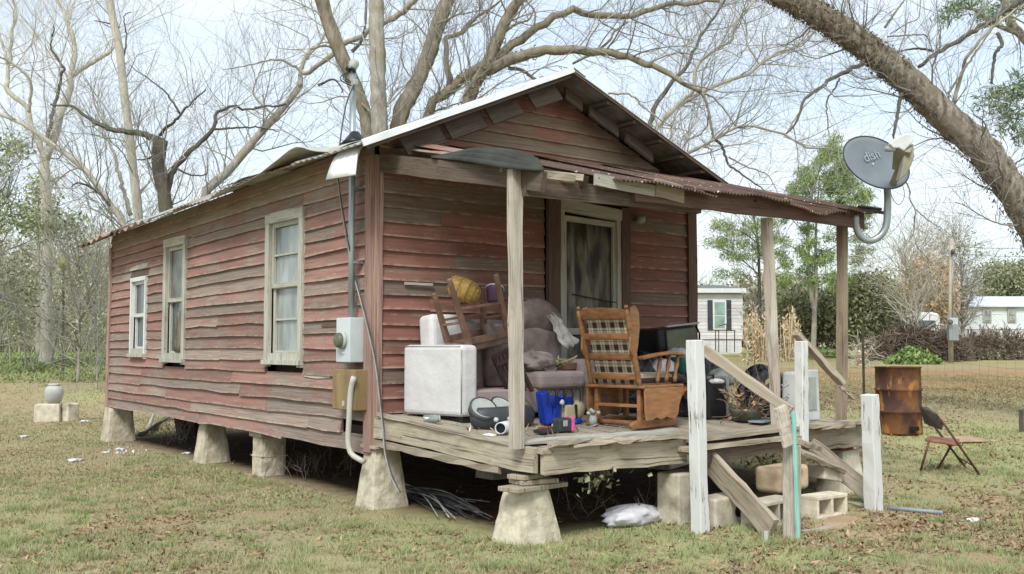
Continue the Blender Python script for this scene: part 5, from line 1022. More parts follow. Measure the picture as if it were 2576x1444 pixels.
# litter
LIT = [(188, 1162, .13, 'white litter scrap lying alone on the left lawn'), (212, 1038, .13, 'white litter scrap beside the urn blocks'), (62, 1100, .10, 'pale scrap on the far left lawn'), (300, 1133, .10, 'larger white litter scrap by the rear pier'), (262, 1140, .07, 'tiny white scrap left of the rear pier'), (2450, 1312, .10, 'white scrap on the lower right lawn'), (2090, 1322, .06, 'bit of white litter before the cinder blocks'), (2300, 1082, .12, 'white bottle lying at the foot of the drum'), (470, 1142, .08, 'white scrap between the tapered piers')]
for k, (x_, y_, r_, lab) in enumerate(LIT): q = onground(x_, y_); lump('litter', lab, 'litter', q, (r_*.62, r_*.4, r_*.34), 'paper', 8, 50+k, amp=3.2)
cs = np.array([onground(320+rng.normal(0, 26), 1138+rng.normal(0, 6))+np.array([0, 0, .012]) for _ in range(46)]); V, F, Rn = flakes(cs, np.full(46, .024), .6, (0, 0, 1, .5)); tag(put(npmesh('litter_specks', V, F, Rn), 'litter_specks', 'paper'), 'sprinkle of small white litter by the rear pier', 'litter', kind='stuff')
c0 = onground(2095, 1045); cs = np.array([ground_at(2095+rng.normal(0, 26), 13+rng.normal(0, .5))+np.array([0, 0, abs(rng.normal(0, .10))]) for _ in range(420)]); V, F, Rn = flakes(cs, np.full(420, .06), .6)
M['heap'] = tinted('grey_white_rubbish', [S(216, 210, 208), S(120, 108, 104), S(90, 78, 72), S(190, 186, 184)]); tag(put(npmesh('rubbish_heap', V, F, Rn), 'rubbish_heap', 'heap'), 'heap of grey and white rubbish beyond the right porch end', 'rubbish', kind='stuff')
# under the house: plum tub, branch, slab
c = onground(408, 1098); c[0] += .5; t = thing('plastic_tub', 'faded plum plastic tub in the shade under the house', 'tub', c); m = MB(); m.lathe([(.24, 0), (.30, .30), (.32, .32), (.29, .31)], c, 22); m.build('tub_body', 'maroon', t, True)
pts = [onground(285, 1085)+np.array([-.05, 0, .16]), onground(300, 1082)+np.array([0, 0, .14]), onground(330, 1092)+np.array([0, 0, .06]), onground(350, 1098)+np.array([.1, 0, .05]), onground(365, 1070)+np.array([.2, 0, .25]), onground(380, 1040)+np.array([.4, 0, .2])]
t = thing('fallen_branch', 'pale dead branch lying against the far rear pier', 'branch', pts[2]); m = MB(); m.tube([tuple(q) for q in spline(pts, 22)], list(np.linspace(.05, .018, 22)), 7); m.build('branch_stem', 'barkpale', t, True)
for k in range(5): a = pts[3]+np.array([.05*k, 0, .03]); m = MB(); m.tube([tuple(q) for q in spline([a, a+np.array([.2, -.1+.1*k, .15]), a+np.array([.45+.1*k, -.2+.1*k, .2+.08*k])], 6)], [.02, .017, .014, .011, .008, .005], 5); m.build('branch_fork', 'barkpale', t, True)
p = onground(485, 1125); tag(MB().box(V3(p)+V3((.35, .2, .08)), (.3, .05, .26), Matrix.Rotation(.5, 3, 'Y')).build('leaning_slab', 'tan', None, bevel=.006), 'tan slab leaning in the dark between the rear piers', 'slab')
# ---------------------------------------------------------------- trees
def polyline(pts, dep, k, ddep=0., base=False, gnd=None):
    """sight lines through the outline of a limb, laid at the tree's own distance (ddep: how far it leans away)"""
    n = len(pts); P = [at(x, y, dep+ddep*i/max(1, n-1)) for i, (x, y) in enumerate(pts)]
    if base:
        d = dep; q = P[0]; p1 = P[1]; g = gz(q[0], q[1]); dr = (q-p1)/max(.3, abs(q[2]-p1[2])); L_ = max(.1, q[2]-g+.1)
        if gnd is not None: e = at(gnd, 870, d); e[2] = gz(e[0], e[1])-.1
        else: e = q+dr*L_*.55; e[2] = gz(e[0], e[1])-.1
        P = [e, (e+q)/2+np.array([0, 0, 0])]+P
    return spline(P, k)
def kinked(P, a):
    """small bends and knuckles along a limb, so it does not run in one smooth curve"""
    d = rng.normal(size=P.shape)*min(.045, a*.32+.004, .13*np.linalg.norm(P[-1]-P[0])/len(P)); d[0] = 0; d[-1] = 0; return P+d
def tree(name, label, dep, trunk, limbs, bmat='barkmid', tmat='twig', n1=60, n2=300, n3=900, l1=(1.2, 3.2), l2=(.6, 1.8), l3=(.3, .9), gnd=None, lmat=None, trunks=(), group=None, cat='tree', r3=.005, wig=.28, kmat=None):
    """trunk/limbs: (points, px width at start, px width at end, lean)"""
    T = polyline(trunk[0], dep, 26, trunk[3] if len(trunk) > 3 else 0, True, gnd); kk = dep/FOC/2
    t = thing(name, label, cat, (T[0][0], T[0][1], T[0][2]+.1), 0, group)
    allP = []; allR = []
    def one(P, r0, r1, nm, mat, sides, fl=0):
        if r0 > 40*kk: P = spline(P, 90); sides = 26
        k = len(P); r = np.linspace(r0, r1, k)
        if fl: r = r*(1+.45*np.exp(-np.arange(k)*1.2))
        r = r*(1+.06*np.sin(np.arange(k)*2.1+len(allP)))
        me = MB(); me.tube([tuple(q) for q in P], list(r), sides)
        if r0 > 40*kk:
            v = np.array(me.v).reshape(k, sides, 3); c_ = P[:, None, :]; b_ = np.arange(sides)[None, :]*np.ones((k, 1)); a_ = np.arange(k)[:, None]*np.ones((1, sides)); f_ = 1+.12*(vnoise(b_*.55+a_*.10, a_*.12, 1., 3)-.5)+.20*(vnoise(b_*1.1, a_*.22, 1., 5)-.5)+.07*(vnoise(b_*2.3, a_*.8, 1., 6)-.5); v = c_+(v-c_)*f_[..., None]; me.v = [tuple(q) for q in v.reshape(-1, 3)]
        o = me.build(nm, mat, t, True); allP.append(spline(P, 14)); allR.append(np.linspace(r0, r1, 14)); return o
    one(T, trunk[1]*kk, trunk[2]*kk, 'trunk', bmat, 14, 1)
    for tr in trunks: one(polyline(tr[0], dep, 22, tr[3] if len(tr) > 3 else 0, True, tr[4] if len(tr) > 4 else None), tr[1]*kk, tr[2]*kk, 'trunk', bmat, 12, 1)
    for lb in limbs: one(kinked(polyline(lb[0], dep, 26, lb[3] if len(lb) > 3 else 0), kk*lb[1]), lb[1]*kk, lb[2]*kk, 'limb', lb[4] if len(lb) > 4 else (lmat or bmat), 9)
    P = np.array(allP); R = np.array(allR); hi = P[:, :, 2].max()
    P1, R1 = grow(P, R, int(n1*.62), l1[0], l1[1], .020, 7, .35, (.5, 1.2), wig*.85, .14)
    P2, R2 = grow(np.concatenate([P1, P1, P[:, :, :][:, ::2][:, :7]]), np.concatenate([R1, R1, R[:, ::2][:, :7]*.3]), int(n2*.72), l2[0], l2[1], .009, 6, .25, (.4, 1.1), wig*.65, .12)
    P3, R3 = grow(P2, R2, n3, l3[0], l3[1], r3, 5, .2, (.4, 1.0), wig*.5, .10, .8)
    R1 = np.maximum(R1, .004)*.85; R2 = np.maximum(R2, .003)*.8; R3 = np.maximum(R3, .0024)*.75; k3 = int(len(P3)*.62); P3, R3 = P3[:k3], R3[:k3]
    V, F, Rn = join([tubes(P1, R1, 5), tubes(P2, R2, 4), tubes(P3, R3, 3)])
    tag(put(npmesh('twigs', shift(V, t), F, Rn, True), 'twigs', tmat, t), kind='stuff')
    return t
GB = 'bare winter trees standing around the old house'
tree('bare_tree', 'pale forked bare tree at the far left edge of the yard', 30, ([(116, 523), (112, 417), (112, 380)], 30, 24), [
    ([(112, 390), (76, 308), (69, 275), (16, 221), (16, 196), (27, 120), (34, 47), (40, -40)], 16, 5, 1), ([(72, 283), (76, 203), (25, 156), (-10, 138)], 9, 4, -1),
    ([(114, 400), (156, 290), (181, 181), (185, 109), (167, 47), (138, -10)], 24, 6, 2), ([(118, 360), (141, 246), (156, 181), (163, 174), (130, 120), (135, 60)], 11, 3, -1, 'barkdark'),
    ([(181, 188), (232, 156), (283, 123), (300, 60)], 15, 4, 1), ([(20, 160), (0, 90), (-20, 10)], 8, 3, 0)], 'barkpale', 'twigpale', 110, 650, 2600, (1.4, 4), (.8, 2.2), (.4, 1.2), gnd=118, r3=.006, group=GB)
tree('bare_tree', 'pale bare tree leaning left behind the rear roof corner', 24, ([(312, 572), (283, 523), (217, 431), (163, 384), (120, 355), (58, 312), (-8, 284)], 24, 9, 0), [
    ([(328, 540), (301, 442), (283, 373), (254, 330), (240, 290)], 12, 4, 1, 'barkmid'), ([(205, 420), (190, 360), (180, 330)], 6, 3, 0), ([(283, 523), (240, 480), (200, 460), (180, 470)], 8, 3, -1, 'barkdark')], 'barkpale', 'twig', 70, 380, 1500, (1, 3), (.6, 1.7), (.3, 1), gnd=345, group=GB)
tree('bare_tree', 'straight slender grey trunk rising behind the rear roof corner', 22, ([(350, 560), (340, 470), (326, 344), (310, 217), (301, 127), (283, 43), (268, -40)], 26, 19), [
    ([(300, 70), (270, 58), (236, 52)], 5, 2, 0, 'barkdark'), ([(310, 150), (318, 90), (312, 40), (330, 30)], 5, 2, 1, 'barkdark'), ([(322, 320), (360, 300), (385, 250)], 4, 2, 1)], 'barkpale', 'twig', 26, 140, 520, (.8, 2), (.5, 1.4), (.3, .8), group=GB)
tree('bare_tree', 'dark snapped off trunk with crooked side limbs above the rear roof', 19, ([(417, 523), (405, 450), (398, 405), (404, 352)], 28, 36), [
    ([(409, 358), (370, 342), (348, 333), (283, 326), (239, 308), (181, 268), (127, 263)], 19, 4, 0), ([(418, 500), (428, 450), (446, 417), (482, 377), (536, 326), (543, 286), (580, 268), (623, 275), (673, 266)], 18, 4, 1), ([(536, 326), (590, 322), (652, 321), (700, 330)], 6, 3, .5),
    ([(402, 340), (420, 318), (438, 308), (471, 268), (518, 225)], 9, 3, -.5), ([(453, 286), (430, 250), (409, 225), (326, 163)], 6, 2, 0), ([(400, 385), (370, 400), (345, 402)], 8, 3, 0), ([(446, 425), (480, 440), (515, 440), (522, 432)], 6, 3, 0)], 'barkdark', 'twig', 80, 420, 1700, (.8, 2.2), (.5, 1.4), (.25, .8), group=GB)
tree('bare_tree', 'grey leaning trunk crossing the gap left of the conduit mast', 21, ([(514, 500), (565, 442), (640, 352), (720, 262), (755, 215)], 34, 17, 1), [
    ([(755, 215), (757, 178), (776, 130), (800, 112), (830, 60)], 13, 5, 1), ([(757, 178), (782, 182), (852, 122), (916, 87), (945, 67), (994, 44), (1043, 0), (1070, -40)], 11, 16, -1, 'barkmid'), ([(720, 262), (690, 268), (673, 266), (640, 270)], 7, 3, 0, 'barkdark'),
    ([(757, 178), (700, 150), (620, 165), (560, 175)], 7, 2, 0), ([(690, 290), (640, 240), (650, 190), (680, 120)], 6, 2, 0), ([(800, 215), (840, 200), (862, 228), (858, 232)], 7, 3, 0, 'barkdark')], 'barkmid', 'twig', 80, 480, 2000, (1, 2.8), (.6, 1.6), (.3, .9), gnd=480, group=GB)
tree('bare_tree', 'brown bare trunk leaning left behind the conduit mast', 18, ([(927, 340), (910, 261), (890, 210), (875, 174), (849, 116), (817, 29), (800, -50)], 28, 36), [
    ([(858, 150), (835, 120), (800, 118), (770, 150)], 8, 3, 0), ([(900, 250), (930, 280), (945, 292)], 9, 4, -.5), ([(885, 130), (905, 110), (915, 90)], 10, 6, 0, 'barkdark')], 'barkmoss', 'twig', 34, 200, 800, (.8, 2), (.5, 1.4), (.3, .8), group=GB, gnd=990)
tree('bare_tree', 'thick straight grey trunk right of the conduit mast', 17, ([(956, 350), (951, 203), (948, 87), (945, -40)], 44, 38), [([(975, 270), (985, 230), (1000, 190), (1010, 120)], 5, 2, 0)], 'barkmid', 'twig', 14, 90, 300, (.8, 2), (.5, 1.2), (.25, .7), group=GB, gnd=962)
tree('bare_tree', 'fern clad trunk leaning right behind the left roof slope', 17.5, ([(1000, 322), (1038, 232), (1075, 145), (1104, 58), (1132, -20)], 42, 38, 1), [([(1100, 60), (1140, 40), (1160, 0)], 6, 2, 0), ([(1050, 215), (1010, 150), (1020, 60)], 4, 2, 0)], 'barkmoss', 'twig', 24, 150, 560, (.8, 2), (.5, 1.3), (.25, .8), gnd=930, group=GB)
bt = tree('bare_tree', 'big spreading bare tree with fern covered fork behind the roof ridge', 18, ([(1177, 262), (1200, 209), (1218, 174), (1235, 139), (1258, 87), (1284, 29), (1325, -20)], 46, 26, 0), [
    ([(1226, 178), (1284, 151), (1351, 131), (1415, 128), (1511, 129), (1588, 145), (1653, 171), (1700, 194), (1764, 233)], 30, 10, -1), ([(1764, 233), (1778, 262), (1795, 347)], 8, 6, 0), ([(1764, 233), (1800, 250), (1840, 300), (1850, 318)], 5, 3, 0),
    ([(1232, 165), (1280, 125), (1328, 87), (1386, 46), (1444, 29), (1495, 36), (1575, 41), (1640, 23), (1679, 10), (1808, 2)], 24, 10, 1), ([(1136, 215), (1125, 170), (1122, 116), (1122, 93), (1162, 81), (1194, 46), (1241, 17), (1264, -10)], 18, 4, .5),
    ([(1279, 171), (1313, 177), (1342, 197), (1380, 215)], 10, 6, 0), ([(1258, 87), (1300, 60), (1330, 50), (1345, 20)], 9, 3, 0), ([(1505, 128), (1535, 100), (1545, 80), (1580, 55)], 7, 4, 0), ([(1440, 160), (1480, 140), (1500, 132)], 6, 8, 0),
    ([(1340, 80), (1345, 30), (1310, -10)], 6, 3, 0)], 'barkmoss', 'twig', 130, 800, 3200, (.9, 2.6), (.5, 1.6), (.25, .9), trunks=[([(1075, 300), (1125, 232), (1189, 180), (1235, 155)], 28, 26, 0, 1030)], gnd=1120, group=GB)
tree('bare_tree', 'pale many stemmed bare tree beyond the right roof slope', 27, ([(1640, 350), (1653, 320), (1679, 285), (1718, 259), (1764, 233), (1824, 205), (1886, 186), (1912, 161), (1964, 127), (2018, 114), (2060, 60)], 20, 5, 0), [
    ([(1632, 330), (1637, 318), (1653, 261), (1694, 202), (1725, 171), (1746, 124), (1782, 67), (1824, 0)], 14, 5, 1, 'barkdark'), ([(1670, 300), (1720, 250), (1744, 233), (1754, 166), (1808, 119), (1839, 101), (1857, 52), (1899, 0)], 13, 4, -1),
    ([(1725, 171), (1650, 110), (1640, 60)], 4, 2, 0), ([(1735, 130), (1700, 60), (1710, 0)], 5, 2, 0), ([(1912, 165), (1880, 110), (1876, 60), (1840, 10)], 6, 2, 0), ([(1886, 190), (1940, 190), (1990, 210)], 4, 2, 0), ([(1918, 160), (1985, 165), (2040, 170)], 4, 2, 0)], 'barkpale', 'twig', 120, 760, 3000, (1.2, 3.4), (.8, 2), (.35, 1.1), gnd=1600, group=GB)
tree('bare_tree', 'bare tree with low arching limbs behind the porch roof', 23, ([(1700, 430), (1732, 384), (1757, 374), (1803, 347), (1855, 319), (1909, 319), (1956, 337), (1985, 337), (2014, 369), (2072, 373)], 13, 4, 0), [
    ([(1795, 350), (1815, 366), (1833, 413), (1891, 456), (1927, 482), (1940, 500)], 8, 2, 0, 'barkdark'), ([(1833, 395), (1880, 420), (1930, 440), (1960, 490)], 5, 2, 0), ([(1850, 318), (1870, 250), (1890, 215)], 5, 3, 0), ([(1980, 335), (2005, 290), (2040, 250)], 5, 2, 0), ([(1530, 235), (1590, 240), (1620, 270), (1690, 320)], 6, 3, 0), ([(1700, 420), (1690, 330), (1705, 280), (1730, 250)], 5, 2, 0)], 'barkmid', 'twig', 90, 560, 2200, (.9, 2.4), (.5, 1.6), (.3, .9), gnd=1640, group=GB)
big = tree('leaning_tree', 'massive fissured tree limb leaning across the upper right corner', 15, ([(2680, 720), (2576, 530), (2494, 405), (2460, 366), (2393, 312), (2329, 244), (2233, 158), (2132, 84), (2002, 6), (1900, -45)], 96, 54, 0), [
    ([(2190, 150), (2175, 157), (2106, 191), (2054, 226), (2022, 255), (2013, 284), (1999, 316), (1978, 336)], 13, 4, -.6, 'barkdark'), ([(2112, 197), (2095, 230), (2080, 255), (2082, 300), (2086, 340)], 5, 2, -.6, 'barkdark'), ([(2270, 235), (2265, 246), (2256, 299), (2247, 342)], 11, 6, -.4, 'barkdark'),
    ([(2247, 342), (2262, 400), (2277, 452), (2290, 485), (2287, 501), (2303, 527), (2298, 571), (2305, 617), (2342, 660)], 5, 2, -.4), ([(2303, 527), (2336, 555), (2362, 571), (2391, 590)], 3, 1.5, 0), ([(2312, 168), (2349, 136), (2396, 113), (2436, 87), (2494, 52), (2576, -5)], 9, 17, .5, 'barkdark'), ([(2347, 128), (2306, 122), (2257, 130)], 7, 4, .5, 'barkdark'),
    ([(2399, 260), (2422, 174), (2436, 139), (2494, 72), (2576, 10)], 10, 5, -.8, 'barkpale'), ([(2385, 235), (2425, 175), (2470, 110), (2520, 40)], 6, 4, -.8, 'barkpale'), ([(2509, 84), (2521, 110), (2503, 139), (2494, 209)], 10, 6, -.5, 'barkdark'), ([(2226, 70), (2260, 20), (2290, -20)], 7, 3, 0), ([(2240, 85), (2280, 60), (2310, 45), (2316, 0)], 3, 2, 0),
    ([(2232, 92), (2300, 88), (2330, 90), (2345, 125)], 4, 3, 0), ([(2520, 470), (2545, 420), (2580, 395)], 6, 3, 0, 'barkdark'), ([(2470, 440), (2500, 390), (2515, 380)], 3, 3, -.8, 'barkpale')], 'barkbig', 'twig', 110, 560, 2000, (.6, 1.8), (.4, 1.2), (.2, .7), gnd=2790)
# ferns along the big limb: stubby fronds on its skin and a dry fringe hanging below
def fern_on(t, P, R, n, mat, nm, sz, low=False, side=None):
    i = rng.integers(0, len(P)-1, n); u = rng.random(n)[:, None]; c = P[i]*(1-u)+P[i+1]*u; T = norm(P[i+1]-P[i]); a = norm(np.cross(T, np.array([.3, .5, .8]))); b = np.cross(T, a)
    if low: d = norm(-UPV*np.ones((n, 1))*1.0+rng.normal(size=(n, 3))*.35); d = norm(d-T*(d*T).sum(1)[:, None])
    else: an = rng.uniform(0, 2*PI, n)[:, None]; d = a*np.cos(an)+b*np.sin(an)
    c = c+d*(R[i]*(1.0 if not low else 1.0))[:, None]+d*(np.abs(rng.normal(0, sz*(1.4 if low else .5), n)))[:, None]
    keep = vnoise(c[:, 0]*1.7, c[:, 2]*1.7, 1.0, 5) > (.30 if low else .36); c = c[keep]
    V, F, Rn = flakes(c, np.full(len(c), sz), .35, (*(-UPV), .55) if low else None); tag(put(npmesh(nm, shift(V, t), F, Rn), nm, mat, t), kind='stuff')
trP = polyline([(2680, 720), (2576, 530), (2494, 405), (2460, 366), (2393, 312), (2329, 244), (2233, 158), (2132, 84), (2002, 6), (1900, -45)], 15, 60); trR = np.linspace(96, 54, 60)*15/FOC/2
fern_on(big, trP[36:], trR[36:], 2200, 'fern', 'fern_cover', .026); fern_on(big, trP[:22], trR[:22], 300, 'fern', 'fern_cover', .026); fern_on(big, trP, trR, 1500, 'fernend', 'hanging_fern', .024, True)
bp = polyline([(1075, 300), (1125, 232), (1189, 180), (1235, 162), (1284, 148), (1351, 131)], 18, 30); fern_on(bt, bp, np.full(30, 27*18/FOC/2), 500, 'fern', 'fern_cover', .03)
bp = polyline([(1177, 262), (1200, 209), (1218, 174), (1235, 139), (1258, 87)], 18, 30); fern_on(bt, bp, np.full(30, 40*18/FOC/2), 500, 'fern', 'fern_cover', .03)
# ---------------------------------------------------------------- leafy and pine trees
def crownpts(n, blobs, dep, thick):
    """points through several clumps, each (px, py, half width px, half height px)"""
    wt = np.array([b[2]*b[3] for b in blobs], float); pi = rng.choice(len(blobs), n, p=wt/wt.sum()); B = np.array(blobs, float)[pi]; d = norm(rng.normal(size=(n, 3)))*(rng.random(n)**.42)[:, None]
    px = B[:, 0]+d[:, 0]*B[:, 2]; py = B[:, 1]+d[:, 1]*B[:, 3]; dd = dep+d[:, 2]*thick
    r = FWD[None]+RT[None]*((px-1288)/FOC)[:, None]-UPV[None]*((py-722)/FOC)[:, None]; return CAM+r*dd[:, None]
def clumped(P, n, spread, sz): i = rng.integers(0, len(P), n); return P[i]+rng.normal(size=(n, 3))*spread, np.full(n, sz)
def leafy(name, label, dep, base, blobs, mat, nclump, nleaf, spread, sz, stems, smat='barkmid', thick=2.5, aspect=.5, twigs=0, tmat='twig', cat='tree', group=None, limbs=()):
    g = ground_at(base, dep); t = thing(name, label, cat, g, 0, group); kk = dep/FOC/2
    Ps = []; Rs = []
    for s in stems:
        P = polyline(s[0], dep, 14, s[3] if len(s) > 3 else 0, True, base); m = MB(); m.tube([tuple(q) for q in P], list(np.linspace(s[1]*kk, s[2]*kk, 14)), 8); m.build('trunk', smat, t, True); Ps.append(P); Rs.append(np.linspace(s[1]*kk, s[2]*kk, 14))
    for s in limbs:
        P = polyline(s[0], dep, 14, s[3] if len(s) > 3 else 0); m = MB(); m.tube([tuple(q) for q in P], list(np.linspace(s[1]*kk, s[2]*kk, 14)), 6); m.build('limb', smat, t, True); Ps.append(P); Rs.append(np.linspace(s[1]*kk, s[2]*kk, 14))
    if nleaf:
        C_ = crownpts(nclump, blobs, dep, thick); c, s_ = clumped(C_, nleaf, spread, sz); c[:, 2] = np.maximum(c[:, 2], g[2]+.05)
        V, F, Rn = flakes(c, s_, aspect); tag(put(npmesh('crown', shift(V, t), F, Rn), 'crown', mat, t), kind='stuff')
    if twigs and Ps:
        P1, R1 = grow(np.array(Ps), np.array(Rs), twigs, .8, 2.6, .03, 6, .15, (.5, 1.2), .25, .15); P2, R2 = grow(P1, R1, twigs*6, .4, 1.4, .012, 5, .2, (.4, 1.1), .25, .12)
        V, F, Rn = join([tubes(P1, np.maximum(R1, .008), 4), tubes(P2, np.maximum(R2, .006), 3)]); tag(put(npmesh('twigs', shift(V, t), F, Rn), 'twigs', tmat, t), kind='stuff')
    return t
PB = [(2098, 352, 16, 18), (2092, 385, 30, 16), (2070, 405, 26, 12), (2125, 410, 28, 12)]
for y_, hw_ in ((432, 60), (455, 72), (480, 84), (508, 92), (535, 96)):
    for k in range(5): PB.append((2078+(k-2)*hw_*.5+random.uniform(-8, 8), y_+random.uniform(-8, 8), hw_*.30, 11))
for y_, hw_ in ((570, 105), (600, 100), (630, 110), (662, 95), (692, 100), (715, 80)):
    for k in range(4): PB.append((2062+(k-1.5)*hw_*.62+random.uniform(-14, 14), y_+random.uniform(-9, 9), hw_*.24, 8))
leafy('pine_tree', 'tall twin stemmed feathery pine beyond the porch with bare lower trunks', 38, 2044, PB, 'pine', 420, 24000, .12, .105, [([(2049, 800), (2049, 779), (2040, 740), (2032, 629), (2040, 500), (2090, 345)], 15, 3), ([(2049, 800), (2049, 785), (2054, 740), (2052, 596), (2062, 440)], 13, 3)], 'barkmid', 1.6, .13,
    limbs=[([(2034, 640), (1990, 620), (1960, 605)], 4, 2), ([(2052, 650), (2100, 620), (2150, 590)], 4, 2), ([(2034, 560), (2090, 530), (2140, 520)], 4, 2), ([(2040, 690), (2090, 690), (2130, 695)], 3, 2), ([(2036, 600), (2000, 560), (1985, 545)], 3, 2), ([(2052, 625), (2110, 640), (2180, 650)], 3, 2)])
leafy('pine_tree', 'thin sparse pine between the house corner and the middle porch post', 40, 1908, [(1900, 565, 40, 10), (1860, 585, 40, 10), (1820, 570, 34, 12), (1880, 615, 60, 9), (1800, 610, 34, 12), (1920, 640, 50, 9), (1850, 645, 40, 8), (1935, 595, 28, 10), (1840, 690, 40, 7)], 'pine', 200, 5200, .12, .095, [([(1910, 800), (1910, 700), (1906, 600), (1895, 540)], 13, 4)], 'barkdark', 1.6, .14, 40, 'twig', limbs=[([(1908, 690), (1850, 640), (1800, 620)], 4, 2), ([(1906, 650), (1940, 610), (1960, 600)], 3, 2), ([(1905, 610), (1860, 580), (1830, 575)], 3, 2)])
leafy('evergreen_tree', 'dense rounded olive evergreen right of the last porch post', 40, 2195, [(2190, 735, 52, 44), (2170, 790, 50, 48), (2225, 775, 48, 56), (2200, 830, 60, 30), (2150, 760, 25, 40)], 'ever', 320, 19000, .24, .075, [([(2195, 840), (2195, 780), (2192, 740)], 10, 4)], 'barkdark', 2.4, .5)
leafy('evergreen_tree', 'dark evergreen behind the pine trunks', 43, 2000, [(2000, 780, 50, 50), (1985, 830, 50, 30), (2080, 790, 50, 60), (2095, 830, 50, 30), (2030, 810, 40, 40)], 'ever', 260, 14000, .26, .08, [([(2000, 830), (2000, 790)], 8, 4)], 'barkdark', 2., .5)
leafy('orange_tree', 'rust orange leaved tree behind the utility pole', 54, 2345, [(2335, 690, 40, 40), (2315, 740, 46, 40), (2362, 725, 36, 44), (2340, 780, 44, 30), (2376, 750, 22, 30)], 'orangeleaf', 300, 12000, .32, .10, [([(2345, 820), (2345, 760), (2343, 700)], 9, 4)], 'barkmid', 2.4, .55, 110, 'twigpale')
leafy('bare_tree', 'small white barked bare tree in front of the orange tree', 36, 2304, [(2300, 700, 10, 10)], 'twig', 0, 0, .1, .1, [([(2306, 800), (2302, 760), (2292, 715), (2275, 660), (2262, 620)], 9, 3)], 'barkpale', 2, .5, 110, 'twigpale', limbs=[([(2294, 720), (2310, 690), (2335, 665)], 5, 2), ([(2290, 705), (2280, 670), (2290, 620)], 4, 2), ([(2300, 770), (2320, 745), (2360, 740)], 4, 2)], group=GB)
leafy('evergreen_tree', 'broad olive green tree above the far trailer', 68, 2540, [(2520, 690, 60, 26), (2570, 700, 60, 40), (2500, 730, 40, 26), (2590, 740, 50, 30)], 'ever', 260, 13000, .35, .10, [([(2540, 790), (2540, 730)], 9, 4)], 'barkmid', 3, .5)
leafy('bare_tree', 'hazy bare tree rising behind the pole', 55, 2420, [(2400, 610, 60, 40), (2360, 620, 50, 40), (2460, 640, 50, 30)], 'woodfar', 120, 500, .35, .09, [([(2420, 720), (2415, 640), (2405, 590)], 6, 2), ([(2420, 720), (2380, 650), (2360, 610)], 5, 2)], 'barkmid', 3, .5, 150, 'twig', group=GB)
leafy('pine_branch_tree', 'blue green pine hanging into the top right corner', 19, 2900, [(2540, 285, 40, 26), (2500, 240, 40, 22), (2560, 230, 40, 24), (2575, 330, 30, 24), (2520, 320, 26, 16), (2400, 20, 34, 24), (2370, 50, 22, 14), (2440, 10, 40, 16), (2490, 35, 40, 20), (2550, 20, 50, 20), (2480, 270, 26, 12), (2555, 190, 30, 14)], 'pinefar', 130, 2600, .085, .075, [([(2900, 500), (2760, 300), (2640, 160), (2560, 85), (2535, 40), (2520, -30)], 34, 22)], 'barkbig', .8, .16, 0, limbs=[([(2640, 330), (2580, 290), (2520, 285), (2490, 240)], 5, 2, 0), ([(2600, 260), (2560, 235), (2500, 235)], 4, 2), ([(2560, 85), (2500, 60), (2440, 20), (2380, 30)], 12, 4)], cat='pine tree')
# left side: evergreens and thickets
leafy('evergreen_tree', 'dark green leafy tree entering at the left edge', 26, -60, [(10, 370, 34, 28), (40, 380, 30, 18), (0, 420, 26, 24), (10, 500, 40, 20), (60, 540, 60, 34), (110, 570, 60, 26), (0, 550, 40, 36), (30, 350, 20, 14), (170, 560, 50, 26), (205, 600, 30, 20)], 'leafgreen', 130, 2400, .15, .055, [([(-60, 800), (-50, 600), (-30, 420)], 16, 6)], 'barkmid', 1.4, .5, 60, 'twig')
leafy('evergreen_tree', 'ivy clad lower trunk mass left of the house', 33, 100, [(110, 480, 22, 50), (120, 560, 26, 50), (80, 560, 30, 30)], 'leafgreen', 100, 1300, .2, .08, [([(100, 640), (108, 560), (112, 480)], 20, 12)], 'barkmid', 1., .5)
def thicket(name, label, dep, x0, x1, ytop, n, mat, lmat, leaves, seedh=0, hj=.35, cat='thicket', lsz=.06, rad=.012, wig=.22):
    """many thin stems with fine side twigs filling a strip of ground"""
    c = ground_at((x0+x1)/2, dep); t = thing(name, label, cat, c)
    P = np.zeros((n, 8, 3))
    for i in range(n):
        px = rng.uniform(x0, x1); d = dep+rng.uniform(-2.2, 2.2); g = ground_at(px, d); h = (at(px, ytop+0, d)[2]-g[2])*rng.uniform(1-hj*2, 1.05); dr = np.array([0, 0, 1.])+rng.normal(size=3)*.12
        q = g.copy(); P[i, 0] = q
        for j in range(1, 8): dr = norm(dr+rng.normal(size=3)*wig*.6+np.array([0, 0, .12])); q = q+dr*h/6.6; P[i, j] = q
    R = np.linspace(1, .25, 8)[None]*rng.uniform(.6, 1.6, n)[:, None]*rad*1.8
    P1, R1 = grow(P, R, n*6, .5, 1.7, rad*.7, 6, .2, (.5, 1.3), wig, .08); P2, R2 = grow(P1, R1, n*26, .3, 1.0, rad*.5, 5, .2, (.5, 1.2), wig, .05)
    V, F, Rn = join([tubes(P, R, 4), tubes(P1, np.maximum(R1, rad*.35), 3), tubes(P2, np.maximum(R2, rad*.3), 3)]); tag(put(npmesh('twigs', shift(V, t), F, Rn), 'twigs', mat, t), kind='stuff')
    if leaves:
        s = P2.reshape(-1, 3); c_ = s[rng.integers(0, len(s), leaves)]+rng.normal(size=(leaves, 3))*.12; V, F, Rn = flakes(c_, np.full(leaves, lsz), .5); tag(put(npmesh('leaves', shift(V, t), F, Rn), 'leaves', lmat, t), kind='stuff')
    return t
thicket('thicket', 'grey twiggy thicket filling the left background beside the house', 41, 120, 330, 630, 48, 'greybrush', 'greybrush', 2600, rad=.016, lsz=.085)
thicket('thicket', 'grey twiggy thicket at the far left edge', 41, -120, 130, 650, 44, 'greybrush', 'greybrush', 2600, rad=.016, lsz=.085)
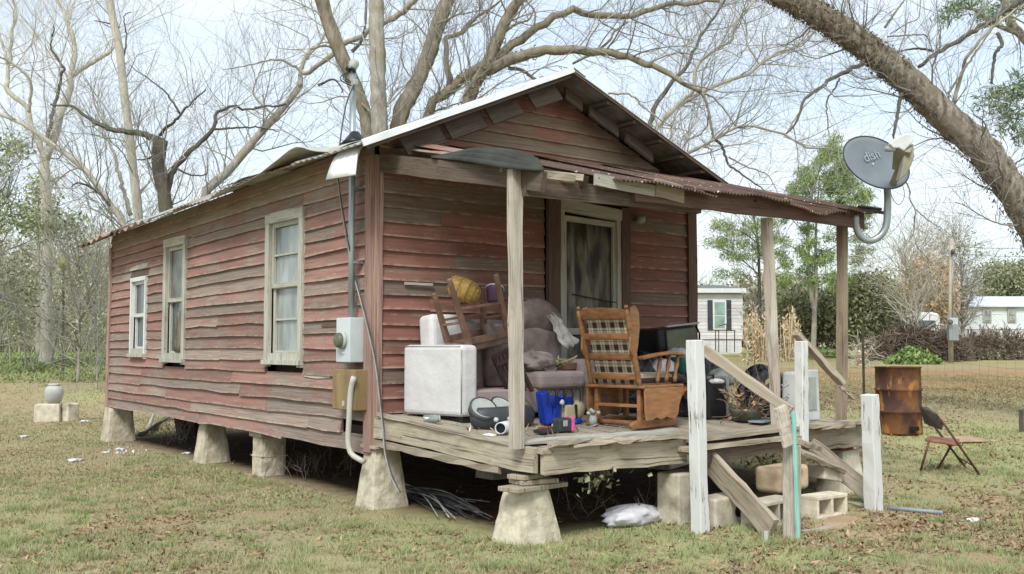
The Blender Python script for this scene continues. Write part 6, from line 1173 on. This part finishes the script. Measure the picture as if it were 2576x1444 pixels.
thicket('brush_row', 'low grey brush at the foot of the left thicket', 40, -80, 300, 840, 60, 'greybrush', 'greybrush', 1500, cat='brush', lsz=.06)
thicket('sapling_brush', 'tangle of thin saplings with a few green leaves left of the house', 31, 120, 290, 690, 9, 'twig', 'leafgreen', 700, rad=.013, cat='brush')
thicket('sapling_brush', 'dark crooked saplings with leaf tufts at the left picture edge', 29, -60, 100, 640, 9, 'twig', 'leafgreen', 1300, rad=.013, cat='brush', lsz=.07)
leafy('young_tree', 'slender young tree standing on the green strip left of the house', 25, 198, [(198, 700, 50, 50), (190, 660, 40, 30)], 'leafgreen', 60, 260, .2, .05, [([(198, 900), (201, 840), (200, 760), (198, 690), (196, 640)], 9, 3)], 'barkmid', 1., .5, 50, 'twig', limbs=[([(201, 800), (230, 740), (255, 700)], 4, 2), ([(200, 760), (170, 720), (150, 680)], 4, 2)])
leafy('young_tree', 'thinner young tree right beside the house end on the green strip', 24, 245, [(245, 800, 20, 30)], 'leafgreen', 20, 60, .2, .05, [([(245, 930), (246, 870), (247, 800)], 5, 2)], 'barkmid', 1., .5, 20, 'twig')
g = ground_at(160, 27); t = thing('plastic_jug', 'pale yellow jug stuck on a stake amid the brush left of the house', 'jug', at(160, 672, 27)); m = MB(); m.lathe([(.02, -.02), (.10, .04), (.15, .16), (.13, .27), (.06, .32), (.0, .33)], at(160, 676, 27), 12); m.build('jug_body', 'yellow', t, True); m = MB(); m.tube([g, at(160, 676, 27)], .03, 6); m.build('stake', 'barkdark', t)
# far woods as one mass, either side of the house
def far_wood(dep, x0, x1, ytop, n, nl, mat, jag, nm='distant_wood', lab='hazy winter wood beyond the yard'):
    px = rng.uniform(x0, x1, nl); top = ytop+jag*(vnoise(px/60, px*0, 1., 7)-.3)*2+jag*.6*(vnoise(px/17, px*0+3, 1., 9)-.5); g = at(0, 884, dep)[2]
    py = 884-(884-top)*rng.random(nl)**.75; d = dep+rng.uniform(-4, 6, nl); r = FWD[None]+RT[None]*((px-1288)/FOC)[:, None]-UPV[None]*((py-722)/FOC)[:, None]; c = CAM+r*d[:, None]+rng.normal(size=(nl, 3))*.25
    V, F, Rn = flakes(c, np.full(nl, .26), .5); parts = [(V, F, Rn)]
    P = np.zeros((n, 7, 3)); 
    for i in range(n):
        x = rng.uniform(x0, x1); dd = dep+rng.uniform(-3, 5); q = ground_at(x, dd); tp = ytop-jag*.4+jag*1.2*rng.random(); h = at(x, tp, dd)[2]-q[2]; dr = np.array([0, 0, 1.])
        P[i, 0] = q
        for j in range(1, 7): dr = norm(dr+rng.normal(size=3)*.10); q = q+dr*h/6.1; P[i, j] = q
    R = np.linspace(1, .25, 7)[None]*rng.uniform(.06, .16, n)[:, None]; P1, R1 = grow(P, R, n*12, 1.2, 3.6, .03, 6, .35, (.4, 1.), .2, .12); P2, R2 = grow(P1, R1, n*40, .6, 1.8, .018, 5, .2, (.4, 1.), .2, .1)
    V, F, Rn = join(parts+[tubes(P, R, 5), tubes(P1, np.maximum(R1, .02), 3), tubes(P2, np.maximum(R2, .014), 3)]); tag(put(npmesh(nm, V, F, Rn), nm, mat), lab, 'woodland', kind='stuff')
far_wood(86, -1300, 1750, 690, 60, 26000, 'woodfar', 70, 'distant_wood', 'hazy winter wood far behind the house'); far_wood(84, 1600, 2750, 715, 70, 30000, 'woodfar', 60); far_wood(55, -250, 420, 640, 40, 22000, 'woodfar', 70, 'distant_wood', 'hazy winter wood left of the house')
# brush pile, weeds, corn
def mound(name, label, cat, dep, x0, x1, ytop, ybot, nt, mat, nl=0, lmat=None, rad=.012, lsz=.08):
    c = ground_at((x0+x1)/2, dep); t = thing(name, label, cat, c); W_ = (x1-x0)/2/FOC*dep; H_ = (ybot-ytop)/FOC*dep; P = np.zeros((nt, 6, 3))
    for i in range(nt):
        u = rng.uniform(-1, 1); v = rng.uniform(-1, 1); z = max(.02, (1-.75*u*u)*(1-.5*v*v)*H_*rng.random()**.5*(.75+.5*vnoise(u*3, v*2, 1., 11))); q = c+RT*u*W_+FW*v*W_*.35+UP*z; d = norm(rng.normal(size=3)*np.array([1, 1, .6])+np.array([0, 0, .2]))
        for j in range(6): P[i, j] = q; d = norm(d+rng.normal(size=3)*.3); q = q+d*rng.uniform(.08, .22)
    P[:, :, 2] = np.maximum(P[:, :, 2], c[2]+.01)
    parts = [tubes(P, np.full((nt, 6), rad), 3)] if nt else []
    if parts: V, F, Rn = join(parts); tag(put(npmesh('dead_stems', shift(V, t), F, Rn), 'dead_stems', mat, t), kind='stuff')
    if nl:
        u = rng.uniform(-1, 1, nl); v = rng.uniform(-1, 1, nl); z = (1-.75*u*u)*(1-.5*v*v)*H_*rng.random(nl)**.6*(.6+.8*vnoise(u*5, v*3, 1., 13)); p = c+RT*(u*W_)[:, None]+FW*(v*W_*.35)[:, None]+UP*np.maximum(z, .02)[:, None]
        V, F, Rn = flakes(p, np.full(nl, lsz), .6); tag(put(npmesh('leaves', shift(V, t), F, Rn), 'leaves', lmat, t), kind='stuff')
    return t
mound('brush_pile', 'dark brown dead brush pile in front of the white vehicle roof', 'brush pile', 36, 2205, 2410, 806, 878, 2200, 'twigbrown', 5000, 'twigbrown', .014, .07)
mound('weed_clump', 'bright green weeds at the foot of the brush pile', 'weeds', 33, 2228, 2362, 850, 890, 0, 'twigbrown', 900, 'lime', .01, .075)
mound('brush_pile', 'low brown bramble bank below the far trailer, right of the pole', 'brush pile', 38, 2395, 2620, 828, 882, 1700, 'twigbrown', 5200, 'woodfar', .012, .075)
mound('weed_clump', 'strip of bright green weeds below the corn beside the post', 'weeds', 47, 1870, 2130, 845, 866, 0, 'twigbrown', 1300, 'lime', .01, .07)
for k, (x0, x1, yt) in enumerate(((1872, 1922, 786), (1962, 2006, 788), (1925, 1955, 800))):
    g = ground_at((x0+x1)/2, 36.5); t = thing('corn_stand', ('dry pale corn stalks beside the grey mobile home', 'dry pale corn stalks right of the middle porch post', 'dry pale corn stalks mostly hidden by the middle porch post')[k], 'corn', g); n = 19; P = np.zeros((n, 5, 3))
    for i in range(n): x = rng.uniform(x0, x1); d = 36.5+rng.uniform(-.6, .6); q = ground_at(x, d); h = (at(x, yt, d)[2]-q[2])*rng.uniform(.6, 1.05); P[i] = q+np.linspace(0, 1, 5)[:, None]*np.array([rng.normal(0, .08), rng.normal(0, .08), h])
    lf = P.reshape(-1, 3)[rng.integers(0, n*5, 520)]+rng.normal(size=(520, 3))*np.array([.07, .07, .16]); V, F, Rn = join([tubes(P, np.full((n, 5), .017), 4), flakes(lf, np.full(520, .09), .28, (0, 0, 1, .5))]); tag(put(npmesh('stalks', shift(V, t), F, Rn), 'stalks', 'corn', t), kind='stuff')
# ---------------------------------------------------------------- neighbours, pole, fence
MD = 50.; kk = MD/FOC
def fpx(px, py, d=MD): r = ray(px, py); return V3(CAM+r*(d/float(r@FW)))
b0 = ground_at(1868, MD); t = thing('mobile_home', 'pale grey mobile home with a green tinted window seen past the house corner', 'mobile home', b0)
ax = V3(RT); fwv = V3(FW); R3 = Matrix.Rotation(YAW, 3, 'Z')
def hb(px0, px1, py0, py1, thick, off, mat, name, par, bev=0, d=MD):
    a = fpx(px0, py1, d); b = fpx(px1, py0, d); c = (a+b)/2; w_ = (b-a).dot(ax); h_ = (b-a).z; return MB().box(c+fwv*(thick/2+off), (abs(w_), thick, abs(h_)), R3).build(name, mat, par, bevel=bev)
hb(1560, 1868, 738, 851, 12., 0, 'vinylside', 'wall', t); hb(1560, 1866, 851, 890, 11.9, .05, 'skirt', 'skirting', t)
for k in range(13): y_ = 742+k*8.6; hb(1560, 1868, y_, y_+7.6, .02, -.022-.0, 'vinylside', 'siding_board', t)
hb(1555, 1874, 726, 737, 12.6, -.3, 'skirt', 'eave_trim', t)
m = MB(); a = fpx(1555, 726); b = fpx(1874, 726); V = [a-fwv*.25, b-fwv*.25, b+fwv*12.3, a+fwv*12.3]; rg = [a+fwv*6+V3((0, 0, .55)), b+fwv*6+V3((0, 0, .55))]; m.add(V+rg, [(0, 1, 5, 4), (2, 3, 4, 5), (1, 2, 5), (3, 0, 4)]); m.build('roof', 'shingle', t)
wf = hb(1793, 1826, 756, 829, .07, -.09, 'vinyl', 'window', t); hb(1797, 1822, 760, 792, .02, -.11, 'paneteal', 'pane', wf); hb(1797, 1822, 795, 825, .02, -.11, 'paneteal', 'pane', wf)
for x0 in (1780, 1826.5): hb(x0, x0+12, 755, 830, .05, -.08, 'shutter', 'shutter', t)
rl = thing('porch_railing', 'thin black iron step railing before the mobile home', 'railing', b0)
for x_ in (1800, 1808, 1828, 1848): m = MB(); d_ = MD-1.2; m.tube([fpx(x_, 886, d_), fpx(x_, 832 if x_ != 1828 else 815, d_)], .025, 5); m.build('baluster', 'iron', rl)
for q in (((1799, 832), (1810, 832)), ((1826, 830), (1850, 832)), ((1808, 820), (1828, 815))): m = MB(); m.tube([fpx(*q[0], MD-1.2), fpx(*q[1], MD-1.2)], .025, 5); m.build('handrail', 'iron', rl)
TD = 58.; b0 = ground_at(2520, TD); t = thing('trailer_home', 'long pale trailer home with a white roof at the far right', 'mobile home', b0)
hb(2402, 2760, 770, 828, 7., 0, 'trailer', 'wall', t, 0, TD); hb(2402, 2760, 828, 852, 6.9, .05, 'skirt', 'skirting', t, 0, TD)
m = MB(); a = fpx(2400, 770, TD); b = fpx(2762, 770, TD); up_ = (fpx(2430, 738, TD).z-fpx(2430, 770, TD).z); m.add([a-fwv*.2, b-fwv*.2, b+fwv*7.2, a+fwv*7.2, a+fwv*3.5+ax*1.0+V3((0, 0, up_)), b+fwv*3.5+V3((0, 0, up_))], [(0, 1, 5, 4), (2, 3, 4, 5), (1, 2, 5), (3, 0, 4)]); m.build('roof', 'whiteroof', t)
hb(2400, 2762, 768, 772, .1, -.25, 'whiteroof', 'eave_trim', t, 0, TD)
for x0 in (2472, 2534, 2600): wf = hb(x0, x0+20, 776, 810, .08, -.1, 'frame', 'window', t, 0, TD); hb(x0+3, x0+17, 779, 792, .03, -.14, 'screen', 'pane', wf, 0, TD); hb(x0+3, x0+17, 794, 807, .03, -.14, 'screen', 'pane', wf, 0, TD)
# white vehicle roof behind the brush
VD = 46; t = thing('parked_van', 'white rounded vehicle roof showing above the brush pile', 'van', ground_at(2330, VD))
def vprof(px0, px1, y0, y1): return [fpx(x, y, VD) for x, y in ((px0, y1), (px0+4, y0+10), (px0+14, y0+3), (px0+35, y0), (px1-20, y0), (px1-6, y0+3), (px1, y0+10), (px1+2, y1))]
P = vprof(2283, 2366, 785, 862); m = MB(); n_ = len(P); m.add(P+[p+fwv*2. for p in P], [tuple(range(n_)), tuple(range(2*n_-1, n_-1, -1))]+[(i, n_+i, n_+(i+1) % n_, (i+1) % n_) for i in range(n_)]); m.build('van_body', 'skirt', t, bevel=.12, seg=3)
hb(2300, 2352, 806, 824, .05, -.03, 'glassdark', 'side_window', t, .01, VD)
for x_ in (2300, 2348): m = MB(); m.lathe([(.33, -.1), (.33, .1)], V3(ground_at(x_, VD-.1))+V3((0, 0, .33)), 16, R3@Matrix.Rotation(PI/2, 3, 'X')); m.build('wheel', 'blackpl', t)
hb(2290, 2385, 852, 880, 1.9, .1, 'skirt', 'sill_panel', t, .05, VD)
# pole with meter box
PD = 34; g = ground_at(2391, PD); t = thing('utility_pole', 'pale wooden service pole with grey meter box on the right of the yard', 'utility pole', g); m = MB(); m.tube([V3(g)-V3((0, 0, .1)), fpx(2391, 760, PD), fpx(2394, 600, PD)], [.085, .075, .065], 10); m.build('pole', 'polewood', t, True)
hb(2381, 2402, 800, 817, .16, -.26, 'greybox', 'meter_box', t, .015, PD); hb(2379, 2403, 817, 857, .18, -.28, 'galv', 'breaker_box', t, .015, PD); m = MB(); m.lathe([(.09, 0), (.08, .06), (0, .08)], fpx(2390, 810, PD-.36), 14, R3@Matrix.Rotation(PI/2, 3, 'X')); m.build('meter_dial', 'olive', t, True)
m = MB(); m.tube([fpx(2396, 800, PD-.12), fpx(2397, 640, PD-.12)], .022, 6); m.build('conduit', 'galv', t, True); m = MB(); m.lathe([(.05, 0), (.06, .12), (.02, .18)], fpx(2396, 640, PD-.12), 10); m.build('weatherhead', 'dkgrey', t, True)
t = thing('power_line', 'two thin power lines running right from the service pole', 'power line', fpx(2395, 620, PD))
for y0, y1 in ((618, 625), (637, 646)): m = MB(); m.tube([tuple(q) for q in spline([fpx(2395, y0, PD), fpx(2500, (y0+y1)/2+3, PD+4), fpx(2640, y1-2, PD+9)], 12)], .012, 4); m.build('wire', 'wire', t)
# steel T post with wire fence
t = thing('wire_fence', 'sagging wire fence on thin steel posts behind the drum', 'fence', ground_at(2171, 20))
FP = [(1770, 24), (1985, 21.8), (2171, 20), (2420, 18.2), (2700, 16.5)]; tops = []
for k, (px, d) in enumerate(FP):
    g = V3(ground_at(px, d)); h = 1.42 if k == 2 else 1.2; m = MB(); m.bar(g-V3((0, 0, .1)), g+V3((0, 0, h)), .035, .04, (1, 0, 0)); 
    if k in (2,): m.build('post', 'steelpost', t)
    tops.append(g)
for h in np.linspace(.1, 1.05, 7):
    for k in range(4): m = MB(); a = tops[k]+V3((0, 0, h)); b = tops[k+1]+V3((0, 0, h)); md = (a+b)/2-V3((0, 0, .05)); m.tube([tuple(q) for q in spline([a, md, b], 7)], .0022, 3, False); m.build('strand', 'wire', t)
m = MB()
for k in range(4):
    for q in np.linspace(0, 1, 12, endpoint=False): a = tops[k].lerp(tops[k+1], q); m.tube([a+V3((0, 0, .08)), a+V3((0, 0, 1.03))], .0018, 3, False)
tag(m.build('mesh_wires', 'wire', t), kind='stuff')
# little weed bush at the post and stake at the right edge
mound('dry_weed', 'pale dry weed standing beside the steel fence post', 'weed', 30, 2155, 2185, 815, 880, 60, 'twigpale', 120, 'corn', .008, .05)
p = onground(2570, 1085); tag(MB().bar(p, p+np.array([0, 0, .32]), .05, .05, (0, 1, 0)).build('stump_stake', 'barkdark', None), 'short dark stake at the right edge of the yard', 'stake')
# ---------------------------------------------------------------- ground cover: grass blades, dead leaves, weeds
def scatter(n, d0, d1, pw=1.):
    d = d0+(d1-d0)*rng.random(n)**pw; s = rng.uniform(-.66, .62, n); p = CAM[None, :2]+FW[None, :2]*d[:, None]+RT[None, :2]*(s*d)[:, None]; return p[:, 0], p[:, 1], d, s
def under(x, y): return (x > .0) & (x < 4.5) & (y > -2.1) & (y < 8.6)
def blades(n, d0, d1, pw, h0, h1, mat, name, lab, thr=None, region=None, w=.004):
    x, y, d, s = scatter(n, d0, d1, pw); k = ~under(x, y)
    nn = vnoise(x, y, .9, 1)*.6+vnoise(x, y, 2.7, 2)*.4; k &= nn > (rng.random(n)*.55+.12 if thr is None else thr)
    if region is not None: k &= region(x, y, d, s)
    x, y, d = x[k], y[k], d[k]; n = len(x); z = terrain(x, y); h = rng.uniform(h0, h1, n)*(1+np.maximum(0, d-8)*.03); a = rng.uniform(0, 2*PI, n); ww = w*(1+np.maximum(0, d-5)*.10); ln = rng.normal(0, .6, (n, 2))
    dx = np.cos(a)*ww; dy = np.sin(a)*ww; V = np.stack([np.stack([x-dx, y-dy, z-.004], -1), np.stack([x+dx, y+dy, z-.004], -1), np.stack([x+ln[:, 0]*h, y+ln[:, 1]*h, z+h], -1)], 1).reshape(-1, 3)
    r = np.clip(vnoise(x, y, 1.3, 4)*.7+rng.random(n)*.4, 0, 1); tag(put(npmesh(name, V, np.arange(3*n).reshape(n, 3), np.repeat(r, 3)), name, mat), lab, 'grass', kind='stuff')
blades(330000, 3.0, 26, 1.5, .010, .032, 'grass', 'grass', 'thin faded winter grass over the yard')
blades(120000, 3.0, 16, 1.2, .010, .034, 'grassgreen', 'grass', 'greener grass in small patches on the near lawn', None, lambda x, y, d, s: (vnoise(x, y, .9, 21)*.6+vnoise(x, y, 2.6, 23)*.4 > .58) | ((s < -.32) & (vnoise(x, y, .5, 22) > .6)))
blades(70000, 25, 46, 1., .03, .07, 'grassgreen', 'grass', 'bright green grass strip before the left thicket', .2, lambda x, y, d, s: (s < -.34), .012)
blades(26000, 4.5, 10.5, 1., .02, .06, 'grassgreen', 'grass', 'tufts of green grass along the porch edge and stair foot', .25, lambda x, y, d, s: (y > -3.75) & (y < -2.25) & (x > -.4) & (x < 2.3) & (vnoise(x, y, 2.0, 31) > .42), .005)
def tufts(nc, nb, d0, d1, mat, lab):
    cx, cy, d, s = scatter(nc, d0, d1, 1.3); k = ~under(cx, cy) & (vnoise(cx, cy, .6, 51) > .42); cx, cy = cx[k], cy[k]; i = rng.integers(0, len(cx), nb); r = rng.normal(0, .05, (nb, 2)); x = cx[i]+r[:, 0]; y = cy[i]+r[:, 1]; z = terrain(x, y); h = rng.uniform(.02, .065, nb); a = rng.uniform(0, 2*PI, nb); dx = np.cos(a)*.0035; dy = np.sin(a)*.0035; ln = r*6+rng.normal(0, .35, (nb, 2))
    V = np.stack([np.stack([x-dx, y-dy, z-.004], -1), np.stack([x+dx, y+dy, z-.004], -1), np.stack([x+ln[:, 0]*h, y+ln[:, 1]*h, z+h], -1)], 1).reshape(-1, 3); tag(put(npmesh('grass_tufts', V, np.arange(3*nb).reshape(nb, 3), np.repeat(rng.random(nb), 3)), 'grass_tufts', mat), lab, 'grass', kind='stuff')
tufts(900, 42000, 3.2, 13, 'grassgreen', 'taller green grass tufts dotted over the near lawn'); tufts(500, 22000, 3.2, 13, 'grass', 'straw coloured grass tufts dotted over the near lawn')
def deadleaves(n, d0, d1, pw, sz, name, lab, region=None):
    x, y, d, s = scatter(n, d0, d1, pw); nn = vnoise(x, y, .8, 41)*.5+vnoise(x, y, 2.4, 42)*.5; k = nn > rng.random(n)*.46+.30
    k &= ~(under(x, y) & (rng.random(n) > .18))
    if region is not None: k &= region(x, y, d, s)
    x, y = x[k], y[k]; n = len(x); z = terrain(x, y)+rng.uniform(.004, .02, n); a = norm(np.c_[rng.normal(size=(n, 2)), rng.normal(0, .28, n)]); b = norm(np.cross(a, np.c_[rng.normal(0, .3, (n, 2)), np.ones(n)])); c = np.cross(a, b); L_ = (sz*rng.uniform(.6, 1.5, n))[:, None]; cu = rng.uniform(-.35, .45, n)[:, None]; C0 = np.c_[x, y, z]
    w_ = L_*rng.uniform(.25, .5, n)[:, None]
    V = np.stack([C0-a*L_-c*L_*cu, C0-b*w_+c*w_*.4, C0+a*L_-c*L_*cu, C0+b*w_+c*w_*.4], 1).reshape(-1, 3); V[:, 2] = np.maximum(V[:, 2], np.repeat(z-.012, 4))
    i = np.arange(n)[:, None]*4; F = np.concatenate([i+np.array([0, 1, 3]), i+np.array([1, 2, 3])], 1).reshape(-1, 3)
    r = np.clip(rng.random(n), 0, 1); tag(put(npmesh(name, V, F, np.repeat(r, 4)), name, 'leaf'), lab, 'leaves', kind='stuff')
deadleaves(80000, 3.0, 24, 1.3, .024, 'fallen_leaves', 'brown fallen leaves strewn over the yard')
deadleaves(9000, 3.0, 9, 1.2, .036, 'fallen_leaves', 'larger curled brown leaves on the near lawn')
deadleaves(70000, 5.0, 22, 1.0, .030, 'fallen_leaves', 'thicker litter of brown leaves around the drum and folding chair', lambda x, y, d, s: (s > .24))
# bare worn dirt at the stair foot
def dirt_patch():
    c = onground(2150, 1320); n = 40; V = [tuple(c+np.array([0, 0, .006]))]; F = []
    for j in range(1, 7):
        for i in range(n): a = 2*PI*i/n; r = (j/6)*(1+.25*math.sin(3*a+1)+.18*math.sin(5*a)); x = c[0]+.95*r*math.cos(a); y = c[1]+.52*r*math.sin(a); V.append((x, y, gz(x, y)+.010*(1-(j/6)**2)-.004*(j == 6)))
    for i in range(n):
        F.append((0, 1+i, 1+(i+1) % n))
        for j in range(5): F.append((1+j*n+i, 1+(j+1)*n+i, 1+(j+1)*n+(i+1) % n, 1+j*n+(i+1) % n))
    tag(MB().add(V, F).build('dirt_patch', 'dirt', None, True), 'bare sandy dirt worn at the foot of the steps', 'dirt', kind='structure')
dirt_patch()
# climbing vine and dry weeds under the porch edge
for k, (px, py, y_, n, lab, mt) in enumerate(((1510, 1195, -2.3, 60, 'yellow green vine leaves hanging below the porch front beam', 'lime'), (1905, 1160, -2.1, 26, 'small pale vine leaves in the dark beneath the steps', 'lime'))):
    c = ony(px, py, y_); cs = c+np.c_[rng.normal(0, .16, n), rng.normal(0, .08, n), rng.normal(0, .07, n)]; V, F, Rn = flakes(cs, np.full(n, .026), .75); t = thing('vine', lab, 'vine', c)
    put(npmesh('vine_leaves', shift(V, t), F, Rn), 'vine_leaves', ('leafgreen', 'lime')[k], t); P = np.stack([np.stack([cs[i], (cs[i]+c)/2+rng.normal(0, .03, 3), c+np.array([0, .05, .08])]) for i in range(0, n, 3)]); V, F, Rn = tubes(P, np.full(P.shape[:2], .003), 3); put(npmesh('vine_stems', shift(V, t), F, Rn), 'vine_stems', 'twigbrown', t)
def weeds(name, label, pts, n, h, mat='twigbrown'):
    c = np.mean(pts, 0); t = thing(name, label, 'weeds', c); P = np.zeros((n, 6, 3))
    for i in range(n):
        q = pts[i % len(pts)]+np.array([rng.normal(0, .22), rng.normal(0, .22), 0]); d = norm(np.array([rng.normal(0, .4), rng.normal(0, .4), 1.]))
        for j in range(6): P[i, j] = q; d = norm(d+rng.normal(size=3)*.25); q = q+d*h/5*rng.uniform(.6, 1.2)
    P1, R1 = grow(P, np.full((n, 6), .004), n*4, .05, .22, .003, 5); V, F, Rn = join([tubes(P, np.full((n, 6), .004), 3), tubes(P1, R1, 3)]); tag(put(npmesh('stems', shift(V, t), F, Rn), 'stems', mat, t), kind='stuff')
weeds('dry_weeds', 'dry weed stems in the shade between the corner pier and the stacked pier', [onground(800, 1200), onground(740, 1190), onground(860, 1180)], 40, .3)
weeds('dry_weeds', 'dry weed stems under the front of the porch', [onground(1500, 1300), onground(1450, 1270), onground(1620, 1290)], 22, .35)
weeds('dry_weeds', 'grey dead stems beneath the rear of the house', [onground(450, 1110), onground(465, 1100)], 30, .4, 'twig')
